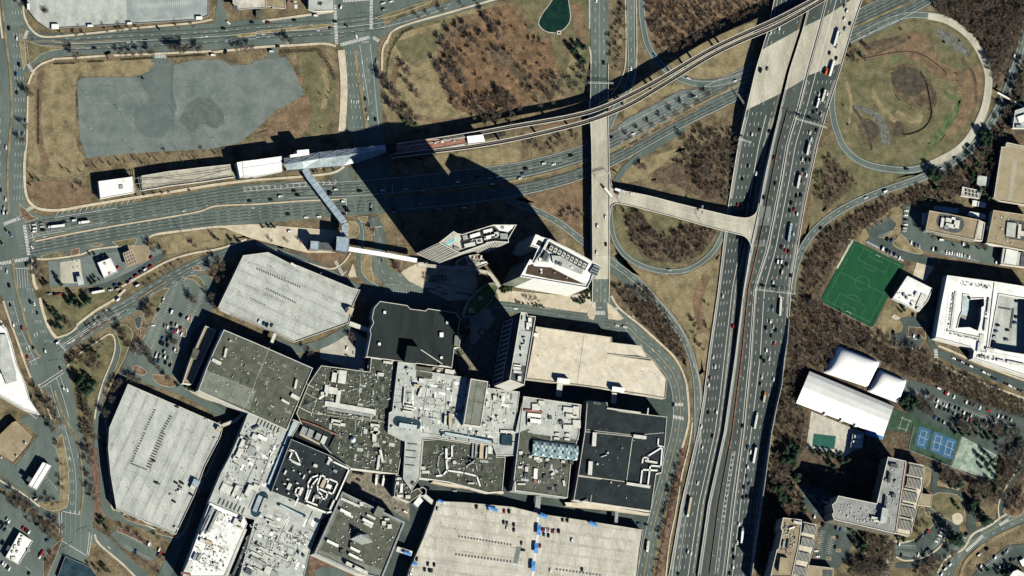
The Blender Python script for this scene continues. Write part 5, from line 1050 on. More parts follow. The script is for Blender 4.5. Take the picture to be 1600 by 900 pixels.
def canopy(label,c,x,y,l,w,ang,hb,hh=3.2,m='awning_blue',group=None):
    ox,oy,s=CR[c]; p=P(ox+x/s,oy+y/s,hb+hh); k=S/s; L,W_=l*k,w*k; a=math.radians(ang); R_=root('canopy',(p.x,p.y,hb),label,'canopy',group); u=Vector((math.cos(a),math.sin(a),0)); v=Vector((-u.y,u.x,0)); g=MB(); q=Vector((p.x,p.y,hb+hh))
    A=[q+u*sx*L/2+v*sy*W_/2 for sx,sy in ((-1,-1),(1,-1),(1,1),(-1,1))]; r0,r1=q-u*L*.42+Vector((0,0,.9)),q+u*L*.42+Vector((0,0,.9))
    g.face([A[0],A[1],r1,r0],m); g.face([A[2],A[3],r0,r1],m); g.face([A[1],A[2],r1],m); g.face([A[3],A[0],r0],m); g.build('canopy_top',R_)
    for sx in (-.45,.45):
        for sy in (-.42,.42):
            g=MB(); e=q+u*sx*L+v*sy*W_; g.beam((e.x,e.y,hb),(e.x,e.y,hb+hh+.1),.12,'metal_white',5); g.build('post',R_)
    return R_
for x,y,lb in ((168,612,'blue canopy on the cream garage walkway, uppermost of the three in line'),(152,725,'blue canopy on the cream garage walkway, middle one of the three in line'),(133,838,'blue canopy on the cream garage walkway, lowest of the three in line')):canopy(lb,15,x,y,26,62,-3,12,group='canopies along the garage walkway')
for c,x,y,l,w,lb in ((15,198,524,50,26,'blue canopy at the top of the cream garage beside its footbridge'),(15,508,575,56,22,'blue canopy on the top edge of the cream garage, right of the footbridge'),(14,1480,480,70,20,'wide blue canopy on the top edge of the cream garage, left of the footbridge'),(14,1155,432,36,16,'small blue canopy at the top left corner of the cream garage'),(14,992,822,30,22,'small blue canopy on the left edge of the cream garage'),(14,945,758,50,20,'blue canopy where a footbridge meets the left edge of the cream garage')):canopy(lb,c,x,y,l,w,-20,12 if x!=945 else 9,group='canopies around the edge of the cream garage')
TG=bld('parking_garage','pale garage deck cut by the top left edge, blue grey on its right half',[(42,-12),(326,-12),(326,24),(310,31),(75,45),(57,32),(43,14)],5,'wall_dark','deck_grey','parking garage',(.6,.9),pm='wall_grey')
flat(TG,1,[790,-50,1300,-50,1300,95,1235,120,795,150],'deck_bluegrey',.07); g=MB()
for a,b2,n in (((78,15),(190,6),34),((215,10),(300,3),28),((218,33),(310,26),28),((100,38),(185,34),26)):stalls(a,b2,n,4.5,z=5.1,m='paint_white',mb=g,both=b2[1]<20)
g.build('stall_lines',TG,kind='stuff')
for x,y,l,w in ((345,165,46,30),(565,160,36,12),(810,145,30,12),(1245,112,40,20),(178,40,16,36)):unit(TG,1,x,y,l,w,3,2.4,'metal_white','stair_block')
GT=bld('parking_garage','olive tan garage roof with worn white stall lines, at the right edge of the picture',Z(22,1325,230,1345,225,1620,285)+[(1612,322),(1562,314),(1553,308)]+Z(22,1250,290,1310,300),13,'wall_tan','deck_tan','parking garage',(.7,1),pm='wall_light'); g=MB()
stalls((1564,235),(1553,305),26,-3.8,z=13.1,m='paint_white',mb=g); stalls((1586,250),(1578,312),24,3.8,z=13.1,m='paint_white',mb=g,both=True); stalls((1573,226),(1600,231),10,4,z=13.1,m='paint_white',mb=g); g.build('stall_lines',GT,kind='stuff'); winband(GT,(1565,229),(1552,309),13,4,10,'wall_dark',z0=1,frac=.5)
# ---------------- towers
HT=bld('hotel_tower','tall bent hotel tower with a gridded facade and a small turquoise rooftop pool',Z(17,230,245,345,155,372,172,410,180,655,105,838,105,775,215,775,245,665,238,585,262,395,330),113,'wall_light','deck_cream','tower',(1.2,2.2),pm='wall_light',wm={4:'glass_teal',3:'glass_teal',0:'glass_teal',5:'wall_light'})
a,b2,c2,d2=Z(17,230,245,395,330,585,262,775,245); winband(HT,a,b2,113,11,7,'metal_dark',z0=6,frac=.5,bfrac=.62,out=.3); winband(HT,b2,c2,113,11,7,'metal_dark',z0=6,frac=.5,bfrac=.62,out=.3); winband(HT,c2,Z(17,665,238)[0],113,11,3,'metal_dark',z0=6,frac=.5,bfrac=.62,out=.3); winband(HT,Z(17,665,240)[0],d2,113,11,5,'metal_dark',z0=6,frac=.5,bfrac=.62,out=.3)
flat(HT,17,[412,190,655,115,700,150,780,170,765,228,665,228,585,252,410,290,395,240],'roof_black',.1,'plant_floor'); flat(HT,17,[262,245,338,185,365,185,392,300,380,318],'deck_cream',.12,'pool_deck'); unit(HT,17,320,240,92,24,32,.4,'metal_white','pool_rim'); unit(HT,17,320,240,84,17,32,.48,'water_pool','pool')
flat(HT,17,[668,108,832,108,775,158,700,150],'roof_white',dh=1.2,name='roof_panel')
units(HT,17,[(512,187,84,26,18,'metal_white',3.5),(612,152,76,22,15,'metal_white',3.5),(640,198,90,26,14,'metal_white',3),(545,232,50,36,12,'metal_light',2),(545,232,26,16,12,'metal_dark',2.5),(470,262,90,30,14,'metal_light',1.5),(738,195,60,42,0,'metal_grey',2),(625,243,60,10,14,'metal_light',2),(435,205,40,36,18,'metal_grey',3),(680,180,30,34,12,'metal_light',3),(370,290,50,14,-20,'metal_grey',2),(720,128,8,20,0,'metal_grey',2),(735,128,8,20,0,'metal_grey',2),(655,205,30,18,14,'metal_dark',3.4),(590,215,14,14,0,'metal_light',2)]); vents(HT,Z(17,420,205,640,140,740,180,640,225,430,280),60,('metal_light','metal_dark','metal_white'),ang=15,seed=71)
bld('podium','low podium with cream and rust red terraces at the foot of the bent hotel tower',Z(17,365,385,430,350,545,335,575,375,615,410,530,445,365,430),12,'wall_light','deck_cream',par=(.7,1)); PD=ROOTS[-1]
flat(PD,17,[380,400,430,365,455,425,375,420],'wall_brown',.1); flat(PD,17,[480,350,540,345,545,385,485,395],'wall_brown',.1); units(PD,17,[(470,410,30,16),(580,400,50,10,8,'metal_white'),(560,360,14,30,-10)]); vents(PD,Z(17,440,350,540,345,570,420,450,425),30,seed=72)
WT=bld('office_tower','tall white office tower with a dark brown wedge terrace on its roof',Z(17,985,180,1015,190,1030,200,1090,215,1500,432,1455,522,1430,505,1418,545,1388,600,965,527,865,510,940,375,962,385,1002,290,945,270),90,'wall_light','roof_white','tower',(1.0,1.4),pm='metal_white',wm={9:'glass_green',8:'metal_white',7:'glass_teal',10:'wall_light',12:'wall_grey',14:'wall_grey',3:'glass_teal'})
flat(WT,17,[985,258,1008,222,1058,248,1038,285],'roof_black',.1,'light_well'); flat(WT,17,[905,488,925,425,962,412,975,430,1105,440,1240,510,1378,575,1100,530],'roof_brown',.15,'terrace')
flat(WT,17,[1090,235,1400,405,1370,462,1060,300],'metal_dark',.12,'plant_floor'); flat(WT,17,[1110,345,1180,350,1360,460,1345,492,1120,400],'roof_light',dh=2.5); flat(WT,17,[1022,312,1105,335,1085,400,1000,390],'metal_grey',.14,'plant_floor')
for k in range(9):unit(WT,17,1108+k*32,288+k*17,26,34,-28,2.4,'metal_light','cooling_fan'); unit(WT,17,1108+k*32,288+k*17,14,16,-28,2.6,'metal_dark','fan_opening')
units(WT,17,[(1065,350,40,60,-28,'metal_dark',3),(1020,375,20,20,0,'metal_white',2),(1150,400,22,24,-28,'metal_dark',3.4),(1178,412,22,24,-28,'metal_dark',3.4),(1270,440,30,20,-28,'metal_light',3.2),(1028,460,18,24,0,'metal_light',1),(1030,480,14,14),(1230,520,8,8),(1135,480,6,6)]); flat(WT,17,[1440,420,1498,436,1452,520,1405,478],'metal_grey',dh=2,name='cooling_block')
for k in range(3):
    for j in range(3):unit(WT,17,1432+k*17-j*7+10,440+k*7+j*20,11,12,-28,2.6,'glass_teal','fan_opening')
duct(WT,17,[1092,218,1300,320,1440,400],7,2.6,'metal_light','screen_wall'); duct(WT,17,[1080,222,1025,330,975,400],7,2.6,'metal_light','screen_wall')
winband(WT,Z(17,962,385)[0],Z(17,1002,290)[0],90,20,4,'glass_teal',z0=3); winband(WT,Z(17,865,510)[0],Z(17,940,375)[0],90,20,6,'glass_teal',z0=3)
A_,B_=Z(17,865,510,965,527)
for k in range(9):
    p,q=P(*A_,90),P(*B_,90); z=8+k*9; g=MB(); u=(q-p).normalized(); nn=Vector((u.y,-u.x,0)); g.prism([Vector((p.x,p.y,z))+nn*.02,Vector((q.x,q.y,z))+nn*.02,Vector((q.x,q.y,z))+nn*.3,Vector((p.x,p.y,z))+nn*.3],z-.4,'metal_dark'); g.build('spandrel',WT)
A_,B_=Z(17,965,527,1388,600)
for k in range(14):
    p,q=P(*A_,90),P(*B_,90); z=6+k*6; g=MB(); u=(q-p).normalized(); nn=Vector((u.y,-u.x,0)); g.prism([Vector((p.x,p.y,z))+nn*.01,Vector((q.x,q.y,z))+nn*.01,Vector((q.x,q.y,z))+nn*.12,Vector((p.x,p.y,z))+nn*.12],z-.25,'metal_light'); g.build('spandrel',WT)
VT=bld('apartment_tower','slim tower with a dark glass side of pale upright fins, left of the beige garage',Z(21,540,272,585,278,590,300,650,305,565,815,455,775),92,'glass_teal','roof_light','tower',(1.0,1.4),pm='wall_light',wm={4:'wall_light',3:'wall_light'})
A_,B_=[P(*q,92) for q in Z(21,540,272,455,775)]; u=(B_-A_); L_=u.length; u.normalize(); nn=Vector((u.y,-u.x,0)); nn=nn if nn.x<0 else -nn
def fin(z0,z1,s0,s1,o,name,m='metal_grey'):
    g=MB(); p,q=A_+u*s0,A_+u*s1; g.prism([Vector((p.x,p.y,z1))+nn*.05,Vector((q.x,q.y,z1))+nn*.05,Vector((q.x,q.y,z1))+nn*o,Vector((p.x,p.y,z1))+nn*o],z0,m); g.build(name,VT)
for k in range(14):s_=L_*(.05+.93*k/13); fin(10,58,s_-.45,s_+.45,.7,'fin','metal_light')
for z in (10,57):fin(z,z+1.0,L_*.05,L_*.98,.8,'rail','metal_light')
for z in (18,26,34,42,50):fin(z,z+.3,L_*.05,L_*.98,.3,'rail','metal_grey')
flat(VT,21,[590,305,645,310,625,415,570,408],'metal_dark',.12,'plant_floor'); flat(VT,21,[478,655,582,665,555,808,460,770],'metal_dark',.12,'plant_floor'); units(VT,21,[(607,330,26,30,0,'metal_white',3),(600,365,40,30,0,'metal_light',2),(590,390,20,20,0,'metal_white',2),(510,690,60,20,-5,'metal_light',2),(515,715,60,16,-5,'metal_light',2),(530,765,26,36,-5,'metal_light',3),(515,668,60,8,-5,'metal_white',2),(568,465,26,8),(572,490,6,24),(560,515,24,6),(545,545,10,26),(548,600,16,10),(556,320,12,24)]); seam(VT,21,[530,410,620,418],.4,'metal_grey'); seam(VT,21,[475,655,585,665],1,'metal_light')
LN=bld('raised_garden','raised oval lawn with a pale curved rim in the dark plaza between the towers',smooth(Z(17,425,825,440,745,500,655,600,570,660,565,690,600,650,690,580,765,500,825,425,825),3)[:-1],9,'wall_light','grass_green','garden',(1.4,.8),pm='wall_grey'); unit(LN,17,485,775,46,40,0,.5,'wall_tan','round_terrace'); unit(LN,17,555,680,44,12,50,.5,'sidewalk','cross_path'); unit(LN,17,555,680,12,44,50,.52,'sidewalk','cross_path')
def bridge(name,label,c,p,w,h,m,cat='footbridge',th=2.8,piers=(),wm='wall_light',ribs=0):
    pts=Z(c,*p); B=root(name,P(*pts[0],0),label,cat); s=CR[c][2]; wd=w/s
    for (a,b2) in zip(pts,pts[1:]):
        L=offs([a,b2],-wd/2); R_=offs([a,b2],wd/2); g=MB(); g.prism([P(*L[0],h),P(*L[1],h),P(*R_[1],h),P(*R_[0],h)],h-th,m,wm,bottom=True); g.build('span',B)
        n=int(math.hypot(b2[0]-a[0],b2[1]-a[1])/9)
        for i in range(n if ribs else 0):
            t=(i+.5)/n; q=offs([a,b2],0); x,y=a[0]+(b2[0]-a[0])*t,a[1]+(b2[1]-a[1])*t; u=Vector((P(*b2,h)-P(*a,h))).normalized(); k=P(x,y,h); g=MB(); g.box((k.x,k.y,h-.02),.35,wd*S,.25,math.atan2(u.y,u.x),'metal_grey'); g.build('roof_rib',B)
    for x,y in piers:
        q=P(*Z(c,x,y)[0],h-th); g=MB(); g.box((q.x,q.y,0),1.4,1.4,h-th,.3,'wall_light'); g.build('pier',B)
    return B
bridge('footbridge','blue grey covered footbridge from the glass station over the boulevard',6,[305,155,330,200,440,345,555,495,557,575],40,12,'canopy_blue',piers=((320,190),(440,345),(560,500)),ribs=1)
bridge('footbridge','bright white footbridge roof from the blue grey lift building to the bent hotel tower',6,[580,655,800,690,1006,728],26,12,'membrane_white',piers=((700,675),(850,700)))
bridge('footbridge','pale walkway along the foot of the bent hotel towards the oval lawn',17,[60,418,410,450,610,478,640,500,705,590],26,9,'deck_cream',wm='glass_teal',piers=((150,430),(300,445)))
bridge('footbridge','short pale footbridge from the slanting grey garage to the charcoal roofed store',10,[585,220,700,262],26,9,'metal_light'); bridge('footbridge','short footbridge from the slanting grey garage down to the dark grey store',10,[120,285,95,350],20,9,'metal_light')
bridge('footbridge','left of the two footbridges below the beige garage',11,[300,598,292,680],34,9,'metal_light'); bridge('footbridge','right of the two footbridges below the beige garage',11,[640,655,636,720],30,9,'metal_light')
bridge('footbridge','grey footbridge from the glass vaulted mall wing down to the cream garage',15,[168,400,152,530],32,9,'metal_grey'); bridge('footbridge','narrow footbridge from the black roofed store on the right to the cream garage',15,[655,500,650,575],20,9,'metal_grey')
bridge('footbridge','slanting footbridge from the round stair drum to the cream garage corner',14,[1050,395,1110,445],26,10,'metal_light'); bridge('footbridge','striped footbridge from the tented skylight store to the left edge of the cream garage',14,[880,730,975,760],30,10,'metal_light',ribs=1)
bridge('footbridge','zigzag cream footbridge from the largest grey garage to the dark grey store',9,[1390,860,1470,830,1525,780],20,8,'deck_cream')
LB=bld('lift_building','blue grey lift building where the two covered footbridges meet',Z(6,505,577,585,587,575,677,500,665),18,'glass_teal','canopy_blue',par=(.5,.4),pm='canopy_blue')
bld('stair_building','low blue grey stair building left of the lift building',Z(6,342,605,396,610,390,663,340,658),14,'glass_teal','canopy_blue',par=(.5,.4),pm='canopy_blue'); bld('connector','dark low link between the stair building and the lift building',Z(6,396,615,503,620,500,665,390,660),10,'glass_teal','metal_dark',par=None)
for lb,c,p in (('tall wire fence between the green courts and the blue tennis courts',16,[910,-30,875,110]),('wire fence with a sandy path along the lower edge of the blue tennis courts',16,[875,112,1140,217,1340,310]),('wire fence between the blue tennis courts and the worn green court',16,[1210,27,1143,215]),('wire fence along the lower edge of the green sports field',12,[330,78,345,98,640,250,668,240,735,120])):
    B=root('fence',P(*Z(c,*p[:2])[0],0),lb,'fence'); pts=Z(c,*p)
    for a,b2 in zip(pts,pts[1:]):
        A,C_=P(*a,.4),P(*b2,.4); n=max(1,int((C_-A).length/6)); g=MB(); g.beam(A+Vector((0,0,3)),C_+Vector((0,0,3)),.09,'metal_light',4); g.beam(A+Vector((0,0,.4)),C_+Vector((0,0,.4)),.06,'metal_light',4); g.build('rail',B)
        for i in range(n+1):g=MB(); q=A.lerp(C_,i/n); g.beam(q,q+Vector((0,0,3.1)),.09,'metal_light',4); g.build('post',B)
# ---------------- metro
S1=bld('station_building','white roofed rectangular building at the left end of the rail line',Z(5,615,233,830,204,843,302,627,342),9,'wall_light','roof_white',par=(.5,.5),pm='metal_white'); unit(S1,5,758,268,24,24,5,1,'metal_light',mt='metal_grey')
b=root('rail_portal',P(*Z(5,870,250)[0],0),'grey steel frame over the rail tracks beside the white station building','frame')
for x0,y0,x1,y1 in ((835,208,850,300),(862,204,880,298),(876,203,890,296),(840,215,880,212),(848,295,885,290),(842,250,882,246)):
    g=MB(); g.beam(P(*Z(5,x0,y0)[0],9),P(*Z(5,x1,y1)[0],9),.35,'metal_grey'); g.build('beam',b)
def grid_deck(name,label,L,R_,z,m,cat='rail line',th=1.5,wm='wall_light',tracks=(),sleepers=True):
    B=root(name,P(*L[0],0),label,cat); zf=z if callable(z) else (lambda x:z); g=MB()
    for i in range(len(L)-1):t=[P(*L[i],zf(L[i][0])),P(*L[i+1],zf(L[i+1][0])),P(*R_[i+1],zf(R_[i+1][0])),P(*R_[i],zf(R_[i][0]))]; g.prism(t,min(p.z for p in t)-th,m,wm,bottom=True)
    g.build('deck',B)
    for pl in (L,R_):
        g=MB()
        for a,c in zip(pl,pl[1:]):
            A,C=P(*a,zf(a[0])+1.1),P(*c,zf(c[0])+1.1); u=(C-A).normalized(); n=Vector((-u.y,u.x,0))*.3; g.prism([A-n,C-n,C+n,A+n],min(A.z,C.z)-1.4,'wall_light')
        g.build('parapet',B)
    for k,f in enumerate(tracks):
        g=MB(); pts=[(a[0]+(c[0]-a[0])*f,a[1]+(c[1]-a[1])*f) for a,c in zip(L,R_)]
        line(pts,0,1.7,None,lambda x,y:zf(x)+.06,'rail_dark',g); g.build('track',B)
    return B
YL=Z(5,885,200,1050,172,1250,148,1440,128); YR=Z(5,890,290,1060,262,1260,237,1470,205)
YD=grid_deck('rail_yard','grey track bed with crossing dark rails left of the white platform roofs',YL,YR,8,'ballast',th=8,tracks=())
for p in ([890,215,1000,205,1200,180,1440,140],[890,225,1050,210,1250,185,1440,160],[890,250,1000,250,1200,225,1380,170,1440,150],[890,210,1000,210,1150,225,1300,215,1460,190],[890,275,1100,245,1300,220,1460,198]):
    g=MB(); line(Z(5,*p),0,.45,z=8.1,m='rail_dark',mb=g); g.build('track',YD)
S2=bld('platform_roof','long white platform roof between the rail yard and the glass station canopy',Z(5,1480,115,1520,108)+Z(6,0,98,160,76,165,172,0,203)+Z(5,1525,200,1500,215),17,'wall_light','membrane_white',par=(.4,.3),pm='metal_white',cat='station roof'); seam(S2,6,[-80,150,160,115],.4,'metal_light'); seam(S2,5,[1515,112,1522,205],.6,'metal_grey')
duct(S2,6,[-90,222,0,205,190,172,280,165],6,.4,'metal_dark','gutter',h=10); 
bld('equipment_room','small white box roof on the upper edge of the glass station canopy',Z(6,212,68,258,60,256,40,330,33,333,66,215,84),21,'wall_light','membrane_white',par=None)
# folded glass canopy
SC=root('station_canopy',P(520,248,0),'long folded glass and steel station canopy with pale cross braces','station roof')
up=Z(6,175,88,290,68,400,50,510,38,620,25,730,12,805,5); md=Z(6,178,128,290,110,400,92,510,78,620,62,730,44,812,32); lw=Z(6,195,162,300,155,410,145,550,135,640,112,720,88,815,52)
for i in range(6):
    for A,B_,z0,z1 in ((up,md,17,21),(md,lw,21,16)):
        g=MB(); q=[P(*A[i],z0),P(*A[i+1],z0),P(*B_[i+1],z1),P(*B_[i],z1)]; g.face(q[::-1],'glass_station' if (A is md) else 'glass_teal' if i%3==9 else 'canopy_blue'); g.build('glass_panel',SC)
        for (a,za),(b3,zb) in (((A[i],z0),(B_[i+1],z1)),((A[i+1],z0),(B_[i],z1)),((A[i],z0),(B_[i],z1))):
            g=MB(); g.beam(P(*a,za+.15),P(*b3,zb+.15),.16,'metal_light'); g.build('brace',SC)
g=MB(); bt_=[P(*p,15.8) for p in up]; lo_=[P(*p,15.8) for p in lw]
for i in range(6):g.prism([bt_[i],bt_[i+1],lo_[i+1],lo_[i]],8,'wall_grey','glass_teal',bottom=True)
g.build('platform_walls',SC)
for i in range(0,7,2):
    for pl in (up,lw):q=P(*pl[i],8); g=MB(); g.box((q.x,q.y,0),1.4,1.4,8,0,'wall_light'); g.build('column',SC)
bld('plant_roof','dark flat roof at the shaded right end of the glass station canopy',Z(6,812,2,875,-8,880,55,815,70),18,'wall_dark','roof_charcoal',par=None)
# red platform
RPp=Z(6,880,-5,1060,-30)+Z(2,1200,870,1325,848,1335,893)+Z(6,1100,35,880,60)
PR=bld('platform','red brick paved open platform between the station canopy and the viaduct rails',RPp,13.5,'wall_light','brick_red',par=(.5,.8),cat='platform'); vents(PR,[(630,232),(700,222),(725,216),(725,221),(640,236)],25,seed=81,sz=(.5,1.2)); units(PR,2,[(1165,885,20,14,8),(1240,882,14,6,8),(1120,895,10,6)])
bld('platform_shelter','small white shelter roof at the right end of the red platform',Z(2,1318,852,1418,840,1432,884,1326,896),17,'wall_light','membrane_white',par=None,cat='shelter')
def zg(x): return lerp([(600,13),(800,14),(1000,15),(1280,17)],x)
TRa=smooth([(612,229),(660,222),(735,210),(800,198),(900,180),(955,162),(1025,127),(1100,83),(1150,58),(1215,29),(1285,-8)],5)
TRb=smooth([(612,244),(660,238),(735,229),(800,218),(870,202),(925,187),(980,165),(1035,133),(1105,90),(1155,65),(1220,37),(1295,-6)],5)
for TR,lb in ((TRa,'upper of the two elevated rail tracks curving from the station over the freeway'),(TRb,'lower of the two elevated rail tracks curving from the station over the freeway')):
    GW=grid_deck('rail_viaduct',lb,offs(TR,-3.1),offs(TR,3.1),zg,'ballast',th=2.2,tracks=(.3,.7))
    for k in range(6,len(TR),4):
        x,y=TR[k]; q=P(x,y,zg(x)-2.2)
        if 918<x<958 or 1160<x<1300: continue
        g=MB(); g.box((q.x,q.y,0),2.2,2.2,zg(x)-2.2,.3,'wall_light'); g.build('pier',GW)
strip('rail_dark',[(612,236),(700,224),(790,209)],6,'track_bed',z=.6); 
# ---------------- right side buildings
C1=bld('office_block','big white roofed office block around a dark courtyard, left part of the white complex',[(1480,430),(1555,440),(1548,500),(1542,552),(1522,548),(1518,543),(1462,528),(1470,480)],20,'wall_light','roof_white',par=(1,1),pm='metal_white',hole=Z(12,1222,40,1260,48,1270,68,1350,66,1352,110,1335,120,1330,200,1312,268,1260,245,1185,248,1200,180,1215,150),hz=8,holeroof='wall_grey')
units(C1,12,[(1160,140,14,240,-8,'metal_light',1),(1220,290,220,10,-10,'metal_light',1),(1380,110,12,90,-8),(1360,230,12,80,-8),(1335,320,30,60,-8,'metal_light',1)]); vents(C1,Z(12,1150,20,1175,25,1130,270,1110,260),60,('metal_grey','metal_light','metal_dark'),ang=-8,seed=91,sz=(.4,1)); vents(C1,Z(12,1130,270,1320,310,1310,330,1130,295),60,('metal_grey','metal_light','metal_dark'),ang=-8,seed=92,sz=(.4,1)); vents(C1,Z(12,1200,-50,1400,-20,1400,20,1200,-15),60,('metal_grey','metal_light','metal_dark'),seed=93,sz=(.4,1)); vents(C1,Z(12,1360,60,1395,65,1370,280,1335,270),50,('metal_grey','metal_light'),seed=94,sz=(.4,1))
unit(C1,12,1235,110,36,120,-8,3,'metal_light','courtyard_block',h=8,mt='glass_pale')
C2=bld('office_block','white roofed block wrapping a sunken parking deck at the right edge',[(1555,440),(1612,449),(1612,590),(1520,560),(1522,548),(1542,552),(1548,500)],20,'wall_light','roof_white',par=(1,1),pm='metal_white',hole=Z(12,1445,40,1620,70,1610,415,1480,395,1385,370),hz=11,holeroof='deck_grey')
g=MB(); stalls(Z(12,1455,120)[0],Z(12,1400,350)[0],22,-4,z=11.5,mb=g); stalls(Z(12,1545,100)[0],Z(12,1510,330)[0],22,4,z=11.5,mb=g,both=True); g.build('stall_lines',C2,kind='stuff'); unit(C2,12,1525,190,12,130,-8,.6,'metal_dark','ramp_edge',h=11.4); unit(C2,12,1480,128,80,8,-8,.6,'metal_dark','ramp_edge',h=11.4)
units(C2,12,[(1390,385,60,14,-10),(1345,432,40,12,-10,'metal_grey'),(1455,455,50,12,-10,'metal_light'),(1550,470,120,12,-10,'metal_light'),(1320,370,20,60,-8)]); vents(C2,Z(12,1330,420,1600,470,1600,490,1330,445),50,('metal_grey','metal_light','metal_dark'),seed=95,sz=(.4,1))
C3=bld('gym_building','small white roofed building beside the lower right corner of the sports field',[(1418,431),(1458,451),(1450,470),(1436,487),(1395,466)],9,'wall_light','roof_white',par=(1,.8),pm='metal_white'); units(C3,12,[(870,62,12,16,0,'metal_grey'),(930,40,20,24,-25,'metal_light'),(960,80,40,90,-25,'metal_light',1),(940,130,20,20,-25),(850,45,10,14,0,'metal_grey'),(900,105,10,12,0,'metal_grey')]); vents(C3,Z(12,800,20,930,30,940,120,800,60),18,('metal_grey','metal_light'),seed=96)
C4=bld('office_building','tan roofed office building with an oval plant well in its roof',Z(8,1010,415,1320,473,1292,600,985,540),17,'wall_light','roof_tan',par=(.9,1),pm='wall_tan'); oval(C4,8,[1110,485],[1170,500],112,'metal_dark',17,.3,'oval_well','wall_light')
units(C4,8,[(1090,490,20,60,-10,'metal_light',2.5),(1130,475,40,24,-10,'metal_light',2.5),(1140,510,60,24,-10,'metal_light',2.5),(1180,500,36,50,-10,'metal_light',2.5),(1115,520,24,20,0,'metal_grey',2.5),(1160,465,24,14,-10,'metal_white',2.5)]); bld('','',Z(8,1322,474,1358,492,1340,606,1294,600),14,'wall_light','deck_cream',parent=C4); winband(C4,*Z(8,985,540,1292,600),17,4,16,'glass_teal'); winband(C4,*Z(8,1010,415,985,540),17,4,7,'glass_teal')
bld('entrance_hall','flat blue roofs behind the tan office building with the oval well',Z(8,1042,385,1192,403,1185,438,1038,412),6,'wall_grey','canopy_blue',par=None); bld('entrance_hall','pale blue roof in shadow right of the tan office building with the oval well',Z(8,1252,420,1362,440,1358,472,1250,448),6,'wall_grey','membrane_grey',par=None)
bld('office_wing','small pale wing at the left end of the tan office building with the oval well',Z(8,975,430,1008,438,985,535,970,500),8,'wall_light','roof_light',par=None)
C5=bld('office_building','square tan roofed building with a sunken plant court at the right edge',Z(8,1410,413,1640,446,1640,672,1368,618),17,'wall_light','roof_tan',par=(.9,1),pm='wall_tan'); flat(C5,8,[1495,468,1640,490,1640,610,1480,590],'wall_dark',.1,'plant_court'); units(C5,8,[(1520,535,60,90,-6,'roof_light',2),(1572,545,20,90,-6,'deck_cream',2),(1600,560,40,30,-6,'metal_light',2)]); unit(C5,8,1378,525,20,24,0,1,'metal_white',h=14)
C6=bld('service_building','grey roofed service building with cream borders below the square tan building',Z(8,1470,652,1640,695,1640,775,1455,752),9,'wall_light','deck_cream',par=(.8,.7)); unit(C6,8,1520,705,80,90,-10,1.2,'membrane_grey'); unit(C6,8,1595,720,30,90,-8,1.2,'metal_dark')
C7=bld('plant_building','small cream roof packed with fan units above the tan office buildings',Z(8,1215,266,1338,292,1322,342,1208,322),7,'wall_light','deck_cream',par=(.6,.6))
for k in range(8):unit(C7,8,1245+(k%4)*22,292+(k//4)*22+(k%4)*5,12,12,-10,1.6,'metal_light','fan_unit'); unit(C7,8,1245+(k%4)*22,292+(k//4)*22+(k%4)*5,7,7,-10,1.8,'metal_dark','fan_opening')
bld('storage_shed','pale grey shed beside the fan unit building, left of a pair',Z(8,1280,350,1310,356,1303,390,1275,382),4,'wall_light','membrane_grey',par=None,cat='shed'); bld('storage_shed','pale grey shed beside the fan unit building, right of a pair',Z(8,1316,358,1365,368,1358,400,1310,390),4,'wall_light','membrane_grey',par=None,cat='shed')
bld('flat_roof_hut','dull grey square roof in the trees left of the olive tan garage',Z(8,1312,195,1390,208,1378,268,1305,252),5,'wall_grey','roof_light',par=None); bld('office_building','pale building with plant on its roof at the right edge beside the wooded road',Z(4,1545,690,1640,660,1640,800,1530,800),12,'wall_light','roof_light',par=(.8,.8)); units(ROOTS[-1],4,[(1590,740,60,40,20,'metal_white'),(1570,790,40,20,0,'metal_grey')]); bridge('footbridge','narrow white footbridge crossing the wooded road at the right edge',4,[1435,578,1520,625,1620,678],10,6,'metal_white',th=.8)
mottle(C1,[(1482,434),(1552,443),(1540,545),(1466,526)],14,('roof_light','membrane_grey'),-8,11) if 0 else None; vents(C4,Z(8,1015,425,1300,480,1285,590,1000,535),16,seed=201); vents(C5,Z(8,1415,425,1600,450,1600,655,1390,610),26,seed=202); vents(C2,Z(12,1300,400,1600,470,1600,490,1300,440),40,('metal_grey','metal_dark','metal_light'),seed=203)
for p in ([1130,20,1100,300],[1180,300,1380,340],[1400,20,1370,340],[1320,420,1600,500],[1300,380,1600,440]):seam(C1 if p[0]<1300 else C2,12,p,.3,'metal_grey',dh=.1)
# L shaped block
L1=bld('apartment_block','L shaped grey roofed apartment block casting a long shadow over the garden',Z(16,750,155,865,182,800,637,412,547,400,515,412,500,400,455,425,435,440,398,680,447),38,'wall_tan','roof_neutral',par=(1,1),pm='wall_light')
units(L1,16,[(675,540,60,16,-10,'metal_light',3),(690,555,60,16,-10,'metal_light',3),(728,520,40,90,-10,'roof_light',6),(790,210,50,20,-8,'metal_dark',3),(760,285,14,60,-8,'metal_dark',3),(735,440,14,80,-8,'metal_dark',3),(788,398,26,22,0,'metal_dark',3),(745,300,30,14,0,'wall_brown',2),(800,310,20,14,20,'metal_grey',2)]); vents(L1,Z(16,440,430,790,500,780,620,430,530),45,('metal_white','metal_light'),seed=101,sz=(.8,1.5),dh=(.8,1.6),long=.05); vents(L1,Z(16,770,180,850,200,810,480,720,440),20,('metal_white','metal_light'),seed=102,sz=(.8,1.5),long=.05)
duct(L1,16,[868,190,812,590],5,.6,'brick_red','coping'); winband(L1,*Z(16,412,547,800,637),38,12,22,'glass_teal',z0=1); winband(L1,*Z(16,680,447,750,155),38,12,18,'glass_teal',z0=1)
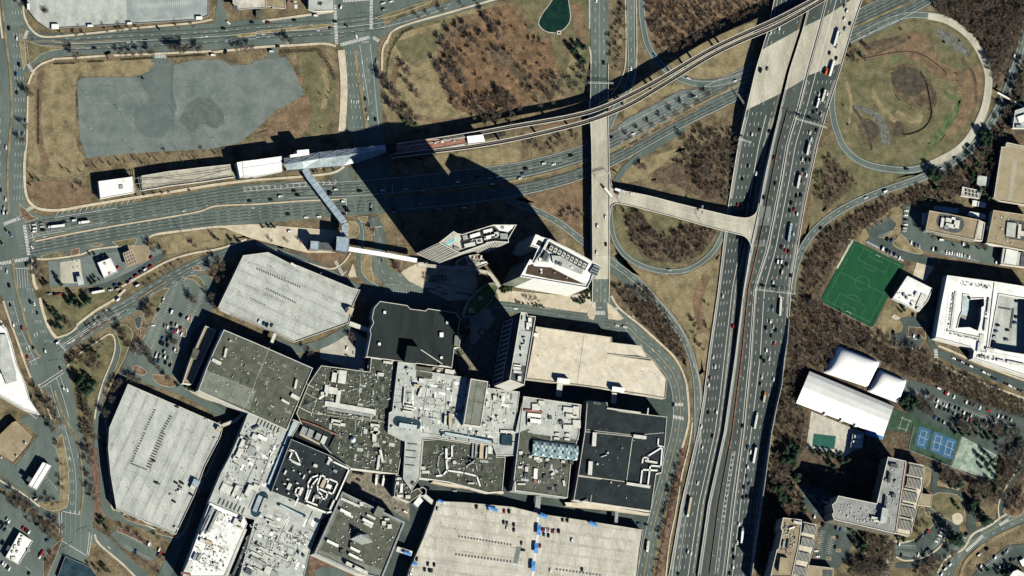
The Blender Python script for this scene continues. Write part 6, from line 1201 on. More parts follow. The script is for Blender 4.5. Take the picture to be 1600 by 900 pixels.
L2=bld('apartment_terraces','cream stepped terrace wing with striped pergolas on the right of the L shaped block',Z(16,882,200,982,222,965,370,940,440,915,560,890,650,805,632),14,'wall_tan','deck_beige',par=(.7,.8),pm='deck_cream')
for k,(x,y) in enumerate(((930,235),(915,310),(890,395),(875,490),(860,572))):
    for j in range(11):unit(L2,16,x-44+j*8.5,y+j*1.8,3,56,-10,2.4,'metal_light','pergola_slat')
    unit(L2,16,x-2,y-34,104,6,-10,2.2,'deck_cream','pergola_beam'); unit(L2,16,x-10,y+34,104,5,-10,2.2,'metal_dark','pergola_beam')
bld('entrance_canopy','square tan entrance canopy beside the stepped terrace wing',Z(16,942,382,1028,393,1020,467,934,455),8,'wall_tan','deck_tan',par=(.6,.5),pm='deck_cream',cat='canopy')
K1=bld('apartment_block','tan roofed apartment block cut by the bottom edge, cluttered with roof plant',Z(16,95,535,210,548,212,565,195,700,150,905,15,905,55,735,68,728,90,620,80,600),36,'wall_tan','roof_tan',par=(1,1),pm='wall_light'); units(K1,16,[(185,565,50,14,-10,'metal_light',3),(100,830,60,90,-8,'deck_tan',5),(150,600,40,10,20,'metal_white',2),(125,700,6,60,-10,'metal_dark'),(100,700,14,40,-10,'metal_grey'),(75,800,30,30,0,'metal_dark',3)]); vents(K1,Z(16,100,560,200,570,150,800,75,740),90,('metal_dark','metal_light','metal_grey'),ang=-10,seed=103,long=.5)
K2=bld('apartment_terraces','cream terrace wing with striped pergolas on the right of the tan apartment block',Z(16,222,560,312,580,290,720,245,860,238,905,155,905,190,740),13,'wall_tan','deck_beige',par=(.7,.8),pm='deck_cream')
for k,(x,y) in enumerate(((265,600),(250,680),(225,770),(205,860))):
    for j in range(10):unit(K2,16,x-38+j*8,y+j*1.8,3,50,-10,2.4,'metal_light','pergola_slat')
    unit(K2,16,x-8,y+32,92,5,-10,2.2,'metal_dark','pergola_beam')
bld('garage_block','tan flat roof at the bottom edge right of the cream terrace wing',Z(16,252,832,340,842,412,850,410,920,240,920),9,'wall_tan','deck_tan',par=(.7,.6),pm='deck_cream'); flat(ROOTS[-1],16,[342,860,400,862,400,915,340,915],'metal_dark',.1)
bld('school_building','small white roofed building at the bottom right corner',[(1574,905),(1583,893),(1590,890),(1605,898),(1610,910)],8,'wall_light','roof_white',par=(.6,.6)); bld('kiosk','small white kiosk roof beside the parking lot at the right edge',Z(16,1572,805,1600,790,1620,830,1590,840),4,'wall_light','roof_white',par=None)
# air domes
def dome(label,pts,h,base_h,m='membrane_white',n=16,round_=.5):
    a,b2,c,d=pts; B=root('air_dome',P(*ctr(pts),0),label,'sports dome'); g=MB(); V=[]
    for i in range(n+1):
        row=[]
        for j in range(n+1):
            u,v=i/n,j/n; x=(a[0]*(1-u)+b2[0]*u)*(1-v)+(d[0]*(1-u)+c[0]*u)*v; y=(a[1]*(1-u)+b2[1]*u)*(1-v)+(d[1]*(1-u)+c[1]*u)*v
            z=h*(max(0,1-abs(2*u-1)**4))**.42*(max(0,1-abs(2*v-1)**2.6))**.5; row.append(P(x,y,h*.35)*1+Vector((0,0,z-h*.35)))
        V.append(row)
    for i in range(n):
        for j in range(n):g.face([V[i][j],V[i+1][j],V[i+1][j+1],V[i][j+1]][::-1],m)
    o=g.build('membrane',B)
    bm=bmesh.new(); bm.from_mesh(o.data); bmesh.ops.remove_doubles(bm,verts=bm.verts,dist=.001); bmesh.ops.recalc_face_normals(bm,faces=bm.faces); bm.to_mesh(o.data); bm.free()
    for p in o.data.polygons:p.use_smooth= True
    g=MB(); W=[P(x,y,.6) for x,y in pts]
    for p,q in zip(W,W[1:]+W[:1]):g.beam(p,q,.5,'wall_grey')
    g.build('anchor_kerb',B); return B
dome('larger white air dome with rounded corners above the long white sports hall',[(1308,538),(1377,565),(1358,605),(1289,582)],14,0); dome('smaller white air dome right of the larger one',[(1374,576),(1418,594),(1406,630),(1356,611)],11,0)
LH=root('sports_hall',P(1318,628,0),'long white round shouldered sports hall below the two air domes','sports hall'); g=MB(); a,b2,c,d=(1265,580),(1397,635),(1380,682),(1244,630); prof=[(0,.0),(0,.55),(.12,.8),(.3,.95),(.5,1),(.7,.9),(.86,.72),(1,.4),(1,0)]; hh=14
def hp(u,k):v,z=prof[k]; return P(a[0]+(b2[0]-a[0])*u+((d[0]+(c[0]-d[0])*u)-(a[0]+(b2[0]-a[0])*u))*v,a[1]+(b2[1]-a[1])*u+((d[1]+(c[1]-d[1])*u)-(a[1]+(b2[1]-a[1])*u))*v,z*hh)
nb=18
for j in range(nb):
    g=MB()
    for k in range(len(prof)-1):g.face([hp(j/nb,k),hp((j+1)/nb,k),hp((j+1)/nb,k+1),hp(j/nb,k+1)],'membrane_grey' if k<4 else 'membrane_white')
    g.build('roof_panel',LH)
for u in (0,1):g=MB(); g.face([hp(u,k) for k in range(len(prof))],'wall_light'); g.build('end_wall',LH)
for u in (.33,.52,.68):q=hp(u,7); g=MB(); g.box((q.x,q.y,0),3,2.5,9,-.4,'membrane_white'); g.build('buttress',LH)
bld('club_building','small white and tan club building right of the pool terrace',Z(16,530,10,598,12,580,100,515,95),5,'wall_tan','roof_light',par=(.5,.5)); units(ROOTS[-1],16,[(560,30,40,20,0,'metal_white'),(545,60,30,14)]); bld('court_shelter','blue grey roof at the lower right end of the long white sports hall',Z(12,625,850,735,865,720,945,605,915),5,'wall_grey','awning_blue',par=None,cat='shelter'); ROOTS[-1]['label']='blue roof at the lower right end of the long white sports hall'
# ---------------- left side buildings
bld('office_building','pale building cut by the top edge, left of the street crossing',[(408,-12),(446,-12),(446,13),(426,12),(426,10),(408,9)],7,'wall_grey','roof_tan',par=(.6,.7)); units(ROOTS[-1],2,[(215,30,40,60,-3,'wall_brown'),(250,40,20,24),(235,10,40,10)])
bld('shop_building','grey white roof cut by the top edge beside the street crossing',Z(2,330,-50,490,-50,488,65,365,72,330,55),8,'wall_light','roof_light',par=(.6,.7)); vents(ROOTS[-1],Z(2,380,10,430,10,430,40,380,40),10,('metal_dark',),seed=3)
bld('office_building','tan roof with white bay marks at the top edge, right of the pale garage deck',Z(1,1455,-50,1660,-50,1665,50,1560,55,1490,60,1455,20),9,'wall_dark','deck_cream',par=(.6,.7)); unit(ROOTS[-1],1,1470,50,30,24,0,1,'metal_dark'); bld('small_building','small grey roof at the top edge beside the tan concrete roof',Z(2,0,62,40,60,40,105,0,105),4,'wall_dark','roof_grey',par=None)
ST=bld('fuel_shop','white roofed shop between the two forecourts left of the slanting garage',Z(5,610,742,692,712,736,800,652,840),6,'wall_light','roof_white',par=(.6,.6),pm='metal_white',cat='shop'); units(ST,5,[(658,748,14,12,20,'wall_tan'),(688,810,14,12,20,'wall_tan')],dh=1)
def pump_canopy(label,pts,h,m,wm):
    B=bld('fuel_canopy',label,pts,h,wm,m,'canopy',None,z0=h-1)
    for x,y in inset(pts,2):q=P(x,y,h-1); g=MB(); g.box((q.x,q.y,0),.5,.5,h-1,0,'metal_light'); g.build('post',B)
    return B
PC=pump_canopy('brown fuel canopy with a pale roof grid on the cream forecourt',Z(5,768,684,825,660,855,738,795,766),6,'wall_brown','wall_tan')
for t in (0,.25,.5,.75,1):
    a=Z(5,768+57*t,684-24*t,795+60*t,766-28*t); seam(PC,0,[a[0][0],a[0][1],a[1][0],a[1][1]],.5,'deck_cream',dh=.2,name='roof_grid'); a=Z(5,768+27*t,684+82*t,825+30*t,660+78*t); seam(PC,0,[a[0][0],a[0][1],a[1][0],a[1][1]],.5,'deck_cream',dh=.22,name='roof_grid')
pump_canopy('small blue grey fuel canopy on the left forecourt',Z(5,478,828,518,823,526,878,488,884),5,'roof_light','wall_light')
for k,(x,y) in enumerate(((458,732),(488,740),(464,778),(490,772))):
    q=P(*Z(5,x,y)[0],1.2); R_=root('fuel_pump',(q.x,q.y,.36),'fuel pump under shade on the left forecourt, %s of four'%('upper left','upper right','lower left','lower right')[k],'fuel pump','fuel pumps on the left forecourt'); g=MB(); g.box((q.x,q.y,.36),3.5,1,.2,-.8,'sidewalk'); g.build('kerb',R_); g=MB(); g.box((q.x,q.y,.56),1.3,.7,1.7,-.8,'metal_white'); g.build('pump_body',R_)
bld('office_building','long white roofed building at the left edge, below the west road',[(-12,505),(10,512),(18,535),(27,570),(40,600),(47,625),(62,648),(40,640),(0,617),(-12,612)],14,'wall_light','roof_white',par=(.9,.9),pm='metal_white'); WB_=ROOTS[-1]; flat(WB_,9,[0,290,40,290,100,530,105,580,40,600,0,500],'roof_light',dh=2); flat(WB_,9,[-40,400,15,410,30,530,-40,540],'wall_dark',.1,'light_well'); units(WB_,9,[(20,235,40,10,-60),(10,215,30,10,-60)])
bld('low_wing','narrow plant strip with white units along the foot of the long white building',Z(9,0,640,110,690,240,800,230,815,100,720,0,670),5,'wall_light','metal_dark',par=(.4,.4)); vents(ROOTS[-1],Z(9,5,650,110,700,100,715,5,665),20,('metal_white','metal_light'),seed=7)
TB=bld('store_building','tan roofed building at the left edge with a diagonal outline',[(19,660),(26,657),(53,683),(47,695),(22,724),(0,712),(-12,706),(-12,690)],7,'wall_brown','roof_tan',par=(.7,.7),pm='wall_brown'); units(TB,13,[(160,70,10,12),(105,150,8,8),(10,160,10,10)])
SH=bld('bank_building','narrow white roofed building with a ridge line beside the triangular lot',Z(13,268,188,325,212,232,362,178,332),8,'wall_tan','membrane_white',par=(.5,.5),pm='metal_light'); seam(SH,13,[295,195,205,345],.6,'metal_light',dh=.5); unit(SH,13,182,295,26,30,-30,1,'metal_dark')
WS=bld('restaurant','white roofed restaurant with plant units at lower left',Z(13,122,628,205,682,118,828,35,782),6,'wall_tan','roof_white',par=(.8,.8),pm='metal_white'); units(WS,13,[(130,680,16,20),(95,720,18,26),(110,750,14,14),(80,750,14,14),(85,790,30,20),(140,655,14,10),(120,700,10,24,0,'metal_grey'),(50,725,16,30,-30,'metal_dark'),(178,740,20,20,0,'metal_grey')],dh=1.4)
bld('shadow_stand_in','dark slab standing in for a shadow at the bottom edge below the lower left junction',Z(13,408,775,520,825,570,850,610,905,360,905),3,'wall_dark','glass_teal',par=(.5,.4),pm='wall_grey')  # low dark slab, coloured as a shadow cast from out of view
# ================================================================ trees
def bare(seed,h=9.5,r=6.0,nt=400,m='twigs',tw=.085):
    """trunk mesh and crown mesh of a leafless tree, foot at the origin"""
    rn=random.Random(seed); T=MB(); C=MB(); T.beam((0,0,0),(rn.uniform(-.3,.3),rn.uniform(-.3,.3),h*.45),.24,'bark',6,.15)
    tips=[]
    for i in range(11):
        a=i*2.4+rn.uniform(-.3,.3); z0=h*rn.uniform(.22,.48); L=r*rn.uniform(.45,1.0); e=Vector((math.cos(a)*L*.75,math.sin(a)*L*.75,z0+rn.uniform(.25,.5)*h)); s=Vector((0,0,z0)); C.beam(s,e,.08,'bark',3,.02); tips.append((s,e))
    for i in range(nt):
        s,e=rn.choice(tips); t=rn.uniform(.1,1)**.5; p=s.lerp(e,t); a=rn.uniform(0,6.28); b_=rn.uniform(.1,1.2); L=rn.uniform(.7,2.0)*r/4
        q=p+Vector((math.cos(a)*L*math.cos(b_),math.sin(a)*L*math.cos(b_),L*math.sin(b_))); n=Vector((rn.uniform(-1,1),rn.uniform(-1,1),rn.uniform(-.3,.3))).normalized()*tw*rn.uniform(.6,1.3)
        C.face([p-n,p+n,q+n*.3,q-n*.3],m)
        q2=p.lerp(q,.55)+Vector((rn.uniform(-.8,.8),rn.uniform(-.8,.8),rn.uniform(0,.9))); pm=p.lerp(q,.5); C.face([pm-n*.7,pm+n*.7,q2+n*.3,q2-n*.3],m)
    return T,C
def green(seed,h=9.5,r=3.8,n=420,m='needles',cone=False):
    rn=random.Random(seed); T=MB(); C=MB(); T.beam((0,0,0),(0,0,h*.7),.28,'bark',6,.1); k=0
    lob=[(rn.uniform(0,6.28),rn.uniform(.2,.9),rn.uniform(.25,.85)) for _ in range(7)]
    while k<n:
        z=rn.uniform(.12,1); rr=r*((1-z)*1.05+.04 if cone else math.sqrt(max(0,1-((z-.5)/.55)**2))); a=rn.uniform(0,6.28); rr*=.72+.28*math.sin(a*3+seed)+.12*math.sin(a*7+z*9); rad=rr*math.sqrt(rn.uniform(.15,1)); p=Vector((math.cos(a)*rad,math.sin(a)*rad,z*h)); s=rn.uniform(.35,.8)*(r/3.2)**.5
        u=Vector((rn.uniform(-1,1),rn.uniform(-1,1),rn.uniform(-.5,.5))).normalized(); v=u.cross(Vector((math.cos(a)*.6,math.sin(a)*.6,1)).normalized()); C.face([p-u*s,p-v*s*.7,p+u*s,p+v*s*.7],m); k+=1
    return T,C
KIND={}
def kind(k,mk,n=4):
    L=[]
    for i in range(n):
        T,C=mk(i*13+hash(k)%1+len(KIND)*101); L.append((T,C,T.mesh('trunk'),C.mesh('crown')))
    KIND[k]=L
kind('bare',lambda s:bare(s)); kind('bare_big',lambda s:bare(s,12.5,8.2,680,tw=.095)); kind('brown',lambda s:bare(s,9.5,6.0,400,'twigs_brown')); kind('thin',lambda s:bare(s,6.5,3.8,160,tw=.09)); kind('green',lambda s:green(s)); kind('green_big',lambda s:green(s,14,6,800)); kind('cone',lambda s:green(s,6,1.7,110,'shrub',True)); kind('light',lambda s:green(s,8,3.8,360,'needles_light')); kind('bush',lambda s:green(s,1.9,1.5,60,'shrub'))
tr=random.Random(99)
def tree(x,y,k,label,group=None,s=1.0,z=0):
    T,C,tm,cm=tr.choice(KIND[k]); bush=k=='bush'
    nm='shrub' if bush else ('evergreen_tree' if k in ('green','green_big','cone','light') else 'bare_tree')
    o=bpy.data.objects.new(nm,None); col.objects.link(o); o.location=P(x,y,z); o.rotation_euler.z=tr.uniform(0,6.28); f=s*tr.uniform(.85,1.15); o.scale=(f,f,f*tr.uniform(.9,1.1)); o['label']=label; o['category']='shrub' if bush else 'tree'
    if group:o['group']=group
    for n,m in (('trunk',tm),('crown',cm)):
        c=bpy.data.objects.new(n,m); col.objects.link(c); c.parent=o
    return o
def many(c,pts,k,label,group,s=1.0):
    q=Z(c,*pts)
    for x,y in q:tree(x,y,k,label,group,s)
SPARE=MB()
def clump(pts,n,k,label,group,s=1.0,md=5):
    if n>=10 and ('bare' in label or 'brown' in label or 'leafless' in label or 'small tree' in label or label.startswith('tree')):
        wood(None,pts,n,k if isinstance(k,tuple) else (k,),s,md,G=SPARE); return
    x0=min(p[0] for p in pts); x1=max(p[0] for p in pts); y0=min(p[1] for p in pts); y1=max(p[1] for p in pts); got=[]; t=0
    while len(got)<n and t<n*60:
        t+=1; x,y=tr.uniform(x0,x1),tr.uniform(y0,y1)
        if inside((x,y),pts) and all((x-a)**2+(y-b_)**2>md*md for a,b_ in got):got.append((x,y)); tree(x,y,tr.choice(k) if isinstance(k,tuple) else k,label,group,s)
def wood(name,pts,n,ks,s=1.0,md=5.0,no=(),G=None):
    """a mass of trees nobody could count: one object"""
    x0=min(p[0] for p in pts); x1=max(p[0] for p in pts); y0=min(p[1] for p in pts); y1=max(p[1] for p in pts); got=[]; t=0; G=G or MB(); n=int(n*(1 if name is None else 1.15))
    while len(got)<n and t<n*40:
        t+=1; x,y=tr.uniform(x0,x1),tr.uniform(y0,y1)
        if inside((x,y),pts) and all((x-a)**2+(y-b_)**2>md*md for a,b_ in got) and not any(inside((x,y),e) for e in no):
            got.append((x,y)); T,C,_,_=tr.choice(KIND[tr.choice(ks)]); p=P(x,y,0); a=tr.uniform(0,6.28); f=s*tr.uniform(.65,1.25); ca,sa=math.cos(a)*f,math.sin(a)*f
            for M_ in (T,C):
                b0=len(G.v); G.v+=[(p.x+v[0]*ca-v[1]*sa,p.y+v[0]*sa+v[1]*ca,v[2]*f) for v in M_.v]; G.f+=[tuple(i+b0 for i in fc) for fc in M_.f]; mm=[G.mi(m) for m in M_.mats]; G.m+=[mm[i] for i in M_.m]
    return G.build(name,kind='stuff') if name else None
# street trees
many(1,[740,330,780,335,820,338,870,333,925,328,940,332],'bare','bare grey tree in the left cluster along the lower kerb of the top street','left cluster of street trees on the top street')
many(1,[1055,300,1085,305,1110,312,1140,318,1150,300],'bare_big','bare tree in the dense cluster beyond the lot entrance on the top street','middle cluster of street trees on the top street',.9)
many(1,[1230,310,1240,300,1470,305,1500,300,1530,308,1565,300],'bare','bare tree in the right cluster along the lower kerb of the top street','right cluster of street trees on the top street'); many(1,[465,350],'bare_big','lone bare tree on the triangular island side of the top street, left end',None)
many(1,[385,215,470,218,525,215,665,195,735,190,760,190,810,188,860,180,1110,175,1205,165,340,160,480,165,630,150,730,150,1080,120],'thin','thin bare tree between the pale garage deck and the top street','trees below the pale garage deck')
many(1,[272,70],'brown','brown bare tree standing on the pale garage deck corner',None); many(1,[160,580,190,590],'bare','bare tree beside the west road, level with the empty lot','pair of trees beside the west road'); many(1,[120,30,170,590,150,790,130,880],'bare','bare tree on the right verge of the west road near the empty lot','trees on the west road verge')

many(2,[160,250,200,255,210,262],'bare','bare tree on the lower kerb of the top street just left of the street crossing','trees left of the street crossing')
many(2,[1010,110,1070,90,1150,70,1160,60,1290,40,1380,25],'thin','small bare street tree on the diagonal street right of the street crossing','street trees on the diagonal street',1.2)
many(2,[780,480,790,510,830,530,850,580,870,600,840,640,850,680,880,700,930,720,960,700,990,740,960,770],'bare_big','bare tree in the arc along the left edge of the tan meadow','arc of trees along the left meadow edge',.85); many(2,[920,750,990,780,940,770],'light','green tree at the lower end of the arc of bare trees by the meadow','green trees at the end of the arc',1)
many(2,[910,400,930,440,950,470,920,500,960,540,990,570,1000,600,940,420],'bare','bare tree in the slanting group standing alone inside the tan meadow','slanting group of trees in the meadow',.95)
many(2,[1150,250,1190,270,1220,220,1270,190,1310,170,1330,240,1180,310,1230,340,1270,370,1120,390,1140,430,1180,420,1220,440,1260,450,1290,500,1240,400,1200,380,1170,470,1300,540,1360,260,1250,480],'bare_big','bare tree in the dark belt along the left edge of the rust brown marsh','belt of trees left of the marsh',.8)
many(2,[1190,550,1210,580,1230,600,1250,640,1240,670,1190,520,1270,620],'bare','bare tree in the small clump below the belt of trees left of the marsh','small clump below the marsh belt'); many(2,[1430,120,1460,150,1490,190,1540,180,1420,80,1500,230,1410,230],'bare_big','tall bare tree on the upper edge of the rust brown marsh','trees on the upper marsh edge',.8)
clump(Z(2,1300,630,1600,560,1600,790,1350,760),48,('bare','brown'),'bare tree in the thicket between the marsh and the rail shadow','thicket below the marsh',.9,4)
clump([(690,75),(750,30),(800,15),(850,60),(870,100),(850,140),(800,160),(740,130),(700,130)],46,('thin','brown'),'small leafless tree scattered over the rust brown marsh','scattered trees in the marsh',.8,7)
clump(Z(3,30,560,250,480,350,490,420,600,200,680,0,700),16,('bare','brown'),'bare tree in the dark thicket between the pond meadow and the rail viaduct','thicket under the pond meadow',.95,5); many(3,[395,330,420,370,440,390,375,320,400,290,445,300],'green_big','dark evergreen tree in the clump below the green pond','evergreen clump below the pond',.72); many(3,[440,450,470,460,400,460,380,520,450,520,350,520,420,560],'bare','bare tree below the evergreen clump, beside the street to the bridge','bare trees below the evergreen clump')
many(2,[400,590,455,580,445,612,405,800],'cone','small dark conical tree on the olive patch left of the beige sidewalk','conical trees left of the beige sidewalk',.8)
for x,y in ((388,150),(435,178),(500,172),(542,140),(595,145),(640,118),(688,130),(740,105),(782,112),(838,98),(885,118),(978,105),(935,80),(1138,108),(1185,90),(1218,95),(1340,60)):q=Z(5,x,y)[0]; tree(q[0],q[1],'cone','small conical evergreen in the curving row below the empty lot','row of conical evergreens below the empty lot',.95)
many(5,[1040,60,1270,45,470,290,520,270,600,330,500,265],'thin','small bare tree or shrub between the empty lot and the rail yard','small trees above the rail yard',1.1); many(5,[240,230,205,215],'cone','dark conical tree alone by the curving sidewalk at left','pair of dark trees by the curving sidewalk',1.2)
many(5,[850,320,900,318,960,310,1010,305,1050,300,1180,290],'bush','low shrub on the narrow verge between rail yard and boulevard','shrubs below the rail yard',1.2)
many(5,[220,780,250,800,230,830,240,750],'bare','bare tree left of the forecourts','trees left of the forecourts'); many(5,[270,880,290,870,370,870,350,830,380,880,570,870,590,860],'green','dark bushy evergreen along the lower edge of the forecourts','evergreens below the forecourts',.7); many(5,[560,690,590,690,640,700,605,720,590,830,620,850],'light','green shrub around the white roofed fuel shop','shrubs around the fuel shop',.45); many(5,[940,620,945,660,1020,680,1210,640],'bare','bare tree on the tan verge right of the cream forecourt','trees right of the cream forecourt')
many(5,[985,840,1015,815,1050,785,1080,770,1130,740,945,865,910,890],'thin','tiny bare tree in the median of the ring road below the forecourts','median trees of the ring road',.8); many(5,[1340,720,1380,750,1330,800,1350,850,1380,780,1320,770,1400,830],'bare_big','bare tree beside the upper left corner of the slanting garage','trees beside the slanting garage',.8); many(5,[1500,720,1530,700,1560,690,1440,600,1490,610],'green','dark evergreen between the ring road and the slanting garage','evergreens above the slanting garage',.75)
many(5,[1340,590,1360,600],'cone','dark upright tree above the ring road bend','pair of upright trees above the bend',1.5); many(6,[40,520,80,518,110,520],'light','clipped green hedge tree beside the pale plaza','green shrubs beside the pale plaza',.55); many(6,[90,605,190,610,275,610],'thin','small bare tree in a planter on the pale plaza','plaza planter trees',1)
many(6,[380,170,430,165,480,160,360,175],'bush','low shrub in the bed under the glass station canopy','shrubs under the station canopy',1.3); many(6,[725,540,880,770,890,800,870,750],'bare','bare tree on a dark island of the street below the white footbridge','island trees below the white footbridge',.8)
for k in range(14):q=Z(6,1060+(k%7)*20,830+(k//7)*22)[0]; tree(q[0],q[1],'thin','small bare tree in the double row on the plaza below the bent hotel tower','double row of plaza trees',.8)
many(9,[300,120,320,150,340,170,360,200,380,195,350,150,320,235,350,245,380,250],'green','evergreen in the small grove on the olive lawn beside the west road','grove on the olive lawn',.75); many(9,[420,210,430,240],'brown','brown bare tree at the edge of the olive lawn grove','brown trees beside the grove',.9)
many(9,[430,90,470,100,500,110,530,90,550,80,460,60],'green_big','dark evergreen on the upper edge of the olive lawn','evergreens on the upper lawn edge',.7); many(9,[570,240,600,220,630,205,670,175,700,160,735,215,560,260],'thin','tiny tree in the dark median strip of the diagonal ring road','median trees of the diagonal road',1)
many(9,[920,130,930,160,910,170,940,110],'bare_big','bare tree on the island at the left edge of the sloping parking lot','island trees of the sloping lot',.8); many(9,[1195,60,1210,85,1190,80,1310,60,1330,110,1350,130,1340,80],'bare','bare tree between the sloping lot and the slanting garage','trees between lot and slanting garage'); many(9,[1090,330,1080,340,920,410,930,440,960,470,980,500,900,380,860,400,820,390,1040,560],'bare_big','bare tree at the lower left end of the sloping parking lot','trees at the low end of the sloping lot',.8)
many(9,[740,280,770,300,780,340,760,260],'brown','brown bare tree on the teardrop island below the diagonal road','teardrop island trees'); clump(Z(9,430,440,560,350,650,340,650,480,560,560,460,560),22,('brown','bare','brown','light'),'brown tree in the little wood beside the west road','little wood beside the west road',.95,4.5); many(9,[480,590,510,620,540,600,560,640,530,650,500,570,580,600],'green_big','dark evergreen at the lower end of the little wood beside the west road','evergreens of the little wood',.85)
clump(Z(9,440,660,520,660,590,900,520,900),14,'bare','bare tree in the row running down between west road and ring road','row between west road and ring road',1,4); clump(Z(13,520,0,590,0,590,440,545,460),18,'bare','bare tree in the brown strip left of the largest garage','brown strip left of the largest garage',.95,4)
many(9,[700,640,720,610,740,590,640,770,650,790,690,700,800,560,830,570,860,580],'bare','bare tree along the upper left edge of the largest garage','trees beside the upper left of the largest garage'); many(13,[690,130,695,215,700,385,715,460,1105,-20],'green','evergreen tucked against the left wall of the largest garage','evergreens at the largest garage wall',.65); many(9,[1160,620,1200,640,1230,640,1110,610,1180,635],'light','green shrub along the foot of the dark grey store','shrubs at the foot of the dark grey store',.6)
clump(Z(9,230,640,330,680,380,860,330,900,250,800,180,760),18,'bare','bare tree on the left side of the west road below the white building','trees left of the west road',1,4.5); clump(Z(13,20,380,80,370,230,470,380,600,350,680,220,620,60,480),26,'bare','bare tree along the side street at lower left','trees along the lower left side street',1,4.5); many(13,[240,420,280,440,320,450,350,440,300,410,365,90,375,200,380,300,385,350],'bare','bare tree around the triangular lot with the narrow white roof','trees around the triangular lot',.8)
clump(Z(13,600,540,660,540,690,640,650,640),5,'green','evergreen at the corner below the largest garage','evergreens below the largest garage',.6,3); many(13,[780,530,830,545,880,560,990,615,1050,640,770,605,820,640,870,660,900,700,980,660,860,780,1010,800,330,780,300,820,640,850,660,870],'thin','small bare tree around the little lot below the largest garage','trees around the little lot',1.2); many(13,[1260,290,1220,420,1240,440,1210,480,1260,400],'bare','bare tree in the alley between the largest garage and the mall','alley trees',.9); clump(Z(13,540,800,640,810,700,880,560,880),10,'light','green bush at the bottom edge beside the junction','green bushes at the bottom junction',.5,3)
many(10,[590,300,610,340,595,320,300,380,340,400,330,420],'bare','bare tree beside the service road under the slanting garage','trees beside the service road',.8); clump(Z(10,1290,200,1340,220,1300,440,1260,440),12,('thin','light'),'small tree in the planted strip right of the charcoal roofed store','planted strip beside the charcoal store',.6,3); clump(Z(17,730,600,800,590,800,620,710,640),9,'light','green shrub at the foot of the white office tower','green shrubs at the white tower foot',.6,3)
clump(Z(17,830,700,1050,735,1050,755,830,725),12,'bush','low russet shrub in the bed below the white office tower','bed below the white office tower',1.2,3); many(17,[900,680,930,690,960,690,1000,700],'thin','little bare tree on the plaza below the white office tower','plaza trees below the white tower',.9); clump(Z(17,1250,690,1320,660,1400,600,1400,700,1310,740),12,('bush','light'),'shrub in the bed between the white tower and the road bridge','shrubs beside the white tower',.7,3)
# interchange groups
clump(Z(3,620,100,700,20,700,420,620,470),24,('brown','thin'),'leafless tree in the strip between the two ramps above the rail viaduct','strip between the two upper ramps',.85,4.5)
clump(Z(7,60,-10,180,-30,440,-60,300,30,180,70),12,('brown','bare'),'bare tree on the tan bank between boulevard and rail viaduct','bank between boulevard and rails',.85,5); many(7,[790,150,810,130,820,150,340,440,380,430,400,460,430,440,330,475],'bare','bare tree on the tan ground beside the road bridge','trees beside the road bridge',.85); many(3,[1060,860,1100,880,1080,890],'brown','brown tree at the foot of the shadowed bridge bank','brown trees at the bridge bank',.9)
for k in range(8):tree(1171/1.0-190+k*17.5,214-k*9.4,'bare','bare tree in the evenly spaced row in the parking strip beside the boulevard','row of trees in the parking strip',.95)
wood('bare_wood',[(1007,0),(1060,-5),(1185,-8),(1200,5),(1130,50),(1060,80),(1030,80),(1015,40)],130,('brown','brown','bare'),.85,6); wood('bare_wood',Z(7,700,440,790,420,850,510,960,600,1060,520,1270,545,1190,680,1050,740,850,720,760,620),85,('brown','bare'),.8,5); wood('bare_wood',Z(7,1000,140,1200,-100,1400,-60,1390,60,1335,370,1180,300,1100,200),85,('brown','bare'),.85,5.5); wood('bare_wood',Z(11,640,0,830,0,960,150,1060,340,1090,480,980,380,800,210),90,('bare','brown','brown'),.7,4.5)
wood('bare_wood',[(1068,700),(1074,700),(1045,820),(1030,900),(1020,900),(1035,800)],40,('thin','brown'),.8,4); clump([(1075,500),(1105,470),(1108,520),(1095,560),(1085,545)],8,('brown','light'),'brown shrubby tree on the tan slope between ramp and freeway','trees on the slope beside the freeway',.7,5)
wood('dark_wood',[(1457,-8),(1610,-8),(1602,45),(1575,100),(1556,130),(1535,70),(1500,36),(1462,18)],210,('bare_big','bare','brown'),.9,5.2); wood('dark_wood',[(1456,282),(1500,262),(1540,225),(1572,165),(1600,95),(1602,150),(1590,160),(1585,195),(1565,225),(1548,285),(1530,300),(1500,292),(1490,315),(1440,315)],100,('bare_big','green','bare','brown'),.85,5.5,no=(Z(8,1300,190,1400,200,1390,275,1300,260),))
wood('ramp_side_wood',[(1252,455),(1262,410),(1290,365),(1340,335),(1410,306),(1450,290),(1450,312),(1410,325),(1370,350),(1320,385),(1285,445),(1270,460)],110,('brown','bare','brown'),.8,5.5); wood('triangle_wood',[(1282,250),(1300,248),(1320,270),(1340,290),(1315,300),(1290,325),(1275,310)],32,('brown','bare'),.75,6)
wood('hillside_wood',[(1238,470),(1260,465),(1285,480),(1360,518),(1395,530),(1445,550),(1475,592),(1440,600),(1410,585),(1370,560),(1310,535),(1285,580),(1250,570),(1240,620),(1262,650),(1255,700),(1215,760),(1195,850),(1182,850),(1210,700),(1222,620)],330,('brown','bare','brown','bare_big'),.75,5.5); wood('roadside_wood',[(1468,572),(1600,628),(1602,655),(1520,630),(1462,600)],90,('brown','bare'),.8,5)
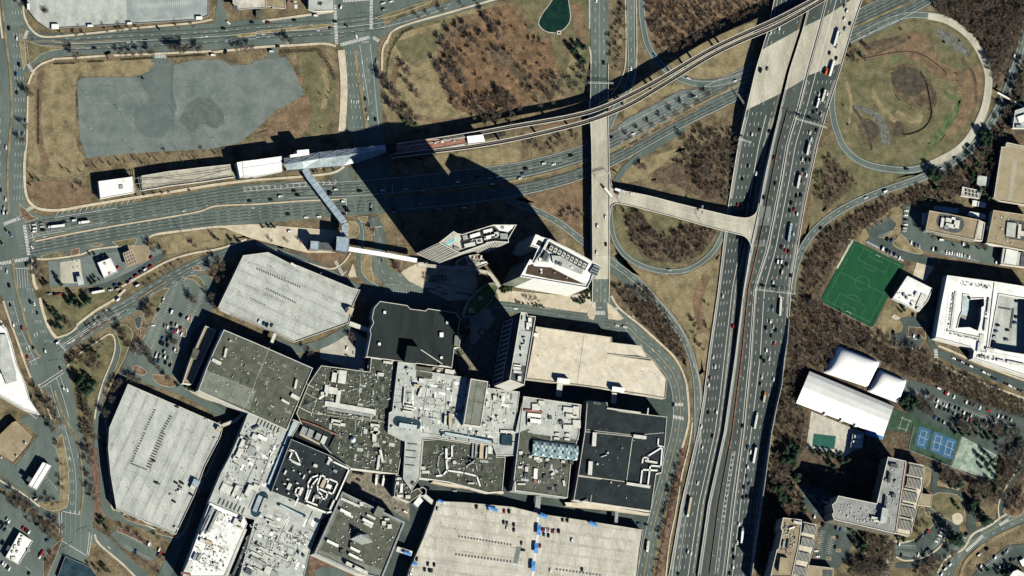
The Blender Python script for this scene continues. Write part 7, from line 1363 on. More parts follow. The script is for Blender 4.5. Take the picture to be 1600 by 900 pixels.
clump(Z(16,80,100,180,60,200,180,130,220,60,160),9,'green_big','big evergreen left of the covered pool terrace','evergreens left of the pool terrace',.95,7); clump(Z(16,110,270,330,240,340,330,200,320),11,('green_big','light'),'big green tree in the row below the pool terrace','green row below the pool terrace',.9,6); clump(Z(16,20,340,100,340,100,430,40,440),6,'green_big','evergreen beside the wood left of the small car lot','evergreens left of the small car lot',.85,6); clump(Z(16,270,110,460,140,460,165,270,150),12,'green','dark hedge tree along the lower side of the pool terrace','hedge below the pool terrace',.75,4)
wood('garden_trees',Z(16,340,200,700,120,690,420,500,400,360,380),40,('bare_big','bare','green'),.9,9); wood('shaded_wood',[(1205,762),(1225,745),(1250,770),(1262,800),(1222,806),(1215,850),(1195,900),(1182,900)],55,('bare','brown','green'),.85,6)
for x,y,s in ((1350,560,1.7),(1160,680,1.6)):q=Z(16,x,y)[0]; tree(q[0],q[1],'green_big','huge round dark evergreen beside the entrance crosswalk at lower right, %s one'%('right' if x>1200 else 'left'),None,s*1.0)
clump(Z(16,510,610,600,640,590,760,530,760),9,('green_big','light'),'green tree below the L shaped apartment block','green trees below the L shaped block',.8,6); clump(Z(16,600,620,780,660,780,850,720,870,620,760),30,('bare','brown','bare_big'),'bare tree in the grove between the two apartment blocks','grove between the apartment blocks',.9,5); wood('bare_wood',Z(16,520,790,740,830,740,900,520,900),45,('bare_big','bare'),.85,5)
clump(Z(16,1240,400,1330,440,1310,520,1260,500),7,('green_big','green'),'evergreen right of the oval driveway lawn','evergreens right of the oval lawn',.8,5); many(16,[1160,440,1190,480,1170,460],'light','green tree on the oval driveway lawn','trees on the oval lawn',.7); clump(Z(16,1060,220,1200,290,1230,380,1100,330),18,('bare','bare_big','green'),'tree on the slope below the blue tennis courts','slope below the tennis courts',.9,6); clump(Z(16,1240,330,1420,280,1470,380,1400,430,1300,420),20,('bare','bare_big','light'),'tree below the worn green court at the right','trees below the worn court',.9,6)
many(16,[1310,150,1340,180,1370,200,1330,220,1400,180,1420,230,1380,240,1350,130],'green','slender evergreen standing over the worn green court','evergreens over the worn court',.85); wood('roadside_wood',Z(16,1440,100,1600,60,1600,250,1480,380,1440,300),60,('bare_big','bare','brown'),.85,6); clump(Z(16,1480,420,1600,380,1600,480,1520,520),12,('bare_big','brown'),'bare tree on the island between the drive and the bottom right street','trees on the bottom right island',.9,6)
clump(Z(16,800,640,880,660,840,690,800,690),5,'green','dark shrubby evergreen at the foot of the stepped terrace wing','evergreens at the terrace wing',.6,3); clump(Z(16,900,560,1010,560,930,650),7,'brown','bare tree in the wedge bed beside the curved lot','trees beside the curved lot',.8,5); clump(Z(16,960,830,1100,740,1160,760,1040,900,900,900),16,('bare','bare_big'),'bare tree on the bank below the curved lot','bank below the curved lot',.9,5); clump(Z(16,1300,870,1500,830,1500,900),8,('green_big','green'),'evergreen in the bottom right parking lot','evergreens in the bottom right lot',.7,6)
clump(Z(12,830,680,930,690,900,780,820,740),9,'green_big','tall evergreen right of the smaller air dome','evergreens right of the smaller dome',.85,5); clump(Z(12,930,690,1020,680,1010,800,940,780),9,'bare_big','bare tree at the left end of the busy right hand car lot','bare trees beside the busy lot',.85,5); wood('lot_trees',Z(12,1150,840,1340,850,1560,880,1560,960,1150,920),40,('bare_big','bare','green'),.8,6); many(12,[840,120,870,110,850,140,830,150],'green','evergreen beside the little lot below the small gym building','evergreens by the gym building',.6)
clump([(1346,85),(1352,62),(1360,80),(1350,100),(1325,95),(1330,70)],8,('brown','bare'),'bare tree on the bank beside the freeway bridge end','trees beside the freeway bridge end',.85,4.5); many(4,[830,185,1195,255,470,660,500,780,1100,265],'bush','dark round bush inside the big loop ramp','bushes inside the loop ramp',1.3); many(8,[970,520,950,540,1330,620,1350,640,1320,640,1020,580],'bare','bare tree around the tan office building with the oval well','trees around the tan office building',.9); clump(Z(8,1150,620,1380,650,1380,670,1150,640),10,'light','small green shrub in front of the tan office building','shrubs before the tan office building',.4,3); many(8,[1250,60,1290,120,1270,180,1220,150,1310,300,1340,310,1370,340],'green','dark evergreen among the bare wood beside the olive tan garage','evergreens beside the olive tan garage',.9); many(8,[1020,170,1040,210,1070,200,1010,200,1050,230],'green_big','dark evergreen hanging over the curving ramp','evergreens over the curving ramp',.8); clump(Z(22,880,60,1060,60,1080,300,950,300),10,'green_big','dark evergreen beside the wooded road at the right','evergreens beside the wooded road',.75,5)
SPARE.build('scattered_trees',kind='stuff')
# hedges
def hedge(label,c,p,w=5,hh=1.6):
    pts=Z(c,*p); wd=w/CR[c][2]*S; g=MB(); rn=random.Random(len(p)+int(p[0])); W=[P(x,y,0) for x,y in pts]
    R_=root('hedge',W[0],label,'hedge')
    for a,b2 in zip(W,W[1:]):
        L=(b2-a).length; u=(b2-a)/L; n=Vector((-u.y,u.x,0)); k=int(L*14)
        for i in range(k):
            q=a+u*rn.uniform(0,L)+n*rn.uniform(-.5,.5)*wd; q.z=rn.uniform(.2,hh); d=Vector((rn.uniform(-1,1),rn.uniform(-1,1),rn.uniform(-.4,.4))).normalized()*.35; e=d.cross(Vector((0,.3,1)).normalized()); g.face([q-d,q-e,q+d,q+e],'shrub')
    o=g.build('foliage',R_); return R_
hedge('dark clipped hedge at the left end of the top street sidewalk',1,[335,402,470,397]); hedge('short dark hedge second from the left along the top street sidewalk',1,[548,388,650,385]); hedge('long dark hedge third from the left along the top street sidewalk',1,[755,376,960,364]); hedge('long dark hedge right of the lot entrance along the top street',1,[1050,360,1290,345]); hedge('dark hedge strip left of the street crossing above the tan corner',2,[150,325,390,312,400,340,470,430,490,500],24); hedge('dark reddish hedge on the bank beside the corner curve of the tan meadow',2,[985,170,920,205,880,250,840,320,825,380,815,480],7,2)
hedge('dark hedge along the boulevard above the pale plaza',6,[30,518,125,520],16); hedge('dark hedge row beside the west road verge',1,[240,560,240,900],10)
# ================================================================ street furniture
def post_light(x,y,ang,label,group,hh=10,z=.1,arm=3):
    p=P(x,y,z); o=root('street_lamp',p,label,'lamp post',group); g=MB(); g.beam(p,p+Vector((0,0,hh)),.16,'metal_light',6,.1); g.build('pole',o); g=MB(); d=Vector((math.cos(math.radians(ang)),math.sin(math.radians(ang)),.1))*arm; t=p+Vector((0,0,hh)); g.beam(t,t+d,.09,'metal_light',4); g.build('arm',o); g=MB(); e=t+d; g.box((e.x,e.y,e.z-.15),.9,.45,.2,math.radians(ang),'metal_light'); g.build('lamp_head',o)
for x,y in ((545,610),(742,688),(562,808),(770,885),(1095,715),(1400,740),(1320,880)):q=Z(1,x,y)[0]; post_light(q[0],q[1],200,'tall lamp post casting a thin shadow on the empty parking lot','lamp posts of the empty lot',13)
for x,y in ((832,50),(1120,60),(1390,30)):q=Z(5,x,y)[0]; post_light(q[0],q[1],200,'lamp post on the lower edge of the empty parking lot','lamp posts at the lower lot edge',12)
for k in range(9):post_light(80+k*60,358-k*8+(2 if k<3 else 0),80,'street lamp on the median of the boulevard left of the station','median lamps of the boulevard',11,.6)
for k in range(16):y=30+k*56; x=fe(3,y)+(fe(4,y)-fe(3,y))*.42; post_light(x,y,170,'tall lamp post on the median of the freeway express lanes','freeway median lamps',13,znb(x,y))
for x,y in ((1095,690),(1165,595),(1130,550),(1215,560),(1270,555)):q=Z(5,x,y)[0]; post_light(q[0],q[1],120,'steel mast in the group on the tan verge below the boulevard','masts on the tan verge',16,arm=5)
for x,y in ((300,470),(290,500),(262,520),(245,500),(232,545)):post_light(x,y,30,'lamp post on an island of the sloping parking lot','lamp posts of the sloping lot',9)
def gantry(label,a,b2,za,zb,hh=7.5,signs=(),m='metal_light'):
    A,B_=P(*a,za),P(*b2,zb); o=root('sign_gantry',A,label,'sign gantry'); top=Vector((0,0,hh)); zt=max(za,zb)+hh; A1,B1=Vector((A.x,A.y,zt)),Vector((B_.x,B_.y,zt)); u=(B1-A1).normalized(); n=Vector((-u.y,u.x,0)); L=(B1-A1).length
    for q,q1 in ((A,A1),(B_,B1)):g=MB(); g.beam(q,q1,.3,m,6); g.build('column',o)
    g=MB()
    for dx,dz in ((-.8,0),(.8,0),(-.8,1.4),(.8,1.4)):g.beam(A1+n*dx+Vector((0,0,dz)),B1+n*dx+Vector((0,0,dz)),.14,m)
    k=int(L/2.5)
    for i in range(k):
        p,q=A1+u*L*i/k,A1+u*L*(i+1)/k; g.beam(p-n*.8+Vector((0,0,1.4)),q+n*.8+Vector((0,0,1.4)),.08,m,3); g.beam(p-n*.8,q-n*.8+Vector((0,0,1.4)),.08,m,3)
    g.build('truss',o,kind='stuff')
    for t,w_ in signs:g=MB(); c=A1+u*L*t+n*1.1; g.box((c.x,c.y,zt-1),w_,.2,3.2,math.atan2(u.y,u.x),'awning_blue' if 0 else 'court_green'); g.build('sign_panel',o)
gantry('upper green and white truss gantry over the right hand freeway lanes',(fe(4,190)-3,186),(fe(5,198)+3,201),10,9,signs=((.3,6),(.65,6))); gantry('lower truss gantry over the right hand freeway lanes, level with the sports field',(fe(4,455)-3,453),(fe(5,459)+4,460),5,5,signs=((.3,5),(.6,6))); gantry('sign gantry over the leftmost freeway lanes just above the bridge shadow',(fe(1,222)-2,218),(fe(1,222)+17,224),6,6,signs=((.5,6),)); gantry('thin sign gantry on the ramp bridge',(1096,322),(1092,343),11,11,5,signs=((.5,4),)); gantry('sign gantry on the upper road beside the rail viaduct',(918,130),(956,131),.5,.5,6); gantry('sign gantry beside the shaded freeway bridge',(1150,148),(1165,170),.5,.5,6,signs=((.5,6),)); gantry('traffic signal gantry on the long concrete bridge',(930,276),(950,271),9,9,5); gantry('mast arm on the right of the ramp bridge',(970,318),(973,300),10,10,5)
def signal(x,y,ang,L,label,z=.3):
    p=P(x,y,z); o=root('traffic_signal',p,label,'traffic signal'); g=MB(); g.beam(p,p+Vector((0,0,6.5)),.16,'metal_grey',6); g.build('mast',o); d=Vector((math.cos(math.radians(ang)),math.sin(math.radians(ang)),0)); g=MB(); t=p+Vector((0,0,6.3)); g.beam(t,t+d*L,.12,'metal_grey'); g.build('arm',o)
    for k in (.4,.7,.95):g=MB(); q=t+d*L*k; g.box((q.x,q.y,q.z-1),.4,.4,1.1,0,'wall_dark'); g.build('signal_head',o)
for x,y,a,L,lb in ((533,71,20,22,'long signal arm at the lower left corner of the street crossing'),(585,30,180,16,'signal arm at the right side of the street crossing'),(50,345,200,16,'signal arm at the upper right corner of the west crossing'),(61,400,110,14,'signal arm at the lower right corner of the west crossing'),(565,340,75,20,'signal arm below the boulevard beside the hotel shadow'),(103,570,190,16,'signal arm beside the little wood at the west road'),(88,540,220,14,'signal arm where the diagonal road meets the west road'),(98,868,30,20,'signal arm at the lower left junction'),(142,832,200,14,'signal arm right of the lower left junction'),(951,492,175,10,'signal arm at the road fork below the road bridge')):signal(x,y,a,L,lb)
# pond outlet
p=P(*Z(3,293,203)[0],1.5); o=root('pond_outlet',p-Vector((0,0,1.5)),'square concrete pond outlet with a dark well at the water edge','outlet'); g=MB(); g.prism([P(x,y,1.5) for x,y in Z(3,281,192,305,192,305,214,281,214)],0,'wall_light',hole=[P(x,y,1.5) for x,y in Z(3,286,197,300,197,300,209,286,209)]); g.build('frame',o); g=MB(); g.prism([P(x,y,.6) for x,y in Z(3,286,197,300,197,300,209,286,209)],None,'wall_dark'); g.build('well',o)
for x,y,lb in ((690,348,'dark red square bus shelter roof on the top street sidewalk'),):bld('bus_shelter',lb,Z(1,665,345,700,330,714,352,680,372),3.4,'wall_brown','wall_brown',par=None,cat='shelter')
for c,x,y,a,lb in ((8,683,699,-28,'white goal at the upper end of the green sports field'),(12,502,152,-28,'white goal at the lower end of the green sports field')):
    q=P(*Z(c,x,y)[0],0); o=root('goal',q,lb,'goal'); a=math.radians(a); u=Vector((math.cos(a),math.sin(a),0)); w_=Vector((-u.y,u.x,0))*(1 if c==8 else -1)
    for s_ in (-3.6,3.6):g=MB(); g.beam(q+u*s_,q+u*s_+Vector((0,0,2.4)),.2,'paint_white'); g.beam(q+u*s_+w_*1.8,q+u*s_+Vector((0,0,2.4)),.14,'paint_white'); g.build('post',o)
    g=MB(); g.beam(q-u*3.6+Vector((0,0,2.4)),q+u*3.6+Vector((0,0,2.4)),.25,'paint_white'); g.build('crossbar',o); g=MB(); g.beam(q-u*3.6+w_*1.8,q+u*3.6+w_*1.8,.18,'paint_white'); g.build('back_bar',o)
# ================================================================ vehicles
CARM={}
def car_mesh(kd,c):
    if (kd,c) in CARM: return CARM[kd,c]
    pm='paint_'+c; g=MB()
    L,W_,H,hood,cz,r0,r1={'car':(4.8,1.95,1.5,.85,.95,-1.25,.75),'suv':(5.0,2.05,1.85,1.05,1.15,-2.1,.9),'van':(5.8,2.2,2.4,1.2,1.4,-2.7,1.6),'pickup':(5.6,2.05,1.85,1.05,1.1,-.2,1.2)}[kd]
    def sec(x,z,w): return [Vector((x,-w/2,.25)),Vector((x,w/2,.25)),Vector((x,w/2,z)),Vector((x,-w/2,z))]
    S_=[sec(-L/2,cz*.85,W_*.86),sec(-L/2+.3,cz,W_),sec(r0-.4,cz,W_),sec(r1+.7,hood+.08,W_),sec(L/2-.5,hood,W_),sec(L/2,hood*.7,W_*.82)]
    for a,b_ in zip(S_,S_[1:]):
        for i in range(4):j=(i+1)%4; g.face([a[i],a[j],b_[j],b_[i]],pm)
    g.face(S_[0][::-1],pm); g.face(S_[-1],pm)
    B=[Vector((x,y,cz)) for x,y in ((r0-.45,-W_*.46),(r1+.75,-W_*.46),(r1+.75,W_*.46),(r0-.45,W_*.46))]; T=[Vector((x,y,H)) for x,y in ((r0,-W_*.38),(r1-.1,-W_*.38),(r1-.1,W_*.38),(r0,W_*.38))]
    for i in range(4):j=(i+1)%4; g.face([B[i],B[j],T[j],T[i]],'car_glass')
    g.face(T,pm)
    for x in (-L*.3,L*.3):
        for y in (-W_*.5,W_*.5):g.beam((x,y-.1,.33),(x,y+.1,.33),.33,'tyre',8)
    m=g.mesh(kd); CARM[kd,c]=m; return m
VEH=[]; PARK=MB(); JOIN=('busy right hand lot','bottom right parking','shaded lot','tan apartment block','sunken parking','left edge above','curved lot','little lot','tight row','lot below the tan','lot beside the tan','below the big white office','around the white roofed restaurant','drive above the sports')
def car(x,y,a,c,kd='car',zone='',z=.5,s=1.0):
    if any(j in zone for j in JOIN):
        m=car_mesh(kd,c); M=Matrix.Translation(P(x,y,z))@Matrix.Rotation(math.radians(a),4,'Z')@Matrix.Scale(s,4); b0=len(PARK.v); PARK.v+=[tuple(M@v.co) for v in m.vertices]
        for p in m.polygons:PARK.f.append(tuple(i+b0 for i in p.vertices)); PARK.m.append(PARK.mi(m.materials[p.material_index].name))
        return
    o=bpy.data.objects.new({'car':'car','suv':'car','van':'van','pickup':'pickup_truck'}[kd],car_mesh(kd,c)); col.objects.link(o); o.location=P(x,y,z); o.rotation_euler.z=math.radians(a); o.scale=(s,s,s)
    o['category']='van' if kd=='van' else 'car'; o['group']='vehicles '+zone; VEH.append((o,CARC[c][0],{'car':'car','suv':'car','van':'van','pickup':'pickup'}[kd],zone,x,y,a)); return o
vr_=random.Random(5)
def cars(c,zone,a,L,z=.45):
    """L: (x, y, colour[, angle[, kind]]) in crop pixels"""
    ox,oy,s=CR[c]
    for t in L:
        x,y=ox+t[0]/s,oy+t[1]/s; aa=a(x,y) if callable(a) else a
        if len(t)>3 and t[3] is not None:aa=t[3]
        kd=t[4] if len(t)>4 else vr_.choice(('car','car','suv')); car(x,y,aa+vr_.uniform(-2,2),t[2],kd,zone,z(x,y)+.05 if callable(z) else z,1.12)
def hv(x,y): return 77
def fz(y): # where along the freeway
    return ('above the lower gantry' if y>250 else 'beside the loop ramp') if y<450 else ('beside the sports field' if y<640 else 'near the bottom edge')
def fcars(c,L,zone,k0,k1,zf):
    ox,oy,s=CR[c]
    for t in L:
        x,y=ox+t[0]/s,oy+t[1]/s; a=math.degrees(math.atan2(24,fe(k0,y-12)-fe(k0,y+12))); kd=t[3] if len(t)>3 else vr_.choice(('car','car','suv')); car(x,y,a+vr_.uniform(-1.5,1.5),t[2],kd,zone+' '+fz(y),zf(x,y)+.1,1.12)
west='on the west road'
cars(1,'on the west road beside the empty lot',92,[(57,178,'k'),(105,238,'w'),(120,405,'k'),(102,465,'b'),(106,580,'k'),(160,755,'b'),(143,838,'g')]); cars(5,'on the far left lanes above the west crossing',90,[(38,20,'w'),(35,345,'w'),(20,430,'w'),(42,430,'s'),(5,290,'k'),(25,400,'s')])
cars(1,'on the top street',5,[(590,303,'k'),(990,178,'k',-45),(1397,180,'k'),(1425,142,'w',-35),(1575,142,'k'),(1160,308,'b'),(1240,308,'k'),(1195,308,'g'),(1410,325,'k',60),(1330,345,'w',0,'van')]); cars(2,'on the top street',4,[(75,142,'d'),(240,128,'k'),(135,290,'k'),(95,322,'w',0,'van'),(372,98,'w',0,'van')])
cars(2,'at the street crossing',95,[(495,135,'k',5),(470,180,'g',5),(530,45,'w',75),(563,160,'k',-30),(625,225,'w',110)]); cars(2,'waiting on the street top right of the crossing',15,[(793,22,'w'),(845,10,'w'),(800,62,'s')]); cars(2,'on the street leading down from the crossing',95,[(683,620,'k'),(690,690,'g'),(698,735,'w'),(747,748,'k'),(755,380,'s')])
cars(3,'on the street running up from the road bridge',90,[(573,393,'k'),(527,3,'w')]); cars(3,'on the ramp left of the inner loop',95,[(743,428,'w'),(730,515,'b')]); cars(3,'on the inner loop ramp under the rail viaduct',-50,[(890,345,'b'),(975,435,'k'),(1100,490,'w',-15),(1395,507,'w',20)]); cars(3,'on the parking strip beside the boulevard',20,[(1142,607,'w'),(757,838,'w'),(620,860,'k')])
fcars(3,[(1555,440,'k','van'),(1595,430,'g'),(1500,840,'w'),(1548,812,'k')],'on the leftmost freeway lanes',1,2,zsb); fcars(4,[(70,178,'w'),(18,203,'w'),(8,820,'k')],'on the leftmost freeway lanes',1,2,zsb)
NB='on the right hand freeway lanes'
fcars(4,[(480,40,'s'),(493,68,'w'),(478,118,'w'),(512,148,'k'),(482,182,'s'),(450,218,'w'),(425,288,'g'),(385,332,'k'),(427,365,'k'),(370,588,'w'),(320,590,'w'),(285,700,'k'),(312,685,'g'),(332,718,'s'),(303,815,'k'),(270,870,'w'),(262,830,'w')],NB,5,5,znb)
cars(4,'on the wooded road at the right edge',68,[(1585,220,'k'),(1540,345,'w'),(1508,440,'s'),(1490,505,'k'),(1437,630,'k'),(1455,715,'g')])
cars(5,'queueing on the boulevard at the west crossing',8,[(212,505,'w'),(215,528,'w'),(213,548,'w'),(258,500,'s'),(262,518,'w'),(270,540,'k'),(402,490,'k'),(462,478,'w',None,'van')]); cars(5,'at the west crossing',-60,[(38,540,'k'),(68,568,'b'),(198,645,'w',-45),(10,620,'k')]); cars(5,'on the west road below the west crossing',95,[(42,795,'w'),(58,885,'k'),(165,755,'k'),(215,755,'g'),(5,770,'s')]); cars(5,'on the cream forecourt',60,[(945,710,'r'),(738,775,'o')])
cars(5,'parked along the dark drive below the forecourts',35,[(940,768,'r',40,'pickup'),(905,785,'w'),(878,800,'k'),(850,825,'r'),(820,850,'s'),(800,865,'d'),(858,885,'w',25,'van'),(750,880,'k'),(720,885,'b')]); cars(9,'parked along the dark drive below the forecourts',15,[(343,40,'k'),(310,38,'s'),(372,40,'o'),(690,14,'w'),(735,8,'s')])
cars(6,'on the upper boulevard lanes below the station',6,[(497,285,'w'),(463,305,'k'),(237,295,'k'),(150,328,'w'),(262,322,'k'),(92,350,'k'),(465,322,'g')]); cars(6,'on the lower boulevard lanes below the station',5,[(543,360,'w'),(560,398,'k'),(573,420,'k'),(550,440,'d'),(200,440,'k'),(312,460,'w'),(392,456,'w'),(210,547,'w')]); cars(5,'on the upper boulevard lanes below the station',8,[(1560,358,'k')])
cars(6,'in the hotel shadow on the boulevard',8,[(650,297,'k'),(790,290,'w'),(930,283,'s'),(1045,293,'s'),(1262,237,'w'),(1460,215,'w'),(1510,207,'w'),(1475,252,'w',None,'van'),(1028,373,'s'),(1140,407,'s'),(1300,400,'w'),(862,427,'s'),(858,405,'k'),(1385,205,'k'),(720,385,'s',80),(718,410,'k',80)])
cars(7,'on the upper boulevard lanes left of the road bridge',18,[(370,75,'k'),(260,128,'w'),(197,123,'w'),(87,158,'k'),(65,188,'b'),(48,217,'w')]); cars(7,'on the long concrete road bridge',90,[(583,455,'w'),(533,512,'w'),(587,628,'k'),(528,678,'w')],zvi); cars(7,'on the ramp bridge',-14,[(655,307,'d'),(747,312,'w')],zrb); cars(7,'on the lower curve of the round ramp',-2,[(983,790,'s')]); cars(7,'on the inner loop beside the bridge',0,[])
fcars(7,[(1440,220,'k'),(1410,380,'r'),(1433,378,'k'),(1412,585,'k')],'on the leftmost freeway lanes',1,2,zsb); fcars(7,[(1525,185,'w'),(1575,335,'k')],'on the express lanes',3,3,znb); fcars(8,[(45,247,'k'),(38,85,'d')],'on the express lanes',3,3,znb)
fcars(8,[(215,97,'w'),(245,102,'g'),(262,102,'k'),(222,165,'k'),(240,195,'w'),(207,232,'k'),(178,325,'k'),(205,320,'k'),(147,370,'k'),(137,417,'k'),(163,410,'r'),(182,437,'w'),(157,560,'s'),(85,645,'d'),(108,665,'r'),(130,672,'d'),(60,735,'w','van'),(82,735,'w','van'),(117,752,'k'),(142,822,'k'),(32,865,'w')],NB,5,5,znb)
cars(8,'on the long curving ramp right of the freeway',lambda x,y:50 if x<1310 else 25,[(330,527,'k'),(612,337,'w'),(733,297,'w',None,'van'),(1170,90,'g'),(1080,157,'w'),(1250,12,'k',40,'van')]); cars(8,'on the big loop ramp',-3,[(865,158,'k')])
cars(8,'in the left row of the lot beside the tan office building',0,[(865,418,'w'),(860,447,'w'),(860,475,'k'),(860,505,'w'),(855,528,'s',None,'van'),(850,545,'s')]); cars(8,'in the lot below the tan office building',82,[(895,615,'w'),(920,632,'b'),(945,640,'s'),(1030,658,'w'),(1053,658,'k'),(1083,600,'w',0,'van'),(1220,627,'w')]); cars(8,'in the tight row below the tan office building',82,[(1115,678,'w'),(1131,682,'w'),(1150,680,'w'),(1165,685,'s'),(1180,688,'w'),(1195,690,'w'),(1210,693,'w'),(1228,696,'s'),(1257,705,'w'),(1425,738,'w')]); cars(8,'along the drive above the sports field',65,[(717,655,'w',None,'van'),(745,668,'k'),(765,680,'g'),(790,690,'k'),(822,712,'w'),(748,597,'k'),(775,605,'b')])
cars(9,'on the west road left of the olive lawn',105,[(65,108,'k'),(83,232,'w'),(137,250,'r',None,'suv'),(208,375,'k'),(173,432,'r'),(190,87,'k'),(233,157,'k'),(213,97,'w'),(281,395,'w')]); cars(9,'on the west road beside the little wood',115,[(377,503,'k'),(395,628,'w'),(418,635,'w')]); cars(9,'on the diagonal ring road',38,[(358,343,'w'),(738,72,'w',None,'van')])
cars(9,'in the upper rows of the sloping lot',60,[(1022,68,'w'),(1018,85,'s'),(990,138,'k'),(955,235,'w',0),(1072,148,'w',70,'van'),(1132,172,'k'),(1175,190,'w')]); cars(9,'in the middle rows of the sloping lot',70,[(1030,240,'s'),(1047,243,'w'),(1073,225,'d'),(1105,233,'w'),(1130,253,'r'),(1078,265,'b'),(1092,270,'r'),(1110,270,'w'),(1135,288,'w'),(1017,315,'b'),(1045,328,'k'),(1007,343,'k'),(1048,360,'k'),(1020,350,'k'),(1078,335,'g')]); cars(9,'in the lower rows of the sloping lot',70,[(1092,385,'w'),(980,412,'w'),(1000,425,'s'),(1028,400,'s'),(1030,432,'w'),(968,450,'b'),(990,457,'b'),(1035,468,'k'),(1050,440,'g'),(1065,485,'k'),(975,425,'w')])
cars(13,'on the roof of the largest grey garage',-25,[(960,180,'k'),(975,318,'k'),(988,322,'g'),(1100,318,'k'),(1137,320,'k'),(1127,345,'g'),(1110,375,'w'),(1127,370,'w'),(1070,395,'w'),(1087,435,'k'),(1193,390,'k'),(1345,42,'w'),(1100,600,'w')],11.1); cars(9,'on the roof of the largest grey garage',-20,[(1105,742,'k'),(1290,822,'w')],11.1); cars(10,'on the lower edge of the slanting grey garage roof',65,[(20,208,'w'),(50,222,'b'),(70,232,'k'),(100,235,'g')],13.1)
cars(13,'along the lower left side street',30,[(222,422,'w'),(232,577,'k'),(297,680,'b')]); cars(13,'around the white roofed restaurant',60,[(145,600,'r'),(162,613,'d'),(180,627,'w'),(265,748,'r'),(255,765,'r'),(250,780,'w'),(182,885,'k'),(18,822,'w'),(32,832,'w'),(45,845,'k'),(58,855,'w')]); cars(13,'in the lot at the left edge above the restaurant',60,[(10,570,'k'),(25,585,'g'),(45,545,'s'),(40,575,'k'),(30,610,'k'),(15,600,'b'),(55,560,'w')]); cars(13,'in the little lot below the largest garage',70,[(850,745,'b'),(930,700,'w',None,'van'),(995,735,'w'),(998,757,'r'),(990,770,'g')])
cars(10,'in the loading yard right of the dark grey store',80,[(568,375,'w')]); cars(11,'on the road below the white office tower',-5,[(20,130,'w')]); cars(11,'on the ring road right of the beige garage',-15,[(655,235,'w'),(703,245,'w'),(1010,730,'k',80)])
SBf='on the leftmost freeway lanes'
fcars(11,[(1318,50,'w'),(1382,238,'r'),(1258,430,'w'),(1270,490,'w'),(1237,563,'d'),(1230,605,'w'),(1278,775,'w'),(1228,778,'k'),(1184,865,'w')],SBf,1,2,zsb); fcars(11,[(1587,250,'k'),(1590,390,'w'),(1560,437,'k'),(1577,458,'k'),(1562,557,'w'),(1552,600,'k'),(1440,862,'k')],NB,5,5,znb); fcars(12,[(70,50,'w'),(27,120,'b'),(15,210,'w'),(33,240,'s'),(20,300,'k'),(50,265,'k'),(37,350,'r'),(8,440,'w'),(35,570,'w'),(50,22,'k')],NB,5,5,znb)
fcars(15,[(1190,95,'w'),(1160,320,'w'),(1100,747,'w'),(1120,757,'w'),(1040,888,'k')],SBf,1,2,zsb); fcars(15,[(1268,40,'g')],'on the express lanes',3,3,znb); fcars(15,[(1475,95,'b'),(1490,125,'w'),(1473,218,'w'),(1467,278,'b'),(1482,325,'b'),(1450,345,'k'),(1443,410,'k'),(1467,405,'k'),(1420,575,'w'),(1442,605,'w'),(1480,635,'b'),(1460,625,'r'),(1408,690,'w'),(1385,740,'k'),(1387,785,'k'),(1382,845,'w'),(1362,885,'k')],NB,5,5,znb)
cars(15,'on the ring road right of the cream garage',75,[(975,340,'s'),(795,575,'b',-5),(838,580,'k',-5)]); cars(15,'on the right half of the cream garage roof',85,[(317,548,'k'),(347,550,'k'),(375,675,'w'),(193,610,'r'),(208,613,'w'),(222,613,'s'),(235,615,'w'),(249,620,'r'),(265,620,'s'),(293,620,'k'),(200,640,'b'),(229,648,'k'),(175,712,'r'),(240,865,'w'),(438,860,'k')],12.1); cars(15,'on the left half of the cream garage roof',85,[(60,695,'r'),(70,740,'k',0),(12,580,'k'),(12,612,'k')],12.1); cars(14,'on the left half of the cream garage roof',85,[(1380,468,'d'),(1450,475,'k'),(1552,495,'r'),(1583,497,'k'),(1548,565,'k'),(1570,570,'g'),(1568,600,'w'),(1135,480,'s'),(1075,825,'k'),(1115,830,'k'),(1055,860,'k'),(1085,865,'k'),(1100,868,'g'),(975,855,'w'),(965,885,'w'),(1005,795,'k')],12.1)
cars(14,'in the service yard between the mall and the cream garage',-25,[(1240,370,'s',-5),(932,500,'w'),(880,485,'s'),(730,425,'s',80),(640,258,'k',-5),(660,262,'k',-5),(618,255,'k',-5),(1290,352,'k',-5),(1330,356,'k',-5),(1370,362,'k',-5),(640,300,'d',-20)])
cars(12,'on the sunken parking deck at the right edge',5,[(1555,85,'k'),(1555,185,'k'),(1545,220,'b'),(1437,235,'k'),(1425,272,'b'),(1415,307,'s'),(1412,340,'k'),(1497,265,'k'),(1490,325,'g')],11.6); cars(12,'in the little lot below the small gym building',80,[(770,350,'r'),(797,355,'w'),(857,365,'b'),(900,375,'w'),(922,377,'w'),(910,300,'w'),(943,305,'k'),(908,168,'k'),(785,280,'k')])
for k in range(17):cars(12,'parked along the street below the big white office block',-24,[(1160+k*27,440+k*12.5+(10 if k>8 else 0),'wkskwgkwskbwkwskg'[k])]) if k not in (6,11) else None
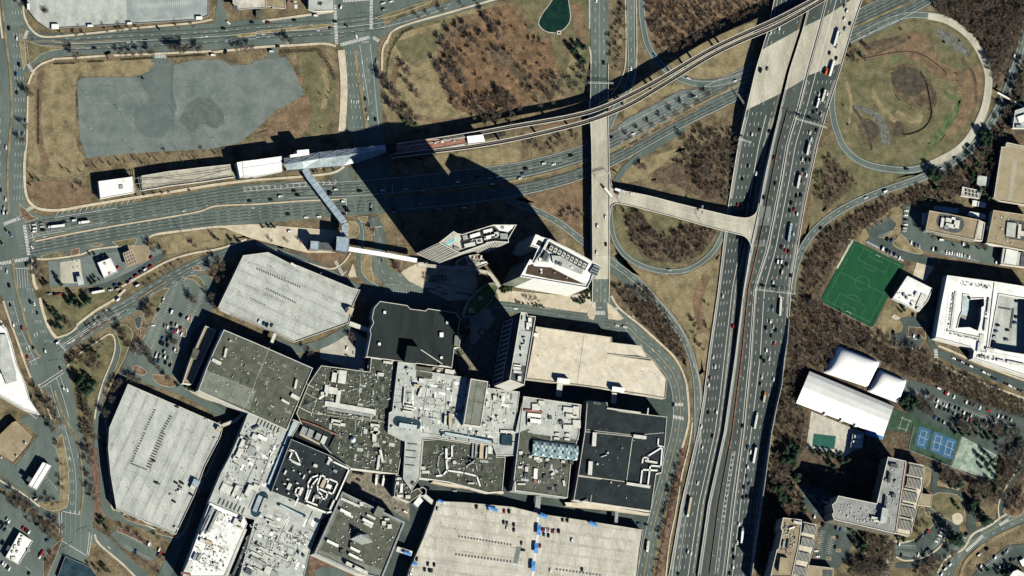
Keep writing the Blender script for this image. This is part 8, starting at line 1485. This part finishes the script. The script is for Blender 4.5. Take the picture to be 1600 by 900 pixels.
cars(12,'in the upper row of the busy right hand lot',68,[(1068,628,'w',-20),(1110,658,'r'),(1125,660,'w'),(1163,680,'w'),(1240,713,'w'),(1265,722,'k'),(1290,735,'g'),(1325,748,'w'),(1380,768,'r',-20,'suv'),(1440,800,'w'),(1465,805,'s'),(1490,812,'k'),(1520,825,'s')]); cars(12,'in the middle rows of the busy right hand lot',68,[(1060,705,'w'),(1052,735,'w'),(1075,748,'k'),(1100,728,'s'),(1115,735,'w'),(1105,758,'k'),(1130,768,'k'),(1140,740,'g'),(1170,748,'k'),(1195,758,'k'),(1165,790,'w'),(1190,800,'k'),(1225,780,'w'),(1245,790,'k'),(1270,797,'s')]); cars(12,'in the lower rows of the busy right hand lot',68,[(1217,805,'d'),(1262,828,'r'),(1245,822,'w'),(1330,860,'w'),(1352,830,'k'),(1397,850,'w'),(1380,880,'k'),(1045,810,'b'),(1070,825,'k'),(1100,840,'s'),(1130,855,'k'),(1370,860,'w'),(1420,880,'w')])
cars(16,'in the shaded lot left of the L shaped block',80,[(310,420,'k'),(330,425,'g'),(355,438,'w',0),(368,445,'w',0),(305,460,'k'),(330,465,'k'),(290,530,'w')]); cars(16,'in the lot beside the tan apartment block',80,[(425,600,'k'),(455,610,'b'),(345,580,'k'),(300,745,'w',0),(310,780,'w',0),(435,660,'k'),(420,720,'k'),(683,865,'b',-20)])
for x,y,c,a in ((1000,620,'r',55),(985,633,'k',55),(965,650,'g',60),(945,665,'k',60),(930,680,'k',65),(1090,605,'w',-25),(1082,628,'w',-25),(1072,648,'w',-25),(1062,668,'s',-25),(1050,685,'w',-20),(820,700,'w',80),(833,770,'k',85),(940,765,'w',75),(970,770,'k',70),(990,745,'g',60),(1000,735,'k',60)):cars(16,'in the curved lot below the terrace wing',a,[(x,y,c)])
cars(16,'on the street at the bottom right',35,[(1240,640,'k',40),(1318,770,'w'),(1137,830,'w',50,'van'),(1107,855,'w',50,'van'),(1085,890,'w',60),(1370,735,'k')]); cars(16,'in the bottom right parking lot',60,[(1420,785,'w'),(1445,850,'w'),(1475,830,'k'),(1520,800,'k'),(1495,745,'s'),(1590,800,'w'),(1330,840,'w'),(1545,800,'g'),(1470,760,'k')])
PARK.build('parked_cars',kind='stuff')
# ---- trucks and buses
def truck(x,y,a,Lm,label,z,body='metal_white',cab='paint_w',c0=1,kd='box',hh=3.6,cat='truck'):
    p=P(x,y,z); o=root({'bus':'bus','tank':'tanker_truck'}.get(kd,'truck'),p,label,cat,'trucks and buses in traffic'); a=math.radians(a); u=Vector((math.cos(a),math.sin(a),0)); w_=2.7
    cl=0 if kd=='bus' else 2.4; g=MB(); c=p-u*(cl/2+.3)*c0
    if kd=='tank':g.beam(c-u*(Lm-cl)/2+Vector((0,0,2.1)),c+u*(Lm-cl)/2+Vector((0,0,2.1)),1.35,body,12); g.face([c-u*(Lm-cl)/2+Vector((0,0,2.1))+Vector((-u.y,u.x,0))*1.3*math.cos(t)+Vector((0,0,1.3*math.sin(t))) for t in [k*.52 for k in range(12)]],body)
    elif kd=='flat':g.box((c.x,c.y,z+1.1),Lm-cl,w_,.3,a,'metal_dark'); g.box((c.x,c.y,z+1.4),(Lm-cl)*.5,2.2,1.2,a,'wall_tan')
    else:g.box((c.x,c.y,z+(.35 if kd=='bus' else 1.1)),Lm-cl,w_,hh-(.35 if kd=='bus' else 1.1),a,body)
    g.build('body' if kd=='bus' else 'trailer',o)
    if cl:g=MB(); c=p+u*(Lm/2-.9)*c0; g.box((c.x,c.y,z+.4),2.6,2.4,2.3,a,cab); g.build('cab',o)
    else:
        for t in (-.25,.1,.3):g=MB(); c=p+u*Lm*t; g.box((c.x,c.y,z+hh),1.8,1.5,.25,a,'metal_grey'); g.build('roof_unit',o)
        g=MB(); g.box((p.x,p.y,z+1.4),Lm*.96,w_+.06,1.0,a,'car_glass'); g.build('windows',o)
    for t in (-.4,-.28,.3) if kd!='flat' else (-.35,.35):
        for s_ in (-1,1):g=MB(); c=p+u*Lm*t*c0+Vector((-u.y,u.x,0))*s_*1.15+Vector((0,0,.5)); n=Vector((-u.y,u.x,0))*.15; g.beam(c-n,c+n,.5,'tyre',8); g.build('wheel',o)
def ft(c,x,y,k=5):q=Z(c,x,y)[0]; return q[0],q[1],math.degrees(math.atan2(24,fe(k,q[1]-12)-fe(k,q[1]+12)))
for c,x,y,L,lb,bm,cab,kd in ((4,425,235,22,'long pale blue trailer truck on the freeway bridge beside the loop ramp','membrane_grey','paint_s','box'),(4,395,430,19,'white trailer truck on the freeway beside the orange cab','metal_white','paint_w','box'),(4,362,448,8,'orange truck cab on the freeway beside a white trailer','paint_o','paint_o','box'),(4,345,600,15,'grey box truck on the freeway above the upper truss gantry','metal_light','paint_w','box'),(4,308,645,12,'rounded white tanker on the freeway above the upper truss gantry','metal_white','paint_w','tank'),(8,250,30,16,'grey trailer truck on the freeway just below the upper truss gantry','metal_light','paint_s','box'),(8,190,230,19,'white trailer truck with a brown cab left of the tan triangle woods','metal_light','paint_d','box'),(8,133,555,23,'long blue grey trailer truck on the freeway opposite the ramp merge','canopy_blue','paint_s','box'),(8,88,795,13,'flatbed truck on the freeway above the lower truss gantry','metal_light','paint_k','flat'),(12,75,115,23,'long white trailer truck on the freeway just below the lower truss gantry','metal_light','paint_w','box'),(11,1575,685,12,'tan and orange box truck on the freeway level with the beige garage','wall_tan','paint_o','box'),(11,1522,830,20,'pale blue trailer truck on the freeway level with the black roofed store','metal_light','paint_s','box'),(15,1515,140,22,'grey trailer truck in the right hand freeway lanes beside the sound wall','membrane_grey','paint_k','box'),(15,1435,650,18,'white trailer truck on the freeway near the bottom beside a red car','metal_white','paint_s','box')):X,Y,A=ft(c,x,y); truck(X,Y,A,L,lb,znb(X,Y)+.12,bm,cab,kd=kd)
X,Y,A=ft(15,1105,470,1); truck(X,Y,A+180,24,'lone trailer truck heading down the leftmost freeway lanes with a white cab',zsb(X,Y)+.12,'wall_tan','paint_w')
q=Z(5,350,515)[0]; truck(q[0],q[1],188,20,'white trailer truck on the boulevard near the west crossing',.4); q=Z(5,522,490)[0]; truck(q[0],q[1],188,13,'white box truck behind the trailer truck on the boulevard',.4); q=Z(9,610,25)[0]; truck(q[0],q[1],12,16,'white trailer parked on the dark drive below the forecourts',.4)
q=Z(7,592,298)[0]; truck(q[0],q[1],-50,17,'long white trailer truck turning on the concrete road bridge',9.1,'metal_white','paint_k',-1); q=Z(7,667,290)[0]; truck(q[0],q[1],-12,11,'white box truck at the left end of the ramp bridge',9.8)
q=Z(15,845,715)[0]; truck(q[0],q[1],83,13,'white city bus on the ring road right of the cream garage',.45,'metal_white',kd='bus',hh=3.2,cat='bus'); q=Z(14,748,300)[0]; truck(q[0],q[1],85,12,'left of two white trailers backed up in the service yard',.4); q=Z(14,792,305)[0]; truck(q[0],q[1],80,12,'right of two white trailers backed up in the service yard',.4)
# a label for every vehicle that no other vehicle shares
ORD=['first','second','third','fourth','fifth','sixth','seventh','eighth','ninth','tenth','eleventh','twelfth','thirteenth','fourteenth']
gr={}
for v in VEH:gr.setdefault((v[1],v[2],v[3]),[]).append(v)
for (cn,kd,zn),L in gr.items():
    hor=max(v[4] for v in L)-min(v[4] for v in L)>max(v[5] for v in L)-min(v[5] for v in L); L.sort(key=lambda v:v[4] if hor else v[5])
    for i,v in enumerate(L):
        v[0]['label']=f'{cn} {kd} {zn}' if len(L)==1 else f'{cn} {kd} {zn}, {ORD[i]} from {"left" if hor else "top"}'
for o in list(bpy.data.objects):
    if '_o' in o: del o['_o']
    if '_h' in o: del o['_h']
